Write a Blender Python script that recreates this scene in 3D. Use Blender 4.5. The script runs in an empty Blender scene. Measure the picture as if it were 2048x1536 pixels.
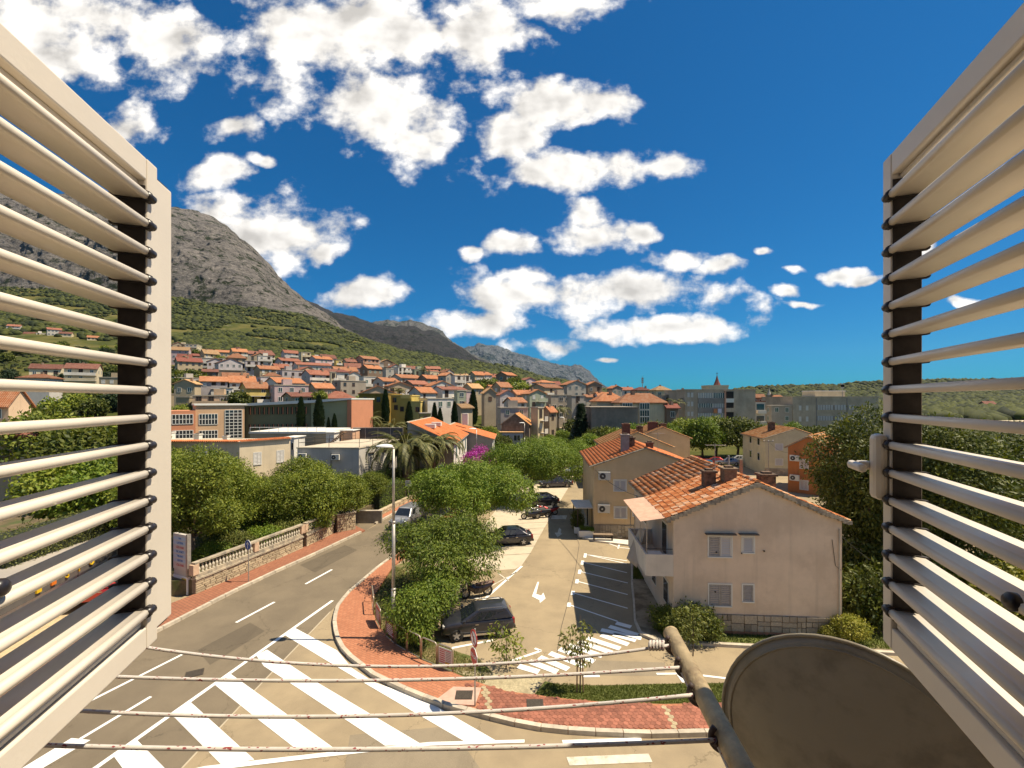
import bpy, bmesh, math, random
import numpy as np
from mathutils import Vector, Matrix, noise as mnoise
R = math.radians
random.seed(7)
rng = np.random.default_rng(11)
SC = bpy.context.scene
COL = SC.collection
F, H, CX, HY = 900.0, 11.0, 1024.0, 800.0     # focal length in photo pixels, eye height, optical centre, horizon row

# ------------------------------------------------------------------ camera
cam = bpy.data.objects.new('camera', bpy.data.cameras.new('camera'))
COL.objects.link(cam); SC.camera = cam
cam.location = (0, 0, H); cam.rotation_euler = (R(90), 0, 0)
cam.data.sensor_width = 36; cam.data.lens = 36 * F / 2048
cam.data.shift_y = (HY - 768) / 2048
cam.data.clip_start = 0.05; cam.data.clip_end = 40000
# ------------------------------------------------------------------ colour management, render
SC.view_settings.view_transform = 'Standard'; SC.view_settings.look = 'None'
SC.view_settings.gamma = 1; SC.view_settings.use_curve_mapping = False
SC.view_settings.exposure = 0.78
SC.render.engine = 'CYCLES'
SC.cycles.use_denoising = True
SC.cycles.max_bounces = 6; SC.cycles.diffuse_bounces = 3; SC.cycles.glossy_bounces = 3
SC.cycles.transmission_bounces = 4; SC.cycles.transparent_max_bounces = 6
SC.cycles.sample_clamp_indirect = 6
# ------------------------------------------------------------------ sun
SUN_EL, SUN_AZ = 61.0, -1.0                    # azimuth from +X towards +Y
sd = Vector((math.cos(R(SUN_EL)) * math.cos(R(SUN_AZ)), math.cos(R(SUN_EL)) * math.sin(R(SUN_AZ)), math.sin(R(SUN_EL))))
sun = bpy.data.objects.new('sun', bpy.data.lights.new('sun', 'SUN')); COL.objects.link(sun)
sun.data.energy = 4.5; sun.data.angle = R(0.5); sun.data.color = (1.0, 0.88, 0.68)
sun.rotation_euler = (-sd).to_track_quat('-Z', 'Y').to_euler()
sun.location = (40, 0, 60)

# ------------------------------------------------------------------ node helpers
class NT:
    def __init__(s, nt): s.nt = nt
    def n(s, t, ins=None, **kw):
        nd = s.nt.nodes.new(t)
        for k, v in kw.items(): setattr(nd, k, v)
        if ins:
            for k, v in (ins.items() if isinstance(ins, dict) else enumerate(ins)):
                if v is None: continue
                if isinstance(v, bpy.types.NodeSocket): s.nt.links.new(v, nd.inputs[k])
                else: nd.inputs[k].default_value = v
        return nd
    def m(s, op, a, b=None, c=None, clamp=False):
        return s.n('ShaderNodeMath', [a, b, c], operation=op, use_clamp=clamp).outputs[0]
    def v(s, op, a, b=None, out=0):
        return s.n('ShaderNodeVectorMath', [a, b], operation=op).outputs[out]
    def noise(s, vec, scale, detail=4, rough=.55, dist=0, out=0, dim='3D'):
        return s.n('ShaderNodeTexNoise', {'Vector': vec, 'Scale': scale, 'Detail': detail, 'Roughness': rough, 'Distortion': dist}, noise_dimensions=dim).outputs[out]
    def ramp(s, fac, stops, interp='LINEAR'):
        nd = s.n('ShaderNodeValToRGB', [fac]); cr = nd.color_ramp; cr.interpolation = interp
        while len(cr.elements) < len(stops): cr.elements.new(.5)
        for e, (p, c) in zip(cr.elements, stops):
            e.position = p; e.color = (c, c, c, 1) if isinstance(c, (int, float)) else (*c, 1)
        return nd.outputs[0]
    def mix(s, fac, a, b, blend='MIX'):
        nd = s.n('ShaderNodeMix', data_type='RGBA', blend_type=blend)
        for k, v in ((0, fac), (6, a), (7, b)):
            if isinstance(v, bpy.types.NodeSocket): s.nt.links.new(v, nd.inputs[k])
            else: nd.inputs[k].default_value = v if k == 0 else (*v, 1)[:4]
        return nd.outputs[2]
    def ss(s, x, lo, hi):
        return s.n('ShaderNodeMapRange', {'Value': x, 'From Min': lo, 'From Max': hi}, interpolation_type='SMOOTHSTEP').outputs[0]
    def link(s, a, b): s.nt.links.new(a, b)

# ------------------------------------------------------------------ world: clear blue summer sky with cumulus
world = bpy.data.worlds.new('World'); SC.world = world; world.use_nodes = True
world.cycles.sampling_method = 'NONE'
wt = world.node_tree; wt.nodes.clear(); W = NT(wt)
sky = W.n('ShaderNodeTexSky', sky_type='NISHITA', sun_disc=False, sun_elevation=R(SUN_EL), sun_rotation=R(90 - SUN_AZ))
sky.altitude = 0; sky.air_density = 1.0; sky.dust_density = 0.1; sky.ozone_density = 3.0
gam = W.n('ShaderNodeGamma', {'Color': sky.outputs[0], 'Gamma': 0.85})
hsv = W.n('ShaderNodeHueSaturation', {'Hue': .499, 'Saturation': 1.1, 'Value': 1.0, 'Color': gam.outputs[0]})
skyc = W.mix(1.0, hsv.outputs[0], (0.03, 0.385, 0.65), 'MULTIPLY')
tc = W.n('ShaderNodeTexCoord').outputs['Generated']
dn = W.v('NORMALIZE', tc)
sx = W.n('ShaderNodeSeparateXYZ', [dn]).outputs
yy = W.m('MAXIMUM', sx[1], 0.12)
u = W.m('DIVIDE', sx[0], yy); v = W.m('DIVIDE', sx[2], yy)
uv = W.n('ShaderNodeCombineXYZ', [u, v, 0.0]).outputs[0]
wn = W.noise(uv, 5.5, 3, .6, out=1, dim='2D')
warp = W.v('MULTIPLY', W.v('SUBTRACT', wn, (.5, .5, .5)), (.085, .06, 0))
uvw = W.v('ADD', uv, warp)
CL = [(60, 60, 330, 120), (330, 90, 120, 90), (240, 250, 90, 45), (620, 90, 170, 110), (760, 60, 230, 90), (950, 60, 140, 70), (1120, 15, 120, 40),
      (780, 215, 190, 85), (840, 300, 95, 55), (890, 280, 50, 25), (1100, 205, 175, 55), (1010, 260, 85, 60), (1160, 335, 165, 48), (1330, 335, 85, 28),
      (440, 345, 75, 30), (530, 318, 45, 16), (460, 260, 55, 28), (520, 475, 175, 78), (430, 430, 95, 40), (640, 505, 60, 35), (740, 592, 105, 34),
      (1020, 490, 58, 28), (950, 505, 30, 14), (1180, 472, 105, 35), (1170, 430, 60, 34), (1290, 465, 32, 20), (1060, 592, 190, 48), (1240, 592, 265, 48),
      (1050, 555, 65, 30), (960, 648, 135, 32), (1090, 690, 85, 25), (1340, 660, 165, 26), (1370, 520, 52, 24), (1455, 532, 64, 20), (1600, 537, 28, 12),
      (1575, 578, 36, 13), (1605, 605, 40, 9), (1690, 550, 52, 17), (1730, 565, 38, 12), (1525, 502, 22, 10), (1212, 720, 28, 7), (1830, 495, 40, 18), (1910, 600, 40, 10)]
dens = None
for (px, py, rx, ry) in CL:
    kx, ky = F / (rx * 1.05), F / (ry * 1.08)
    l = W.v('LENGTH', W.n('ShaderNodeVectorMath', [uvw, (kx, ky, 0), (-kx * (px - CX) / F, -ky * (HY - py) / F, 0)], operation='MULTIPLY_ADD').outputs[0], out=1)
    dens = l if dens is None else W.m('MINIMUM', dens, l)
dens = W.m('SUBTRACT', 1.0, dens)
nv = W.v('MULTIPLY', uv, (1, 1.35, 1))
fb1 = W.noise(nv, 8.5, 8, .57, dim='2D')
dens = W.m('ADD', W.m('MULTIPLY', dens, 1.3), W.m('MULTIPLY', W.m('SUBTRACT', fb1, .515), 2.9))
gen = W.m('MULTIPLY', W.m('SUBTRACT', W.noise(dn, 3.2, 4, .6), .51), 3.2)
out_f = W.m('MAXIMUM', W.ss(W.m('ABSOLUTE', u), 1.22, 1.5), W.m('MAXIMUM', W.ss(v, .95, 1.2), W.m('SUBTRACT', 1.0, W.ss(sx[1], .15, .3))))
dens = W.m('ADD', W.m('MULTIPLY', dens, W.m('SUBTRACT', 1.0, out_f)), W.m('MULTIPLY', gen, out_f))
alpha = W.m('MULTIPLY', W.ss(dens, -.08, .72), W.ss(sx[2], .015, .05))
fb2 = W.noise(W.v('ADD', nv, (.022, .045, 0)), 8.0, 3, .5, dim='2D')
lit = W.m('ADD', W.m('MULTIPLY', W.m('SUBTRACT', fb1, fb2), 2.6), .62, clamp=True)
lit = W.m('SUBTRACT', lit, W.m('MULTIPLY', W.ss(dens, .7, 1.6), .3), clamp=True)
ccol = W.mix(lit, (3.7, 3.5, 3.25), (7.4, 7.1, 6.65))
wcol = W.mix(alpha, skyc, ccol)
bg = W.n('ShaderNodeBackground', {'Color': wcol, 'Strength': 0.105})
W.link(bg.outputs[0], W.n('ShaderNodeOutputWorld').inputs[0])

# ------------------------------------------------------------------ picture-to-place helpers
def A(px, py, Y): return Vector(((px - CX) / F * Y, Y, H - (py - HY) / F * Y))
def G(px, py, z=0.0):
    Y = (H - z) * F / (py - HY)
    return Vector(((px - CX) / F * Y, Y, z))

# ------------------------------------------------------------------ mesh helpers
class MB:
    def __init__(s): s.v = []; s.f = []; s.m = []; s.cur = 0
    def add(s, vs, fs):
        o = len(s.v); s.v.extend([tuple(p) for p in vs])
        for f in fs: s.f.append(tuple(i + o for i in f)); s.m.append(s.cur)
        return s
    def mat(s, i): s.cur = i; return s
    def box(s, x0, x1, y0, y1, z0, z1, M=None):
        vs = [Vector((x, y, z)) for z in (z0, z1) for y in (y0, y1) for x in (x0, x1)]
        if M is not None: vs = [M @ p for p in vs]
        return s.add(vs, [(0, 2, 3, 1), (4, 5, 7, 6), (0, 1, 5, 4), (2, 6, 7, 3), (0, 4, 6, 2), (1, 3, 7, 5)])
    def quad(s, a, b, c, d): return s.add([a, b, c, d], [(0, 1, 2, 3)])
    def prism(s, poly, z0, z1, M=None, cap=True):
        n = len(poly)
        ar = sum(poly[i][0] * poly[(i + 1) % n][1] - poly[(i + 1) % n][0] * poly[i][1] for i in range(n))
        if ar < 0: poly = poly[::-1]
        vs = [Vector((p[0], p[1], z0)) for p in poly] + [Vector((p[0], p[1], z1)) for p in poly]
        if M is not None: vs = [M @ p for p in vs]
        fs = [(i, (i + 1) % n, n + (i + 1) % n, n + i) for i in range(n)]
        if cap: fs += [tuple(range(n, 2 * n)), tuple(range(n - 1, -1, -1))]
        return s.add(vs, fs)
    def tube(s, pts, r, n=8, cap=True, rb=None):
        pts = [Vector(p) for p in pts]; k = len(pts)
        rs = r if isinstance(r, (list, tuple)) else [r] * k
        vs = []; prev = None
        for i, p in enumerate(pts):
            t = (pts[min(i + 1, k - 1)] - pts[max(i - 1, 0)]).normalized()
            a = prev - t * prev.dot(t) if prev is not None and (prev - t * prev.dot(t)).length > 1e-4 else t.orthogonal()
            a.normalize(); prev = a; b = t.cross(a)
            for j in range(n):
                an = 2 * math.pi * j / n
                vs.append(p + (a * math.cos(an) + b * math.sin(an)) * rs[i])
        fs = [(i * n + j, i * n + (j + 1) % n, (i + 1) * n + (j + 1) % n, (i + 1) * n + j) for i in range(k - 1) for j in range(n)]
        if cap: fs += [tuple(range(n - 1, -1, -1)), tuple(range((k - 1) * n, k * n))]
        return s.add(vs, fs)
    def lathe(s, prof, n=12, M=None, axis='z', cap=True):
        k = len(prof); vs = []
        for (r, z) in prof:
            for j in range(n):
                an = 2 * math.pi * j / n
                p = Vector((r * math.cos(an), r * math.sin(an), z))
                if axis == 'y': p = Vector((p.x, p.z, p.y))
                if axis == 'x': p = Vector((p.z, p.x, p.y))
                vs.append(M @ p if M is not None else p)
        fs = [(i * n + j, i * n + (j + 1) % n, (i + 1) * n + (j + 1) % n, (i + 1) * n + j) for i in range(k - 1) for j in range(n)]
        if cap: fs += [tuple(range(n - 1, -1, -1)), tuple(range((k - 1) * n, k * n))]
        return s.add(vs, fs)
    def mesh(s, name, mats, smooth=False):
        me = bpy.data.meshes.new(name); me.from_pydata([tuple(p) for p in s.v], [], s.f)
        for m in (mats if isinstance(mats, (list, tuple)) else [mats]): me.materials.append(m)
        if any(s.m): me.polygons.foreach_set('material_index', s.m)
        if smooth: me.polygons.foreach_set('use_smooth', [True] * len(me.polygons))
        me.update(); return me
    def obj(s, name, mats, parent=None, loc=None, rz=0, smooth=False):
        return link(name, s.mesh(name, mats, smooth), parent, loc, rz)

def link(name, data, parent=None, loc=None, rz=0):
    o = bpy.data.objects.new(name, data); COL.objects.link(o)
    if parent is not None: o.parent = parent
    if loc is not None: o.location = loc
    if rz: o.rotation_euler = (0, 0, rz)
    return o
def tag(o, label, cat, group=None):
    o['label'] = label; o['category'] = cat
    if group: o['group'] = group
    return o
def thing(name, label, cat, loc=(0, 0, 0), rz=0, group=None):
    return tag(link(name, None, None, loc, rz), label, cat, group)
def struct(o, kind='structure'): o['kind'] = kind; return o
def bevel(o, w, seg=2):
    b = o.modifiers.new('bevel', 'BEVEL'); b.width = w; b.segments = seg; b.limit_method = 'ANGLE'; b.angle_limit = R(35); return o
def dup(root, loc, rz=0, label=None, group=None, scale=None):
    r = root.copy(); COL.objects.link(r); r.location = loc; r.rotation_euler = (0, 0, rz)
    if scale is not None: r.scale = (scale,) * 3 if isinstance(scale, (int, float)) else scale
    if label: r['label'] = label
    if group: r['group'] = group
    for ch in list(root.children):
        c = ch.copy(); COL.objects.link(c); c.parent = r
        for g in ch.children:
            d = g.copy(); COL.objects.link(d); d.parent = c
    return r

# ------------------------------------------------------------------ materials
MT = {}
def mat(name, col, rough=.8, var=.12, scale=4, bump=0, bscale=60, col2=None, c2scale=1.2, c2lo=.45, c2hi=.65, spec=.4, metal=0, coat=0, rand=0, streak=0, coord='Object', island=0):
    if name in MT: return MT[name]
    m = bpy.data.materials.new(name); m.use_nodes = True; nt = m.node_tree; nt.nodes.clear(); T = NT(nt)
    tcn = T.n('ShaderNodeTexCoord'); P = tcn.outputs[coord] if coord != 'World' else T.n('ShaderNodeNewGeometry').outputs['Position']
    c = None
    f = T.noise(P, scale, 5, .6)
    lo = tuple(max(0, x * (1 - var)) for x in col); hi = tuple(min(1, x * (1 + var)) for x in col)
    c = T.mix(T.ss(f, .3, .7), lo, hi)
    if col2 is not None:
        c = T.mix(T.ss(T.noise(P, c2scale, 6, .65), c2lo, c2hi), c, col2)
    if streak:
        sv = T.v('MULTIPLY', P, (2.2, 2.2, .12))
        c = T.mix(T.m('MULTIPLY', T.ss(T.noise(sv, 1.6, 5, .6), .5, .8), streak), c, tuple(x * .45 for x in col))
    if rand:
        r_ = T.n('ShaderNodeObjectInfo').outputs['Random']
        c = T.mix(1.0, c, T.ramp(r_, [(0, 1 - rand), (1, 1.0 + rand * .6)]), 'MULTIPLY')
    if island:
        r_ = T.n('ShaderNodeNewGeometry').outputs['Random Per Island']
        c = T.mix(1.0, c, T.ramp(r_, [(0, 1 - island), (1, 1.0 + island * .6)]), 'MULTIPLY')
    b = T.n('ShaderNodeBsdfPrincipled', {'Base Color': c, 'Roughness': rough, 'Specular IOR Level': spec, 'Metallic': metal, 'Coat Weight': coat})
    if bump:
        bn = T.n('ShaderNodeBump', {'Strength': min(1, bump), 'Distance': .02, 'Height': T.noise(P, bscale, 5, .6)})
        T.link(bn.outputs[0], b.inputs['Normal'])
    T.link(b.outputs[0], T.n('ShaderNodeOutputMaterial').inputs[0])
    MT[name] = m; return m
def leafmat(name, col, col2, trans=.26, rough=.55):
    if name in MT: return MT[name]
    m = bpy.data.materials.new(name); m.use_nodes = True; nt = m.node_tree; nt.nodes.clear(); T = NT(nt)
    g = T.n('ShaderNodeNewGeometry')
    f = T.m('ADD', T.m('MULTIPLY', g.outputs['Random Per Island'], .55), T.m('MULTIPLY', T.noise(T.n('ShaderNodeTexCoord').outputs['Object'], .9, 3), .6))
    c = T.mix(T.ss(f, .2, .95), col, col2)
    r_ = T.n('ShaderNodeObjectInfo').outputs['Random']
    c = T.mix(1.0, c, T.ramp(r_, [(0, .8), (1, 1.15)]), 'MULTIPLY')
    d = T.n('ShaderNodeBsdfPrincipled', {'Base Color': c, 'Roughness': rough, 'Specular IOR Level': .3})
    t = T.n('ShaderNodeBsdfTranslucent', {'Color': T.mix(1.0, c, (1.1, 1.15, .5), 'MULTIPLY')})
    mx = T.n('ShaderNodeMixShader', [trans, d.outputs[0], t.outputs[0]])
    T.link(mx.outputs[0], T.n('ShaderNodeOutputMaterial').inputs[0])
    MT[name] = m; return m
def flat(name, col, rough=.5, metal=0, spec=.5, coat=0, emit=0):
    if name in MT: return MT[name]
    m = bpy.data.materials.new(name); m.use_nodes = True; b = m.node_tree.nodes['Principled BSDF']
    b.inputs['Base Color'].default_value = (*col, 1); b.inputs['Roughness'].default_value = rough
    b.inputs['Metallic'].default_value = metal; b.inputs['Specular IOR Level'].default_value = spec; b.inputs['Coat Weight'].default_value = coat
    MT[name] = m; return m
GLASS = flat('window_glass', (.03, .035, .04), .06, spec=.8)
DARK = flat('dark_opening', (.02, .018, .016), .9)
# ================================================================== TERRAIN
PXC = np.array([-1500, -400, 100, 350, 600, 800, 1000, 1150, 1300, 1500, 1800, 2300, 3600], float)
YR = np.array([1, 100, 140, 200, 270, 350, 500, 600, 700, 1000], float)
EL = np.array([
    [0] * 13,
    [3, 2.5, 2, .5, 0, 0, 0, 0, 0, 0, 0, 0, 0],
    [9, 9, 8, 6.5, 6.5, 5, 3, 1, 0, 0, 0, 0, 0],
    [21, 21, 20, 18, 17, 13, 8, 4, 2, 1, 0, 0, 0],
    [37, 37, 36, 33, 30, 23, 14, 8, 4, 2, 1, 1, 1],
    [55, 55, 52, 46, 42, 31, 20, 12, 6, 3, 3, 3, 3],
    [95, 95, 92, 82, 70, 47, 31, 18, 7, 12, 17, 18, 18],
    [125, 125, 120, 110, 92, 60, 38, 22, 9, 23, 31, 34, 34],
    [160, 160, 155, 145, 118, 76, 50, 30, 8, 15, 18, 18, 18],
    [262, 262, 256, 244, 198, 120, 84, 50, 14, 0, 0, 0, 0]], float)
def elev(px, Y):
    j = np.clip(np.searchsorted(PXC, px) - 1, 0, len(PXC) - 2); i = np.clip(np.searchsorted(YR, Y) - 1, 0, len(YR) - 2)
    a = np.clip((px - PXC[j]) / (PXC[j + 1] - PXC[j]), 0, 1); b = np.clip((Y - YR[i]) / (YR[i + 1] - YR[i]), 0, 1)
    return (EL[i, j] * (1 - a) + EL[i, j + 1] * a) * (1 - b) + (EL[i + 1, j] * (1 - a) + EL[i + 1, j + 1] * a) * b
def ground_z(X, Y): return float(elev(np.array(X / Y * F + CX), np.array(float(Y))))
def vnoise(x, y, seed=0):
    xi = np.floor(x).astype(np.int64); yi = np.floor(y).astype(np.int64); xf = x - xi; yf = y - yi
    def h(a, b):
        n = (a * 374761393 + b * 668265263 + seed * 974711) & 0xffffffff
        n = ((n ^ (n >> 13)) * 1274126177) & 0xffffffff
        return ((n ^ (n >> 16)) & 0xffff) / 65535.0
    s = xf * xf * (3 - 2 * xf); t = yf * yf * (3 - 2 * yf)
    return (h(xi, yi) * (1 - s) + h(xi + 1, yi) * s) * (1 - t) + (h(xi, yi + 1) * (1 - s) + h(xi + 1, yi + 1) * s) * t
def fbm(x, y, o=5, seed=0, ridge=False):
    r = np.zeros_like(x, dtype=float); a = .5; s = 0
    for k in range(o):
        n = vnoise(x * 2 ** k, y * 2 ** k, seed + k)
        if ridge: n = 1 - np.abs(2 * n - 1)
        r += n * a; s += a; a *= .52
    return r / s
def gridmesh(name, X, Y, Z, mats, smooth=True):
    n, m = X.shape
    co = np.stack([X, Y, Z], -1).reshape(-1, 3)
    i = np.arange(n * m).reshape(n, m)
    q = np.stack([i[:-1, :-1], i[:-1, 1:], i[1:, 1:], i[1:, :-1]], -1).reshape(-1, 4)
    return npmesh(name, co, q, mats, smooth)
def npmesh(name, co, q, mats, smooth=False):
    me = bpy.data.meshes.new(name); k = q.shape[1]
    me.vertices.add(len(co)); me.vertices.foreach_set('co', np.ascontiguousarray(co, dtype=np.float32).ravel())
    me.loops.add(q.size); me.loops.foreach_set('vertex_index', np.ascontiguousarray(q, dtype=np.int32).ravel())
    me.polygons.add(len(q)); me.polygons.foreach_set('loop_start', np.arange(0, q.size, k, dtype=np.int32))
    me.polygons.foreach_set('loop_total', np.full(len(q), k, dtype=np.int32))
    if smooth: me.polygons.foreach_set('use_smooth', np.ones(len(q), dtype=bool))
    for m in (mats if isinstance(mats, (list, tuple)) else [mats]): me.materials.append(m)
    me.update(calc_edges=True); return me

def hillmat():
    m = bpy.data.materials.new('hill_ground'); m.use_nodes = True; nt = m.node_tree; nt.nodes.clear(); T = NT(nt)
    P = T.n('ShaderNodeNewGeometry').outputs['Position']
    c = T.mix(T.ss(T.noise(P, .02, 6, .65), .4, .62), (.05, .06, .012), (.12, .105, .03))
    c = T.mix(T.ss(T.noise(P, .09, 6, .7), .55, .72), c, (.19, .165, .10))
    b = T.n('ShaderNodeBsdfPrincipled', {'Base Color': c, 'Roughness': .95, 'Specular IOR Level': .1})
    T.link(b.outputs[0], T.n('ShaderNodeOutputMaterial').inputs[0]); return m
HILL = hillmat()
ys = np.concatenate([np.linspace(62, 150, 24), np.linspace(155, 400, 40), np.linspace(410, 1000, 50)])
pxs = np.linspace(-1500, 3600, 150)
PXg, Yg = np.meshgrid(pxs, ys)
Zg = elev(PXg, Yg)
Xg = (PXg - CX) / F * Yg
Zg = Zg + np.where(Yg > 330, (fbm(Xg * .012, Yg * .012, 5, 3) - .5) * np.clip((Yg - 330) / 30, 0, 26), 0) - .06
struct(link('hillside', gridmesh('hillside', Xg, Yg, Zg, HILL)))
mb = MB(); mb.quad((-9000, -60, -.12), (9000, -60, -.12), (9000, 16000, -.12), (-9000, 16000, -.12))
struct(mb.obj('ground', mat('ground_soil', (.21, .17, .1), .95, .25, .3, coord='World')))

def rockmat(name, a, b, dk, shr, sc):
    m = bpy.data.materials.new(name); m.use_nodes = True; nt = m.node_tree; nt.nodes.clear(); T = NT(nt)
    P = T.n('ShaderNodeNewGeometry').outputs['Position']
    st = T.v('MULTIPLY', P, (1, 1, 2.2))
    c = T.mix(T.ss(T.noise(st, .012 * sc, 8, .68, .6), .38, .62), a, b)
    c = T.mix(T.ss(T.noise(st, .05 * sc, 8, .7), .5, .68), c, dk)
    c = T.mix(T.ss(T.noise(P, .016 * sc, 9, .72), .55, .63), c, shr)
    gul_shade = T.noise(T.v('MULTIPLY', P, (1.6, 1.0, .5)), .035 * sc, 10, .78, .4)
    c = T.mix(T.ss(gul_shade, .46, .36), c, tuple(x * .55 for x in dk))  # crevice shade of the gullies put into the rock colour
    c = T.mix(T.m('MULTIPLY', T.ss(T.noise(P, .14 * sc, 6, .8), .52, .66), .8), c, tuple(min(1, x * 1.75) for x in a))
    c = T.mix(T.ss(T.noise(T.v('ADD', P, (77, 31, 5)), .022 * sc, 10, .78), .53, .58), c, shr)
    bn = T.n('ShaderNodeBump', {'Strength': 1.0, 'Distance': 26 / sc, 'Height': T.noise(st, .04 * sc, 9, .75)})
    d = T.n('ShaderNodeBsdfPrincipled', {'Base Color': c, 'Roughness': .95, 'Specular IOR Level': .1, 'Normal': bn.outputs[0]})
    T.link(d.outputs[0], T.n('ShaderNodeOutputMaterial').inputs[0]); return m
def mountain(name, sky_px, base_px, Yb, Yr, mt, seed, amp, nx=420, ny=130, pw=.8, back=1.6):
    sx_, sy_ = np.array(sky_px, float).T; bx_, by_ = np.array(base_px, float).T
    px = np.linspace(sx_[0], sx_[-1], nx)
    ysk = np.interp(px, sx_, sy_); yb = np.interp(px, bx_, by_)
    zr = H + (HY - ysk) / F * Yr; zb = H + (HY - yb) / F * Yb - 12
    t = np.linspace(0, 1, ny)[:, None]
    Yv = Yb + (Yr - Yb) * t ** 1.15
    Z = zb + (zr - zb) * t ** pw
    PX = np.broadcast_to(px, Z.shape); Yv = np.broadcast_to(Yv, Z.shape).copy()
    X = (PX - CX) / F * Yv
    s = 1.0 / amp
    n = fbm(X * s * .42 + Z * s * .10, Z * s * .20 + Yv * s * .05, 6, seed, True) - .6
    n2 = fbm(X * s * 1.5, Z * s * 1.3, 5, seed + 9, True) - .6
    w = np.sin(np.pi * np.clip(t, 0, 1)) ** .6
    Yv = Yv - (n * amp * 2.2 + n2 * amp * .8) * w
    X = X - (n2 * amp * .5) * w
    Z = Z + (fbm(X * s * .9, Yv * s * .3, 6, seed + 4) - .5) * amp * .8 * np.clip(t * 3, 0, 1)
    tb = np.linspace(.08, 1, 10)[:, None]
    Yk = Yr + (Yr - Yb) * back * tb; Zk = Z[-1] * (1 - tb ** 1.1) - 5
    Xk = np.broadcast_to(X[-1], Zk.shape)
    X = np.vstack([X, Xk]); Yv = np.vstack([Yv, np.broadcast_to(Yk, Zk.shape)]); Z = np.vstack([Z, Zk])
    return struct(link(name, gridmesh(name, X, Yv, Z, mt)))
mountain('mountain', [(-900, 300), (-400, 330), (0, 372), (250, 398), (350, 416), (400, 428), (450, 447), (480, 472), (510, 500), (540, 530), (560, 558), (580, 578), (610, 598), (650, 632), (690, 662), (720, 690)],
         [(-900, 590), (350, 592), (450, 612), (550, 625), (640, 645), (690, 668), (720, 692)], 960, 1500, rockmat('limestone_rock', (.27, .24, .212), (.165, .149, .134), (.066, .061, .058), (.03, .038, .014), 1.3), 5, 50)
mountain('burnt_ridge', [(500, 570), (570, 585), (610, 600), (650, 618), (700, 634), (760, 650), (830, 654), (870, 664), (910, 690), (960, 718), (1010, 742), (1100, 778)],
         [(500, 690), (800, 720), (1000, 752), (1100, 782)], 1500, 2300, rockmat('burnt_slope', (.062, .058, .056), (.044, .043, .043), (.03, .031, .034), (.024, .03, .02), .8), 21, 45)
mountain('limestone_ridge', [(690, 672), (740, 648), (775, 640), (820, 641), (860, 650), (885, 662), (905, 684), (930, 700), (1000, 732)],
         [(690, 720), (1000, 752)], 3000, 3700, rockmat('pale_limestone', (.19, .18, .16), (.13, .125, .115), (.08, .08, .08), (.05, .06, .042), .5), 31, 60)
mountain('far_mountain', [(830, 735), (890, 712), (930, 694), (960, 687), (1000, 694), (1050, 711), (1100, 724), (1130, 729), (1150, 729), (1170, 736), (1190, 756), (1205, 768), (1225, 781)],
         [(830, 780), (1225, 786)], 5200, 6200, rockmat('hazy_far_limestone', (.17, .175, .175), (.1, .108, .115), (.06, .07, .08), (.04, .055, .05), .35), 41, 120)  # bluish tint of distant haze put into the rock colours

# ---- far woods as leafy masses (uncountable): low tufts over the slopes
ICO_V = []; ICO_F = []
bm = bmesh.new(); bmesh.ops.create_icosphere(bm, subdivisions=1, radius=1)
ICO_V = np.array([tuple(x.co) for x in bm.verts]); ICO_F = np.array([[x.index for x in f.verts] for f in bm.faces]); bm.free()
def tufts(name, P, S, mt, squash=.8, jit=.28):
    n = len(P); nv = len(ICO_V)
    j = 1 + (rng.random((n, nv, 1)) - .5) * 2 * jit
    V = ICO_V[None] * j * S[:, None, None] * np.array([1, 1, squash]) + P[:, None]
    Fc = ICO_F[None] + (np.arange(n) * nv)[:, None, None]
    return struct(link(name, npmesh(name, V.reshape(-1, 3), Fc.reshape(-1, 3), mt)), 'stuff')
def scatter(n, px0, px1, Y0, Y1, keep):
    px = rng.uniform(px0, px1, n); Y = np.exp(rng.uniform(np.log(Y0), np.log(Y1), n)); X = (px - CX) / F * Y
    k = keep(px, Y, X); px, Y, X = px[k], Y[k], X[k]
    Z = elev(px, Y) + np.where(Y > 330, (fbm(X * .012, Y * .012, 5, 3) - .5) * np.clip((Y - 330) / 30, 0, 26), 0)
    return X, Y, Z, px
woodm = leafmat('pine_wood', (.008, .015, .002), (.075, .083, .012), .1, .8)
def rowY(px): return np.interp(px, [-400, 100, 350, 420, 600, 720, 800, 900, 1000, 1100, 1200, 1300], [420, 420, 400, 335, 318, 330, 330, 350, 415, 470, 500, 520])
X, Y, Z, px = scatter(46000, -250, 1290, 300, 1010, lambda p, y, x: (y > rowY(p)) & (fbm(x * .02, y * .02, 4, 8) > np.where(p > 760, .30, .42)))
tufts('hillside_woodland', np.stack([X, Y, Z + 1], -1), rng.uniform(1.2, 4.2, len(X)) * np.where(px > 760, 1.2, 1) * (.7 + .9 * fbm(X * .03, Y * .03, 3, 77)), woodm)
X, Y, Z, px = scatter(14000, 1290, 2300, 150, 640, lambda p, y, x: y > np.where(p < 1420, 480, np.where(p < 1760, 230, 150)))
tufts('peninsula_pinewood', np.stack([X, Y, Z + 4], -1), rng.uniform(3, 5.5, len(X)), woodm, .75)
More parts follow.
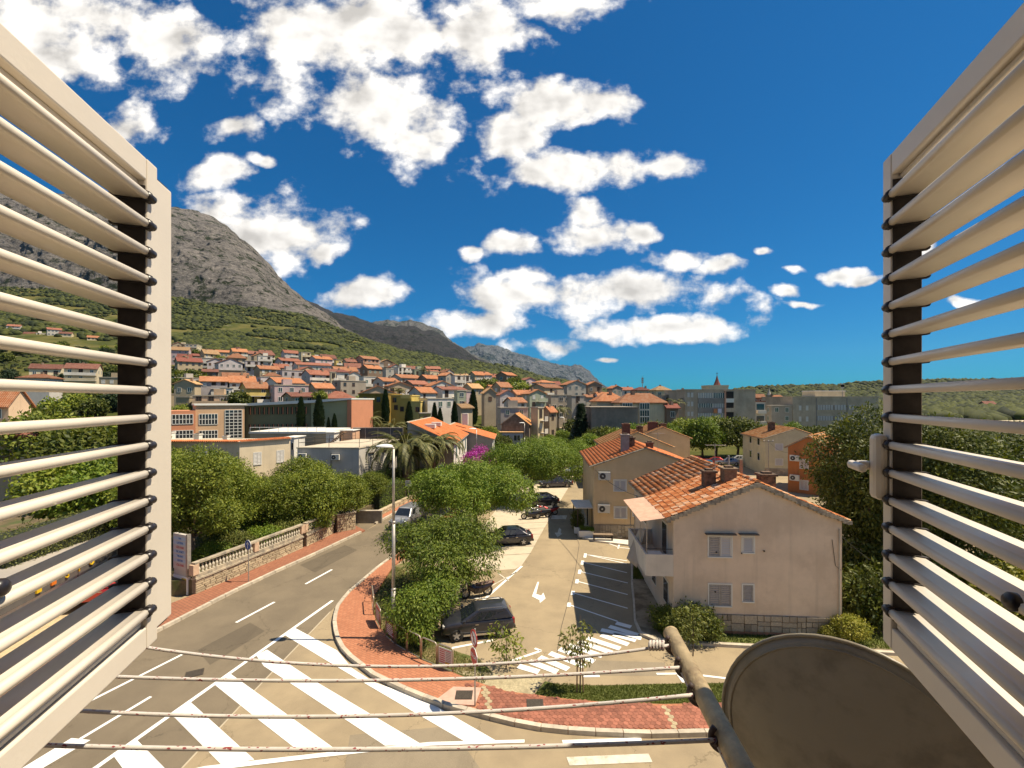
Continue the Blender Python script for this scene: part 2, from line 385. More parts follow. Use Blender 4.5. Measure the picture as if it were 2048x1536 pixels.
# ================================================================== STREET LEVEL
ASPH = mat('lot_asphalt', (.335, .27, .185), .92, .13, .5, .5, 40, col2=(.27, .22, .155), c2scale=.35, c2lo=.5, c2hi=.72, coord='World')
def asphalt(name, base, dark):
    m = bpy.data.materials.new(name); m.use_nodes = True; nt = m.node_tree; nt.nodes.clear(); T = NT(nt)
    P = T.n('ShaderNodeNewGeometry').outputs['Position']
    c = T.mix(T.ss(T.noise(P, .45, 6, .62), .35, .68), base, dark)
    c = T.mix(T.m('MULTIPLY', T.ss(T.noise(T.v('MULTIPLY', P, (.5, .22, 1)), 1.0, 5, .6, 1.0), .55, .7), .5), c, tuple(x * .72 for x in base))
    sp = T.noise(P, 75, 2, .8)
    c = T.mix(T.m('MULTIPLY', T.ss(sp, .58, .75), .55), c, tuple(min(1, x * 1.9) for x in base))
    c = T.mix(T.m('MULTIPLY', T.ss(sp, .44, .3), .5), c, tuple(x * .45 for x in base))
    cr = T.n('ShaderNodeTexVoronoi', {'Vector': T.v('ADD', P, T.v('MULTIPLY', T.noise(P, 1.1, 5, .7, out=1), (1.6, 1.6, 0))), 'Scale': .17}, feature='DISTANCE_TO_EDGE').outputs[0]
    c = T.mix(T.m('MULTIPLY', T.ss(cr, .004, .0015), .4), c, tuple(x * .3 for x in base))
    oil = T.m('MULTIPLY', T.ss(T.noise(P, .9, 6, .7), .66, .74), .55)
    c = T.mix(oil, c, tuple(x * .5 for x in base))
    bn = T.n('ShaderNodeBump', {'Strength': .6, 'Distance': .012, 'Height': sp})
    b = T.n('ShaderNodeBsdfPrincipled', {'Base Color': c, 'Roughness': .9, 'Specular IOR Level': .25, 'Normal': bn.outputs[0]})
    T.link(b.outputs[0], T.n('ShaderNodeOutputMaterial').inputs[0]); return m
LOT = asphalt('car_park_asphalt', (.345, .268, .165), (.27, .21, .132))
ROAD = asphalt('road_asphalt', (.195, .155, .104), (.158, .126, .086))
def brickmat(name, c1, c2, mo, sc, ratio, rot=0):
    m = bpy.data.materials.new(name); m.use_nodes = True; nt = m.node_tree; nt.nodes.clear(); T = NT(nt)
    P = T.n('ShaderNodeNewGeometry').outputs['Position']
    mp = T.n('ShaderNodeMapping', {'Vector': P, 'Rotation': (0, 0, rot)}).outputs[0]
    br = T.n('ShaderNodeTexBrick', {'Vector': mp, 'Color1': (*c1, 1), 'Color2': (*c2, 1), 'Mortar': (*mo, 1), 'Scale': sc, 'Mortar Size': .035, 'Brick Width': ratio, 'Row Height': .5, 'Bias': 0.1})
    c = T.mix(T.m('MULTIPLY', T.ss(T.noise(P, .8, 6, .65), .45, .75), .35), br.outputs[0], tuple(x * .55 for x in c1))
    bn = T.n('ShaderNodeBump', {'Strength': .5, 'Distance': .01, 'Height': br.outputs[1]}, invert=True)
    b = T.n('ShaderNodeBsdfPrincipled', {'Base Color': c, 'Roughness': .88, 'Specular IOR Level': .2, 'Normal': bn.outputs[0]})
    T.link(b.outputs[0], T.n('ShaderNodeOutputMaterial').inputs[0]); return m
BRICKP = brickmat('red_brick_paving', (.46, .195, .105), (.39, .155, .082), (.24, .115, .07), 4.0, 1.0, .5)
BRICKL = brickmat('dull_brick_paving', (.33, .14, .08), (.28, .115, .068), (.17, .085, .055), 3.0, 1.0, .55)
KERB = mat('kerb_stone', (.5, .43, .33), .85, .15, 3, .3, 40, rand=.15, coord='World', col2=(.3, .26, .2), c2lo=.58, c2hi=.75)
CONC = mat('pale_concrete', (.52, .44, .32), .9, .14, .9, .4, 50, coord='World', col2=(.38, .32, .23), c2scale=.9, c2lo=.5, c2hi=.75)
PAINT = mat('road_paint', (.8, .78, .73), .7, .04, 3, .2, 60, coord='World', col2=(.55, .5, .42), c2scale=1.6, c2lo=.62, c2hi=.8)
OLDP = mat('worn_road_paint', (.62, .56, .45), .8, .1, 3, .2, 60, coord='World', col2=(.42, .36, .26), c2scale=2.5, c2lo=.45, c2hi=.7)
DRYG = mat('dry_verge', (.24, .185, .085), .95, .3, 2.2, .8, 30, coord='World', col2=(.085, .10, .022), c2scale=1.1, c2lo=.4, c2hi=.56)
GRASSG = mat('lawn_soil', (.11, .125, .028), .95, .3, 2.5, .8, 40, coord='World', col2=(.2, .165, .075), c2scale=.7, c2lo=.56, c2hi=.7)
SOIL = mat('garden_soil', (.13, .095, .05), .95, .3, 1.5, .8, 30, coord='World', col2=(.07, .085, .025), c2scale=.8)
GRAVEL = mat('pale_gravel', (.43, .36, .22), .95, .2, 14, .8, 90, coord='World', col2=(.3, .25, .15), c2scale=1.5)

def gp(pts, z): return [tuple(G(x, y, z)) for x, y in pts]
def sheet(name, pts, z, m, kind='structure'):
    mb = MB(); P = gp(pts, z); n = len(P)
    ar = sum(P[i][0] * P[(i + 1) % n][1] - P[(i + 1) % n][0] * P[i][1] for i in range(n))
    if ar < 0: P = P[::-1]
    mb.add(P, [tuple(range(n))]); o = mb.obj(name, m)
    return struct(o, kind) if kind else o
def slab(name, pts, z1, m, z0=-.05):
    P = [G(x, y, z1) for x, y in pts]; mb = MB(); mb.prism([(p.x, p.y) for p in P], z0, z1); return struct(mb.obj(name, m))
def resample(pts, step):
    pts = [Vector(p) for p in pts]; out = [pts[0].copy()]; acc = 0
    for a, b in zip(pts[:-1], pts[1:]):
        L = (b - a).length; d = step - acc
        while d <= L: out.append(a.lerp(b, d / L)); d += step
        acc = L - (d - step)
    return out

mb = MB(); mb.quad((-60, 3, 0), (40, 3, 0), (40, 76, 0), (-60, 76, 0))
struct(mb.obj('car_park', LOT))
# left kerb line and sidewalk along the main road
LK = [(-420, 1536), (0, 1412), (200, 1318), (351, 1242), (463, 1184), (552, 1142), (626, 1109), (730, 1060)]
LI = [(-420, 1420), (0, 1335), (200, 1262), (386, 1189), (500, 1142), (609, 1093), (675, 1063), (706, 1049)]
LK2 = [(752, 1046), (800, 1020), (853, 996), (905, 972), (960, 950), (1010, 930)]
LI2 = [(752, 1034), (795, 1014), (840, 990), (890, 966), (950, 944), (1000, 927)]
RO = [(1010, 948), (960, 975), (905, 1012), (850, 1060), (800, 1100), (755, 1132), (692, 1186), (672, 1212), (665, 1238), (669, 1272), (681, 1295), (692, 1309), (747, 1352), (825, 1387), (887, 1410), (966, 1430), (1010, 1442), (1051, 1450), (1097, 1458), (1172, 1464), (1297, 1469), (1426, 1466), (1700, 1462)]
RI = [(1020, 952), (975, 978), (925, 1012), (875, 1060), (830, 1098), (786, 1132), (749, 1189), (744, 1215), (752, 1241), (770, 1267), (795, 1290), (841, 1319), (904, 1344), (967, 1368), (1013, 1382), (1069, 1389), (1110, 1395), (1219, 1405), (1329, 1408), (1444, 1405), (1700, 1400)]
road = LK + [(730, 1062), (752, 1050)] + LK2 + RO[:6] + [(692, 1190), (661, 1223), (595, 1292), (364, 1536), (200, 1700), (-420, 1700)]
sheet('main_road', road, .004, ROAD)
sheet('side_street', [(700, 1046), (752, 1030), (752, 1048), (730, 1062), (708, 1052)], .006, ROAD)
slab('sidewalk', LK + LI[::-1], .11, BRICKL); 
slab('sidewalk', LK2 + LI2[::-1], .11, BRICKP)
rs = slab('sidewalk', [(x, y) for x, y in RO] + RI[::-1], .11, BRICKP)
# kerb stones, one by one
KM = [bevel(MB().box(-.44, .44, -.09, .09, -.06, .16 + .004 * i).obj('tmp', KERB), .015) for i in range(3)]
KMS = [o.data for o in KM]
for o in KM: bpy.data.objects.remove(o)
def kerbstones(pts, parent, inward):
    P = resample([G(x, y, .13) for x, y in pts], .9)
    for a, b in zip(P[:-1], P[1:]):
        if a.y > 60: continue
        d = b - a; c = (a + b) / 2; nrm = Vector((-d.y, d.x, 0)).normalized() * inward
        o = link('kerb_stone', random.choice(KMS), parent); o.location = (c.x + nrm.x * .08, c.y + nrm.y * .08, 0)
        o.rotation_euler = (0, 0, math.atan2(d.y, d.x) + random.uniform(-.006, .006)); o.scale = (d.length / .9 * .995, 1, 1)
kerbstones(RO, rs, -1 if False else 1)
lk = struct(link('kerb', None, None)) if False else None
lks = [o for o in COL.objects if o.name.startswith('sidewalk')]
kerbstones(LK, lks[0], 1); kerbstones(LK2, lks[1], 1)
# hexagonal pavers on the near footway: the largest three hundred one by one, the rest joined
HEXM = mat('red_hex_paver', (.32, .122, .076), .88, .14, 9, .3, 50, rand=.3, island=.25, coord='World', col2=(.2, .075, .05), c2scale=2, c2lo=.55, c2hi=.75)
HEXB = mat('buff_hex_paver', (.42, .33, .2), .88, .14, 9, .3, 50, rand=.2, coord='World')
hr = .105
hexpoly = [(hr * .965 * math.cos(R(60 * k + 30)), hr * .965 * math.sin(R(60 * k + 30))) for k in range(6)]
def hexmesh(m):
    mb = MB(); n = 6
    vs = [(x, y, 0) for x, y in hexpoly] + [(x, y, .016) for x, y in hexpoly] + [(x * .93, y * .93, .02) for x, y in hexpoly]
    mb.add(vs, [(i, (i + 1) % 6, 6 + (i + 1) % 6, 6 + i) for i in range(6)] + [(6 + i, 6 + (i + 1) % 6, 12 + (i + 1) % 6, 12 + i) for i in range(6)] + [tuple(range(12, 18))])
    return mb.mesh('paver', m)
HX, HXB = hexmesh(HEXM), hexmesh(HEXB)
def inside(p, poly):
    c = False; n = len(poly)
    for i in range(n):
        a, b = poly[i], poly[i - 1]
        if (a[1] > p[1]) != (b[1] > p[1]) and p[0] < (b[0] - a[0]) * (p[1] - a[1]) / (b[1] - a[1]) + a[0]: c = not c
    return c
zone = [(930, 1368), (975, 1371), (1013, 1384), (1069, 1391), (1110, 1397), (1219, 1407), (1329, 1410), (1460, 1407), (1460, 1458), (1297, 1461), (1172, 1456), (1097, 1450), (1051, 1442), (1010, 1434), (966, 1420), (930, 1408)]
zp = [(p.x, p.y) for p in (G(x, y, .11) for x, y in zone)]
sq = [(p.x, p.y) for p in (G(x, y, .11) for x, y in [(868, 1400), (905, 1372), (966, 1374), (955, 1412), (930, 1412)])]
st = [((G(967, 1368, .11)), (G(980, 1424, .11))), ((G(1329, 1408, .11)), (G(1352, 1462, .11)))]
cand = []
x0, x1 = min(p[0] for p in zp), max(p[0] for p in zp); y0, y1 = min(p[1] for p in zp), max(p[1] for p in zp)
j = 0; yv = y0
while yv < y1:
    xv = x0 + (hr * .866 if j % 2 else 0)
    while xv < x1:
        if inside((xv, yv), zp) and not inside((xv, yv), sq):
            beige = any(abs((b.x - a.x) * (a.y - yv) - (a.x - xv) * (b.y - a.y)) / (b - a).length < .1 for a, b in st)
            cand.append((yv, xv, beige))
        xv += hr * 1.732
    yv += hr * 1.5; j += 1
cand.sort()
far_mb = MB()
for i, (yv, xv, bg_) in enumerate(cand):
    if i < 300:
        o = link('paver', HXB if bg_ else HX, rs, (xv, yv, .113 + random.uniform(-.002, .002)))
    else:
        far_mb.mat(1 if bg_ else 0).add([(x + xv, y + yv, z + .113) for x, y, z in [v.co[:] for v in HX.vertices]], [tuple(f.vertices) for f in HX.polygons])
if far_mb.v: struct(far_mb.obj('paver_field', [HEXM, HEXB], rs), 'stuff')
mb = MB(); P = [G(x, y, .117) for x, y in [(872, 1399), (907, 1373), (963, 1375), (950, 1410), (900, 1408)]]
mb.add(P[::-1], [tuple(range(5))]); mb.obj('concrete_pad', mat('pink_concrete', (.5, .33, .25), .9, .1, 4), rs)
IRON = mat('cast_iron', (.075, .06, .045), .65, .2, 20, .6, 60, metal=.3)
def cover(px, py, w, d, z, rz, label):
    p = G(px, py, z); t = thing('drain_cover', label, 'drain cover', p, rz)
    MB().box(-w / 2, w / 2, -d / 2, d / 2, -.02, .012).obj('cover_frame', IRON, t)
    for k in range(6):
        x = -w / 2 + w * (k + .5) / 6; MB().box(x - w * .05, x + w * .05, -d * .42, d * .42, .012, .02).obj('grate_bar', IRON, t)
cover(928, 1390, .62, .5, .12, 0, 'square iron cover set in the pink concrete pad on the footway')
cover(1070, 1407, .6, .45, .135, 0, 'square iron cover among the red hexagonal pavers')
cover(389, 1347, .62, .5, .006, .5, 'dark iron drain grate in the main road asphalt')

# ---- verges, lawns, bays
sheet('verge', [(786, 1132), (749, 1189), (744, 1215), (752, 1241), (770, 1267), (795, 1290), (841, 1319), (904, 1344), (967, 1368), (985, 1345), (960, 1318), (905, 1300), (880, 1285), (845, 1255), (880, 1200), (905, 1180), (880, 1150), (830, 1120)], .012, DRYG)
sheet('gravel_patch', [(905, 1340), (967, 1368), (1013, 1382), (1063, 1389), (1095, 1352), (1030, 1350), (985, 1345)], .016, GRAVEL)
sheet('lawn', [(1068, 1389), (1090, 1362), (1120, 1370), (1210, 1371), (1360, 1367), (1480, 1366), (1480, 1405), (1329, 1408), (1219, 1405), (1110, 1395)], .02, GRASSG)
sheet('parking_bays', [(1168, 930), (1140, 970), (1104, 1029), (1075, 1080), (1062, 1104), (1043, 1131), (1030, 1138), (1000, 1140), (960, 1138), (930, 1120), (960, 1060), (1000, 1010), (1080, 940)], .008, CONC)
JO = flat('dark_joint', (.09, .07, .05), .9)  # dark colour of the joint lines
def gline(mb, a, b, w, z=.011):
    a, b = G(*a, z), G(*b, z); d = (b - a).normalized(); n = Vector((-d.y, d.x, 0)) * w / 2
    P = [a - n, b - n, b + n, a + n]; mb.add(P, [(0, 1, 2, 3)])
mb = MB()
for a, b in [((960, 1113), (1062, 1107)), ((1040, 1080), (1075, 1080)), ((1015, 1070), (1082, 1068)), ((1010, 1058), (1090, 1056)), ((1030, 1047), (1098, 1044)), ((1045, 1036), (1104, 1034)), ((1000, 1094), (1070, 1092))]: gline(mb, a, b, .07)
mb.obj('bay_joints', JO, bpy.data.objects['parking_bays'])
slab('courtyard_verge', [(1262, 1160), (1266, 1200), (1268, 1240), (1280, 1264), (1310, 1276), (1350, 1281), (1800, 1302), (1900, 1150), (1420, 1110), (1290, 1090), (1262, 1120)], .1, mat('yard_earth', (.2, .15, .09), .95, .25, 1.2, .6, 30, coord='World', col2=(.33, .27, .18), c2scale=.6))
sheet('yard_lawn', [(1266, 1158), (1285, 1158), (1310, 1165), (1303, 1135), (1268, 1128)], .112, GRASSG)
sheet('yard_lawn', [(1330, 1279), (1800, 1299), (1800, 1268), (1310, 1255)], .112, GRASSG)
kb = slab('kerb', [(1262, 1120), (1262, 1166), (1266, 1200), (1268, 1240), (1280, 1266), (1310, 1279), (1350, 1284), (1800, 1306), (1800, 1302), (1350, 1279.5), (1312, 1275), (1283.5, 1263), (1272, 1239), (1269.5, 1200), (1266, 1166), (1265, 1120)], .13, KERB)
slab('kerb', [(1150, 1060), (1158, 1072), (1190, 1081), (1290, 1093), (1340, 1099), (1340, 1090), (1290, 1083), (1190, 1074), (1165, 1068), (1158, 1058)], .12, mat('white_kerb', (.66, .6, .5), .8, .1, 4, coord='World'))
sheet('paved_yard', [(1160, 1060), (1168, 1069), (1340, 1092), (1420, 1060), (1300, 1010), (1165, 1000)], .016, CONC)
sheet('forecourt', [(-420, 1400), (0, 1320), (160, 1265), (250, 1215), (170, 1190), (-420, 1230)], .014, mat('buff_flags', (.5, .39, .23), .9, .16, 2, .3, 40, coord='World', col2=(.36, .27, .16), c2scale=2))
# ---- grass blades
def blades(name, poly, n, h, m, z=.02, wid=.012):
    P = [(p.x, p.y) for p in (G(x, y, z) for x, y in poly)]
    xa, xb = min(p[0] for p in P), max(p[0] for p in P); ya, yb = min(p[1] for p in P), max(p[1] for p in P)
    co = []; q = []
    while len(q) < n:
        x, y = random.uniform(xa, xb), random.uniform(ya, yb)
        if not inside((x, y), P): continue
        a = random.uniform(0, 6.28); hh = h * random.uniform(.4, 1.2); lx, ly = random.uniform(-.6, .6) * hh, random.uniform(-.6, .6) * hh
        w = wid * random.uniform(.7, 1.5); k = len(co)
        co += [(x - w * math.cos(a), y - w * math.sin(a), z), (x + w * math.cos(a), y + w * math.sin(a), z), (x + lx, y + ly, z + hh)]; q.append((k, k + 1, k + 2))
    return struct(link(name, npmesh(name, np.array(co), np.array(q), m)), 'stuff')
GB = leafmat('grass_blade', (.065, .095, .016), (.19, .2, .05), .3, .7)
GBD = leafmat('dry_grass_blade', (.16, .14, .045), (.36, .28, .12), .2, .8)
blades('lawn_grass', [(1070, 1389), (1095, 1366), (1210, 1371), (1360, 1367), (1480, 1366), (1480, 1405), (1329, 1408), (1219, 1405), (1110, 1395)], 14000, .06, GB)
blades('yard_grass', [(1330, 1279), (1800, 1299), (1800, 1268), (1310, 1255)], 7000, .1, GB, .11, .016)
blades('yard_grass', [(1266, 1158), (1285, 1158), (1310, 1165), (1303, 1135), (1268, 1128)], 3000, .12, GB, .11, .016)
VG = [(786, 1132), (749, 1189), (744, 1215), (752, 1241), (770, 1267), (795, 1290), (841, 1319), (904, 1344), (967, 1368), (985, 1345), (905, 1300), (880, 1285), (845, 1255), (880, 1200), (905, 1180)]
blades('verge_grass', VG, 9000, .09, GB, .012, .014); blades('verge_dry_grass', VG, 9000, .08, GBD, .012, .014)

# ---- road markings
def zz(off, sc, pts): return [(off[0] + x * sc, off[1] + y * sc) for x, y in pts]
z3 = lambda pts: zz((200, 1180), .3906, pts)
z2 = lambda pts: zz((740, 980), .2734, pts)
z4 = lambda pts: zz((860, 1200), .3125, pts)
def marking(name, polys, label, m=PAINT, z=.012):
    mb = MB()
    for pl in polys:
        P = [G(x, y, z) for x, y in pl]
        n = len(P); ar = sum(P[i].x * P[(i + 1) % n].y - P[(i + 1) % n].x * P[i].y for i in range(n))
        mb.add(P if ar > 0 else P[::-1], [tuple(range(n))])
    return struct(mb.obj(name, m))
def lines(name, segs, w, m=PAINT, z=.012):
    mb = MB()
    for a, b in segs:
        a, b = G(*a, z), G(*b, z); d = (b - a).normalized(); n = Vector((-d.y, d.x, 0)) * w / 2
        mb.add([a - n, b - n, b + n, a + n], [(0, 1, 2, 3)])
    return struct(mb.obj(name, m))
HS = [[(945, 230), (1000, 195), (1215, 310), (1290, 400), (1400, 470), (1540, 520), (1730, 600), (2040, 778), (1872, 778), (1620, 632), (1330, 462), (1200, 385)],
      [(800, 335), (855, 305), (1090, 460), (1640, 786), (1460, 797), (960, 467), (840, 390)],
      [(590, 487), (670, 430), (740, 480), (1215, 822), (1010, 818), (800, 655)],
      [(385, 655), (350, 640), (460, 570), (790, 868), (625, 897)],
      [(70, 850), (190, 768), (330, 911), (420, 1000), (200, 1000), (115, 911)]]
for k, pl in enumerate(HS): marking('hatch_marking', [z3(pl)], '', z=.012)
lines('edge_line', [((665, 1201), (100, 1600))], .17, z=.016)
marking('hatch_base_line', [[(330, 1550), (411, 1532), (640, 1506), (860, 1484), (1049, 1479), (1049, 1485), (860, 1491), (645, 1514), (411, 1542), (340, 1556)]], '', z=.016)
lines('lane_dash', [((611, 1168), (664, 1139))], .15); lines('lane_dash', [((472, 1245), (549, 1204))], .15)
lines('lane_line', [((120, 1432), (364, 1309))], .13); lines('lane_line', [((160, 1478), (302, 1393))], .13)
marking('turn_arrow_marking', [[(143, 1476), (181, 1480), (70, 1545), (30, 1545)]], '')
marking('crossing_stripe', [[(1124, 1480), (1282, 1475), (1284, 1483), (1127, 1491)]], ''); marking('crossing_stripe', [[(1133, 1514), (1297, 1507), (1305, 1524), (1139, 1531)]], '', OLDP)
lines('bay_edge_line', [((967, 1200), (1044, 1132))], .16)
for a, b in [((1575, 470), (1880, 540)), ((1575, 470), (1880, 518)), ((1555, 527), (1880, 605)), ((1535, 595), (1885, 680)), ((1515, 667), (1885, 765)), ((1485, 752), (1885, 865)), ((1455, 838), (1810, 960))]:
    lines('bay_line', [tuple(z2([a, b]))], .1)
for a in [(1575, 478), (1555, 530), (1535, 597), (1515, 667), (1485, 752), (1457, 838)]:
    p, q = z2([(a[0] + 2, a[1] - 14), (a[0] - 4, a[1] + 16)]); lines('bay_tick', [(p, q)], .2, z=.016)
for a, b in [((1085, 1287), (1235, 1330)), ((1165, 1252), (1370, 1330)), ((1240, 1222), (1450, 1310)), ((1315, 1192), (1570, 1290)), ((1385, 1162), (1640, 1255)), ((1455, 1134), (1700, 1215)), ((1525, 1107), (1770, 1190)), ((1590, 1082), (1830, 1160)),
             ((1690, 1060), (1890, 1130)), ((1780, 1055), (1945, 1100)), ((1690, 1022), (1985, 1085)), ((1750, 997), (1960, 1060)), ((1800, 972), (1910, 1002))]:
    lines('crossing_stripe', [tuple(z2([a, b]))], .33)
marking('arrow_marking', [z2([(1225, 672), (1237, 672), (1215, 760), (1253, 772), (1268, 750), (1284, 793), (1243, 826), (1240, 805), (1185, 778)])], '')
marking('arrow_marking', [z2([(1384, 275), (1400, 290), (1395, 318), (1408, 318), (1372, 346), (1350, 312), (1372, 312)])], '', OLDP)
for a, b in [((1360, 185), (1352, 212)), ((1415, 185), (1405, 212)), ((1500, 190), (1490, 215))]: lines('crossing_stripe', [tuple(z2([a, b]))], .7, OLDP)
lines('bay_line', [tuple(z2([(602, 1155), (900, 1098)]))], .14); lines('bay_line', [tuple(z2([(740, 792), (965, 790)]))], .1)
lines('bay_corner_line', [tuple(z2([(1040, 1248), (1250, 1176)]))], .13); lines('bay_corner_line', [tuple(z2([(1205, 1158), (1252, 1176)]))], .13)
lines('bay_line', [tuple(z2([(1555, 1362), (1680, 1360)]))], .13)
lines('bay_corner_line', [tuple(z4([(1450, 472), (1640, 470)]))], .12); lines('bay_corner_line', [tuple(z4([(1585, 472), (1625, 528)]))], .12); lines('bay_corner_line', [tuple(z4([(1640, 470), (1930, 505)]))], .12)
lines('bay_line', [((1165, 1068), (1240, 1095)), ((1240, 1095), (1270, 1098))], .1); lines('bay_line', [((1240, 1084), (1236, 1097))], .12)
lines('faded_line', [tuple(z2([(940, 610), (1015, 665)])), tuple(z2([(890, 700), (1075, 598)]))], .08, OLDP)
lines('asphalt_seam', [((661, 1223), (510, 1380)), ((510, 1380), (364, 1536))], .06, flat('seam_tar', (.45, .38, .27), .9), z=.0085)
lines('tar_joint', [tuple(z2([(1530, 400), (1500, 600)])), tuple(z2([(1500, 600), (1440, 850)])), tuple(z2([(1440, 850), (1400, 1000)])), tuple(z2([(1400, 1000), (1350, 1300)])), tuple(z2([(1530, 400), (1450, 140)]))], .03, JO, z=.009)

# ================================================================== STREET FURNITURE
GALV = mat('galvanised_steel', (.42, .38, .33), .5, .12, 6, metal=.55, rand=.1)
STEEL = mat('tube_steel', (.46, .39, .3), .42, .12, 8, metal=.6)
WHITEP = flat('white_enamel', (.8, .78, .74), .35)
def lamp_post(loc, h, arm, label, rz=0, group='street lamps', lw=1.0):
    t = thing('street_lamp', label, 'street lamp', loc, rz, group)
    MB().tube([(0, 0, 0), (0, 0, h * .27)], [.105, .1], 12).obj('base_pole', GALV, t, smooth=True)
    MB().tube([(0, 0, h * .27), (0, 0, h * .62)], [.082, .075], 12).obj('pole', GALV, t, smooth=True)
    MB().tube([(0, 0, h * .62), (0, 0, h)], [.062, .055], 12).obj('upper_pole', GALV, t, smooth=True)
    for zc, r in ((h * .27, .1), (h * .62, .08)): MB().lathe([(r + .01, zc - .06), (r + .02, zc), (r * .8, zc + .05)], 12).obj('collar', GALV, t, smooth=True)
    MB().tube([(0, 0, h - .1), (0, 0, h + .06), (-.25 * arm, 0, h + .1)], .045, 8).obj('arm', GALV, t, smooth=True)
    mb = MB(); secs = []
    for k in range(9):
        s_ = k / 8; x = -.05 - arm * lw * s_; w = .19 * math.sin(math.pi * min(1, .18 + s_ * .75)) ** .6; up = .13 * math.sin(math.pi * min(1, .2 + s_ * .72)) ** .7
        secs.append([(x, w * math.cos(R(a)), h + .1 + up * math.sin(R(a)) + .02 * s_) for a in range(0, 181, 20)])
    n = len(secs[0])
    mb.add([p for s_ in secs for p in s_], [(i * n + j, i * n + j + 1, (i + 1) * n + j + 1, (i + 1) * n + j) for i in range(8) for j in range(n - 1)])
    mb.add(secs[0], [tuple(range(n))[::-1]]); mb.add(secs[-1], [tuple(range(n))])
    hd = mb.obj('lamp_head', WHITEP, t, smooth=True)
    mb2 = MB(); mb2.add([(p[0], p[1] * .9, p[2]) for s_ in secs for p in (s_[0], s_[-1])], [(2 * i, 2 * i + 1, 2 * i + 3, 2 * i + 2) for i in range(8)]); mb2.obj('diffuser', flat('lamp_diffuser', (.55, .53, .48), .3), hd)
    return t
lamp_post(G(787, 1281, 0.0), 8.75, .72, 'tall grey street lamp standing by the brick footway and tube railing')
p = A(953, 858, 60); lamp_post((p.x, 60, 0), p.z - .1, .9, 'street lamp rising beside the magenta bougainvillea', group='street lamps')
p = A(1049, 846, 82); lamp_post((p.x, 82, 0), p.z - .1, .9, 'street lamp in front of the old stone terrace house')
p = A(1128, 835, 105); lamp_post((p.x, 105, 0), p.z - .1, .9, 'street lamp beside the dark conifer at the top of the street')

# tube railing hoops along the footway
HOOPS = [((744, 1206), (747, 1232)), ((752, 1243), (761, 1260)), ((772, 1274), (789, 1289)), ((792, 1291), (813, 1304)), ((815, 1305), (841, 1318.5)), ((843.5, 1320), (873, 1333)), ((876, 1334), (906, 1345.5))]
for k, (a, b) in enumerate(HOOPS):
    a, b = G(*a, .05), G(*b, .05); h = .97; d = (b - a); L = d.length; dn_ = d.normalized()
    t = thing('railing_hoop', '', 'railing', (a + b) / 2, math.atan2(d.y, d.x), 'steel hoops of the footway railing')
    lab = ['steel tube railing hoop at the narrow end of the verge', 'steel hoop holding a small red notice, beside the lamp post', 'steel hoop holding the maroon notice board, next to the lamp post', 'empty steel tube hoop next to the maroon notice board', 'empty steel tube hoop with an empty hoop on either side', 'empty steel tube hoop next to the white notice board', 'steel hoop holding the white notice board with red lines'][k]
    t['label'] = lab
    r_ = .12; pts = [(-L / 2, 0, 0), (-L / 2, 0, h - r_)] + [(-L / 2 + r_ - r_ * math.cos(R(a_)), 0, h - r_ + r_ * math.sin(R(a_))) for a_ in (30, 60, 90)] + [(L / 2 - r_ + r_ * math.sin(R(a_)), 0, h - r_ + r_ * math.cos(R(a_))) for a_ in (0, 30, 60)] + [(L / 2, 0, h - r_), (L / 2, 0, 0)]
    MB().tube(pts, .03, 8).obj('tube', STEEL, t, smooth=True)
    MB().tube([(-L / 2, 0, .06), (L / 2, 0, .06)], .018, 6).obj('bottom_rail', STEEL, t)
    if k in (1, 2, 6):
        bz0, bz1 = (.22, .86)
        bm_ = flat('maroon_board', (.22, .03, .03), .45) if k < 6 else flat('white_board', (.62, .58, .52), .45)
        bd = MB().box(-L / 2 + .05, L / 2 - .05, -.015, .015, bz0, bz1).obj('notice_board', bm_, t)
        ink = flat('white_ink', (.7, .66, .6), .6) if k < 6 else flat('red_ink', (.45, .05, .05), .6)
        w = L / 2 - .1
        for r2 in range(6):
            zc = bz1 - .14 - r2 * .085; e = w * random.uniform(.55, 1) if k < 6 else 0
            MB().box(-w, e if k < 6 else -.02, -.018, -.0155, zc - .018, zc + .018).obj('text_line', ink, bd)
        if k == 6:
            MB().box(-w, w, -.018, -.0155, bz1 - .08, bz1 - .05).obj('text_line', ink, bd)
            for r2 in range(7):
                zc = bz1 - .13 - r2 * .065; MB().box(.03, w, -.018, -.0155, zc - .012, zc + .012).obj('text_line', flat('grey_ink', (.2, .18, .17), .6), bd)
            MB().box(.0, w, -.019, -.0155, bz0 + .03, bz0 + .11).obj('yellow_strip', flat('yellow_ink', (.6, .4, .03), .6), bd)

# ---- lettering helper
_TX = {}
def text_mesh(s, size, m, ext=.004, font_scale=1.0):
    key = (s, size, m.name, ext)
    if key in _TX: return _TX[key]
    cu = bpy.data.curves.new('txt', 'FONT'); cu.body = s; cu.size = size; cu.extrude = ext; cu.align_x = 'CENTER'; cu.align_y = 'CENTER'; cu.resolution_u = 2
    o = bpy.data.objects.new('txt', cu); COL.objects.link(o)
    bpy.context.view_layer.update()
    me = bpy.data.meshes.new_from_object(o.evaluated_get(bpy.context.evaluated_depsgraph_get()))
    bpy.data.objects.remove(o); bpy.data.curves.remove(cu)
    me.materials.clear(); me.materials.append(m); _TX[key] = me; return me

BLUE = flat('sign_blue', (.012, .06, .30), .4); SWH = flat('sign_white', (.75, .74, .71), .4); SRED = flat('sign_red', (.45, .03, .03), .4); SBK = flat('sign_black', (.03, .03, .03), .5)
def disc(mb, r, y0, y1, n=24, cx=0, cz=0): mb.lathe([(r, y0), (r, y1)], n, Matrix.Translation((cx, 0, cz)), 'y'); return mb
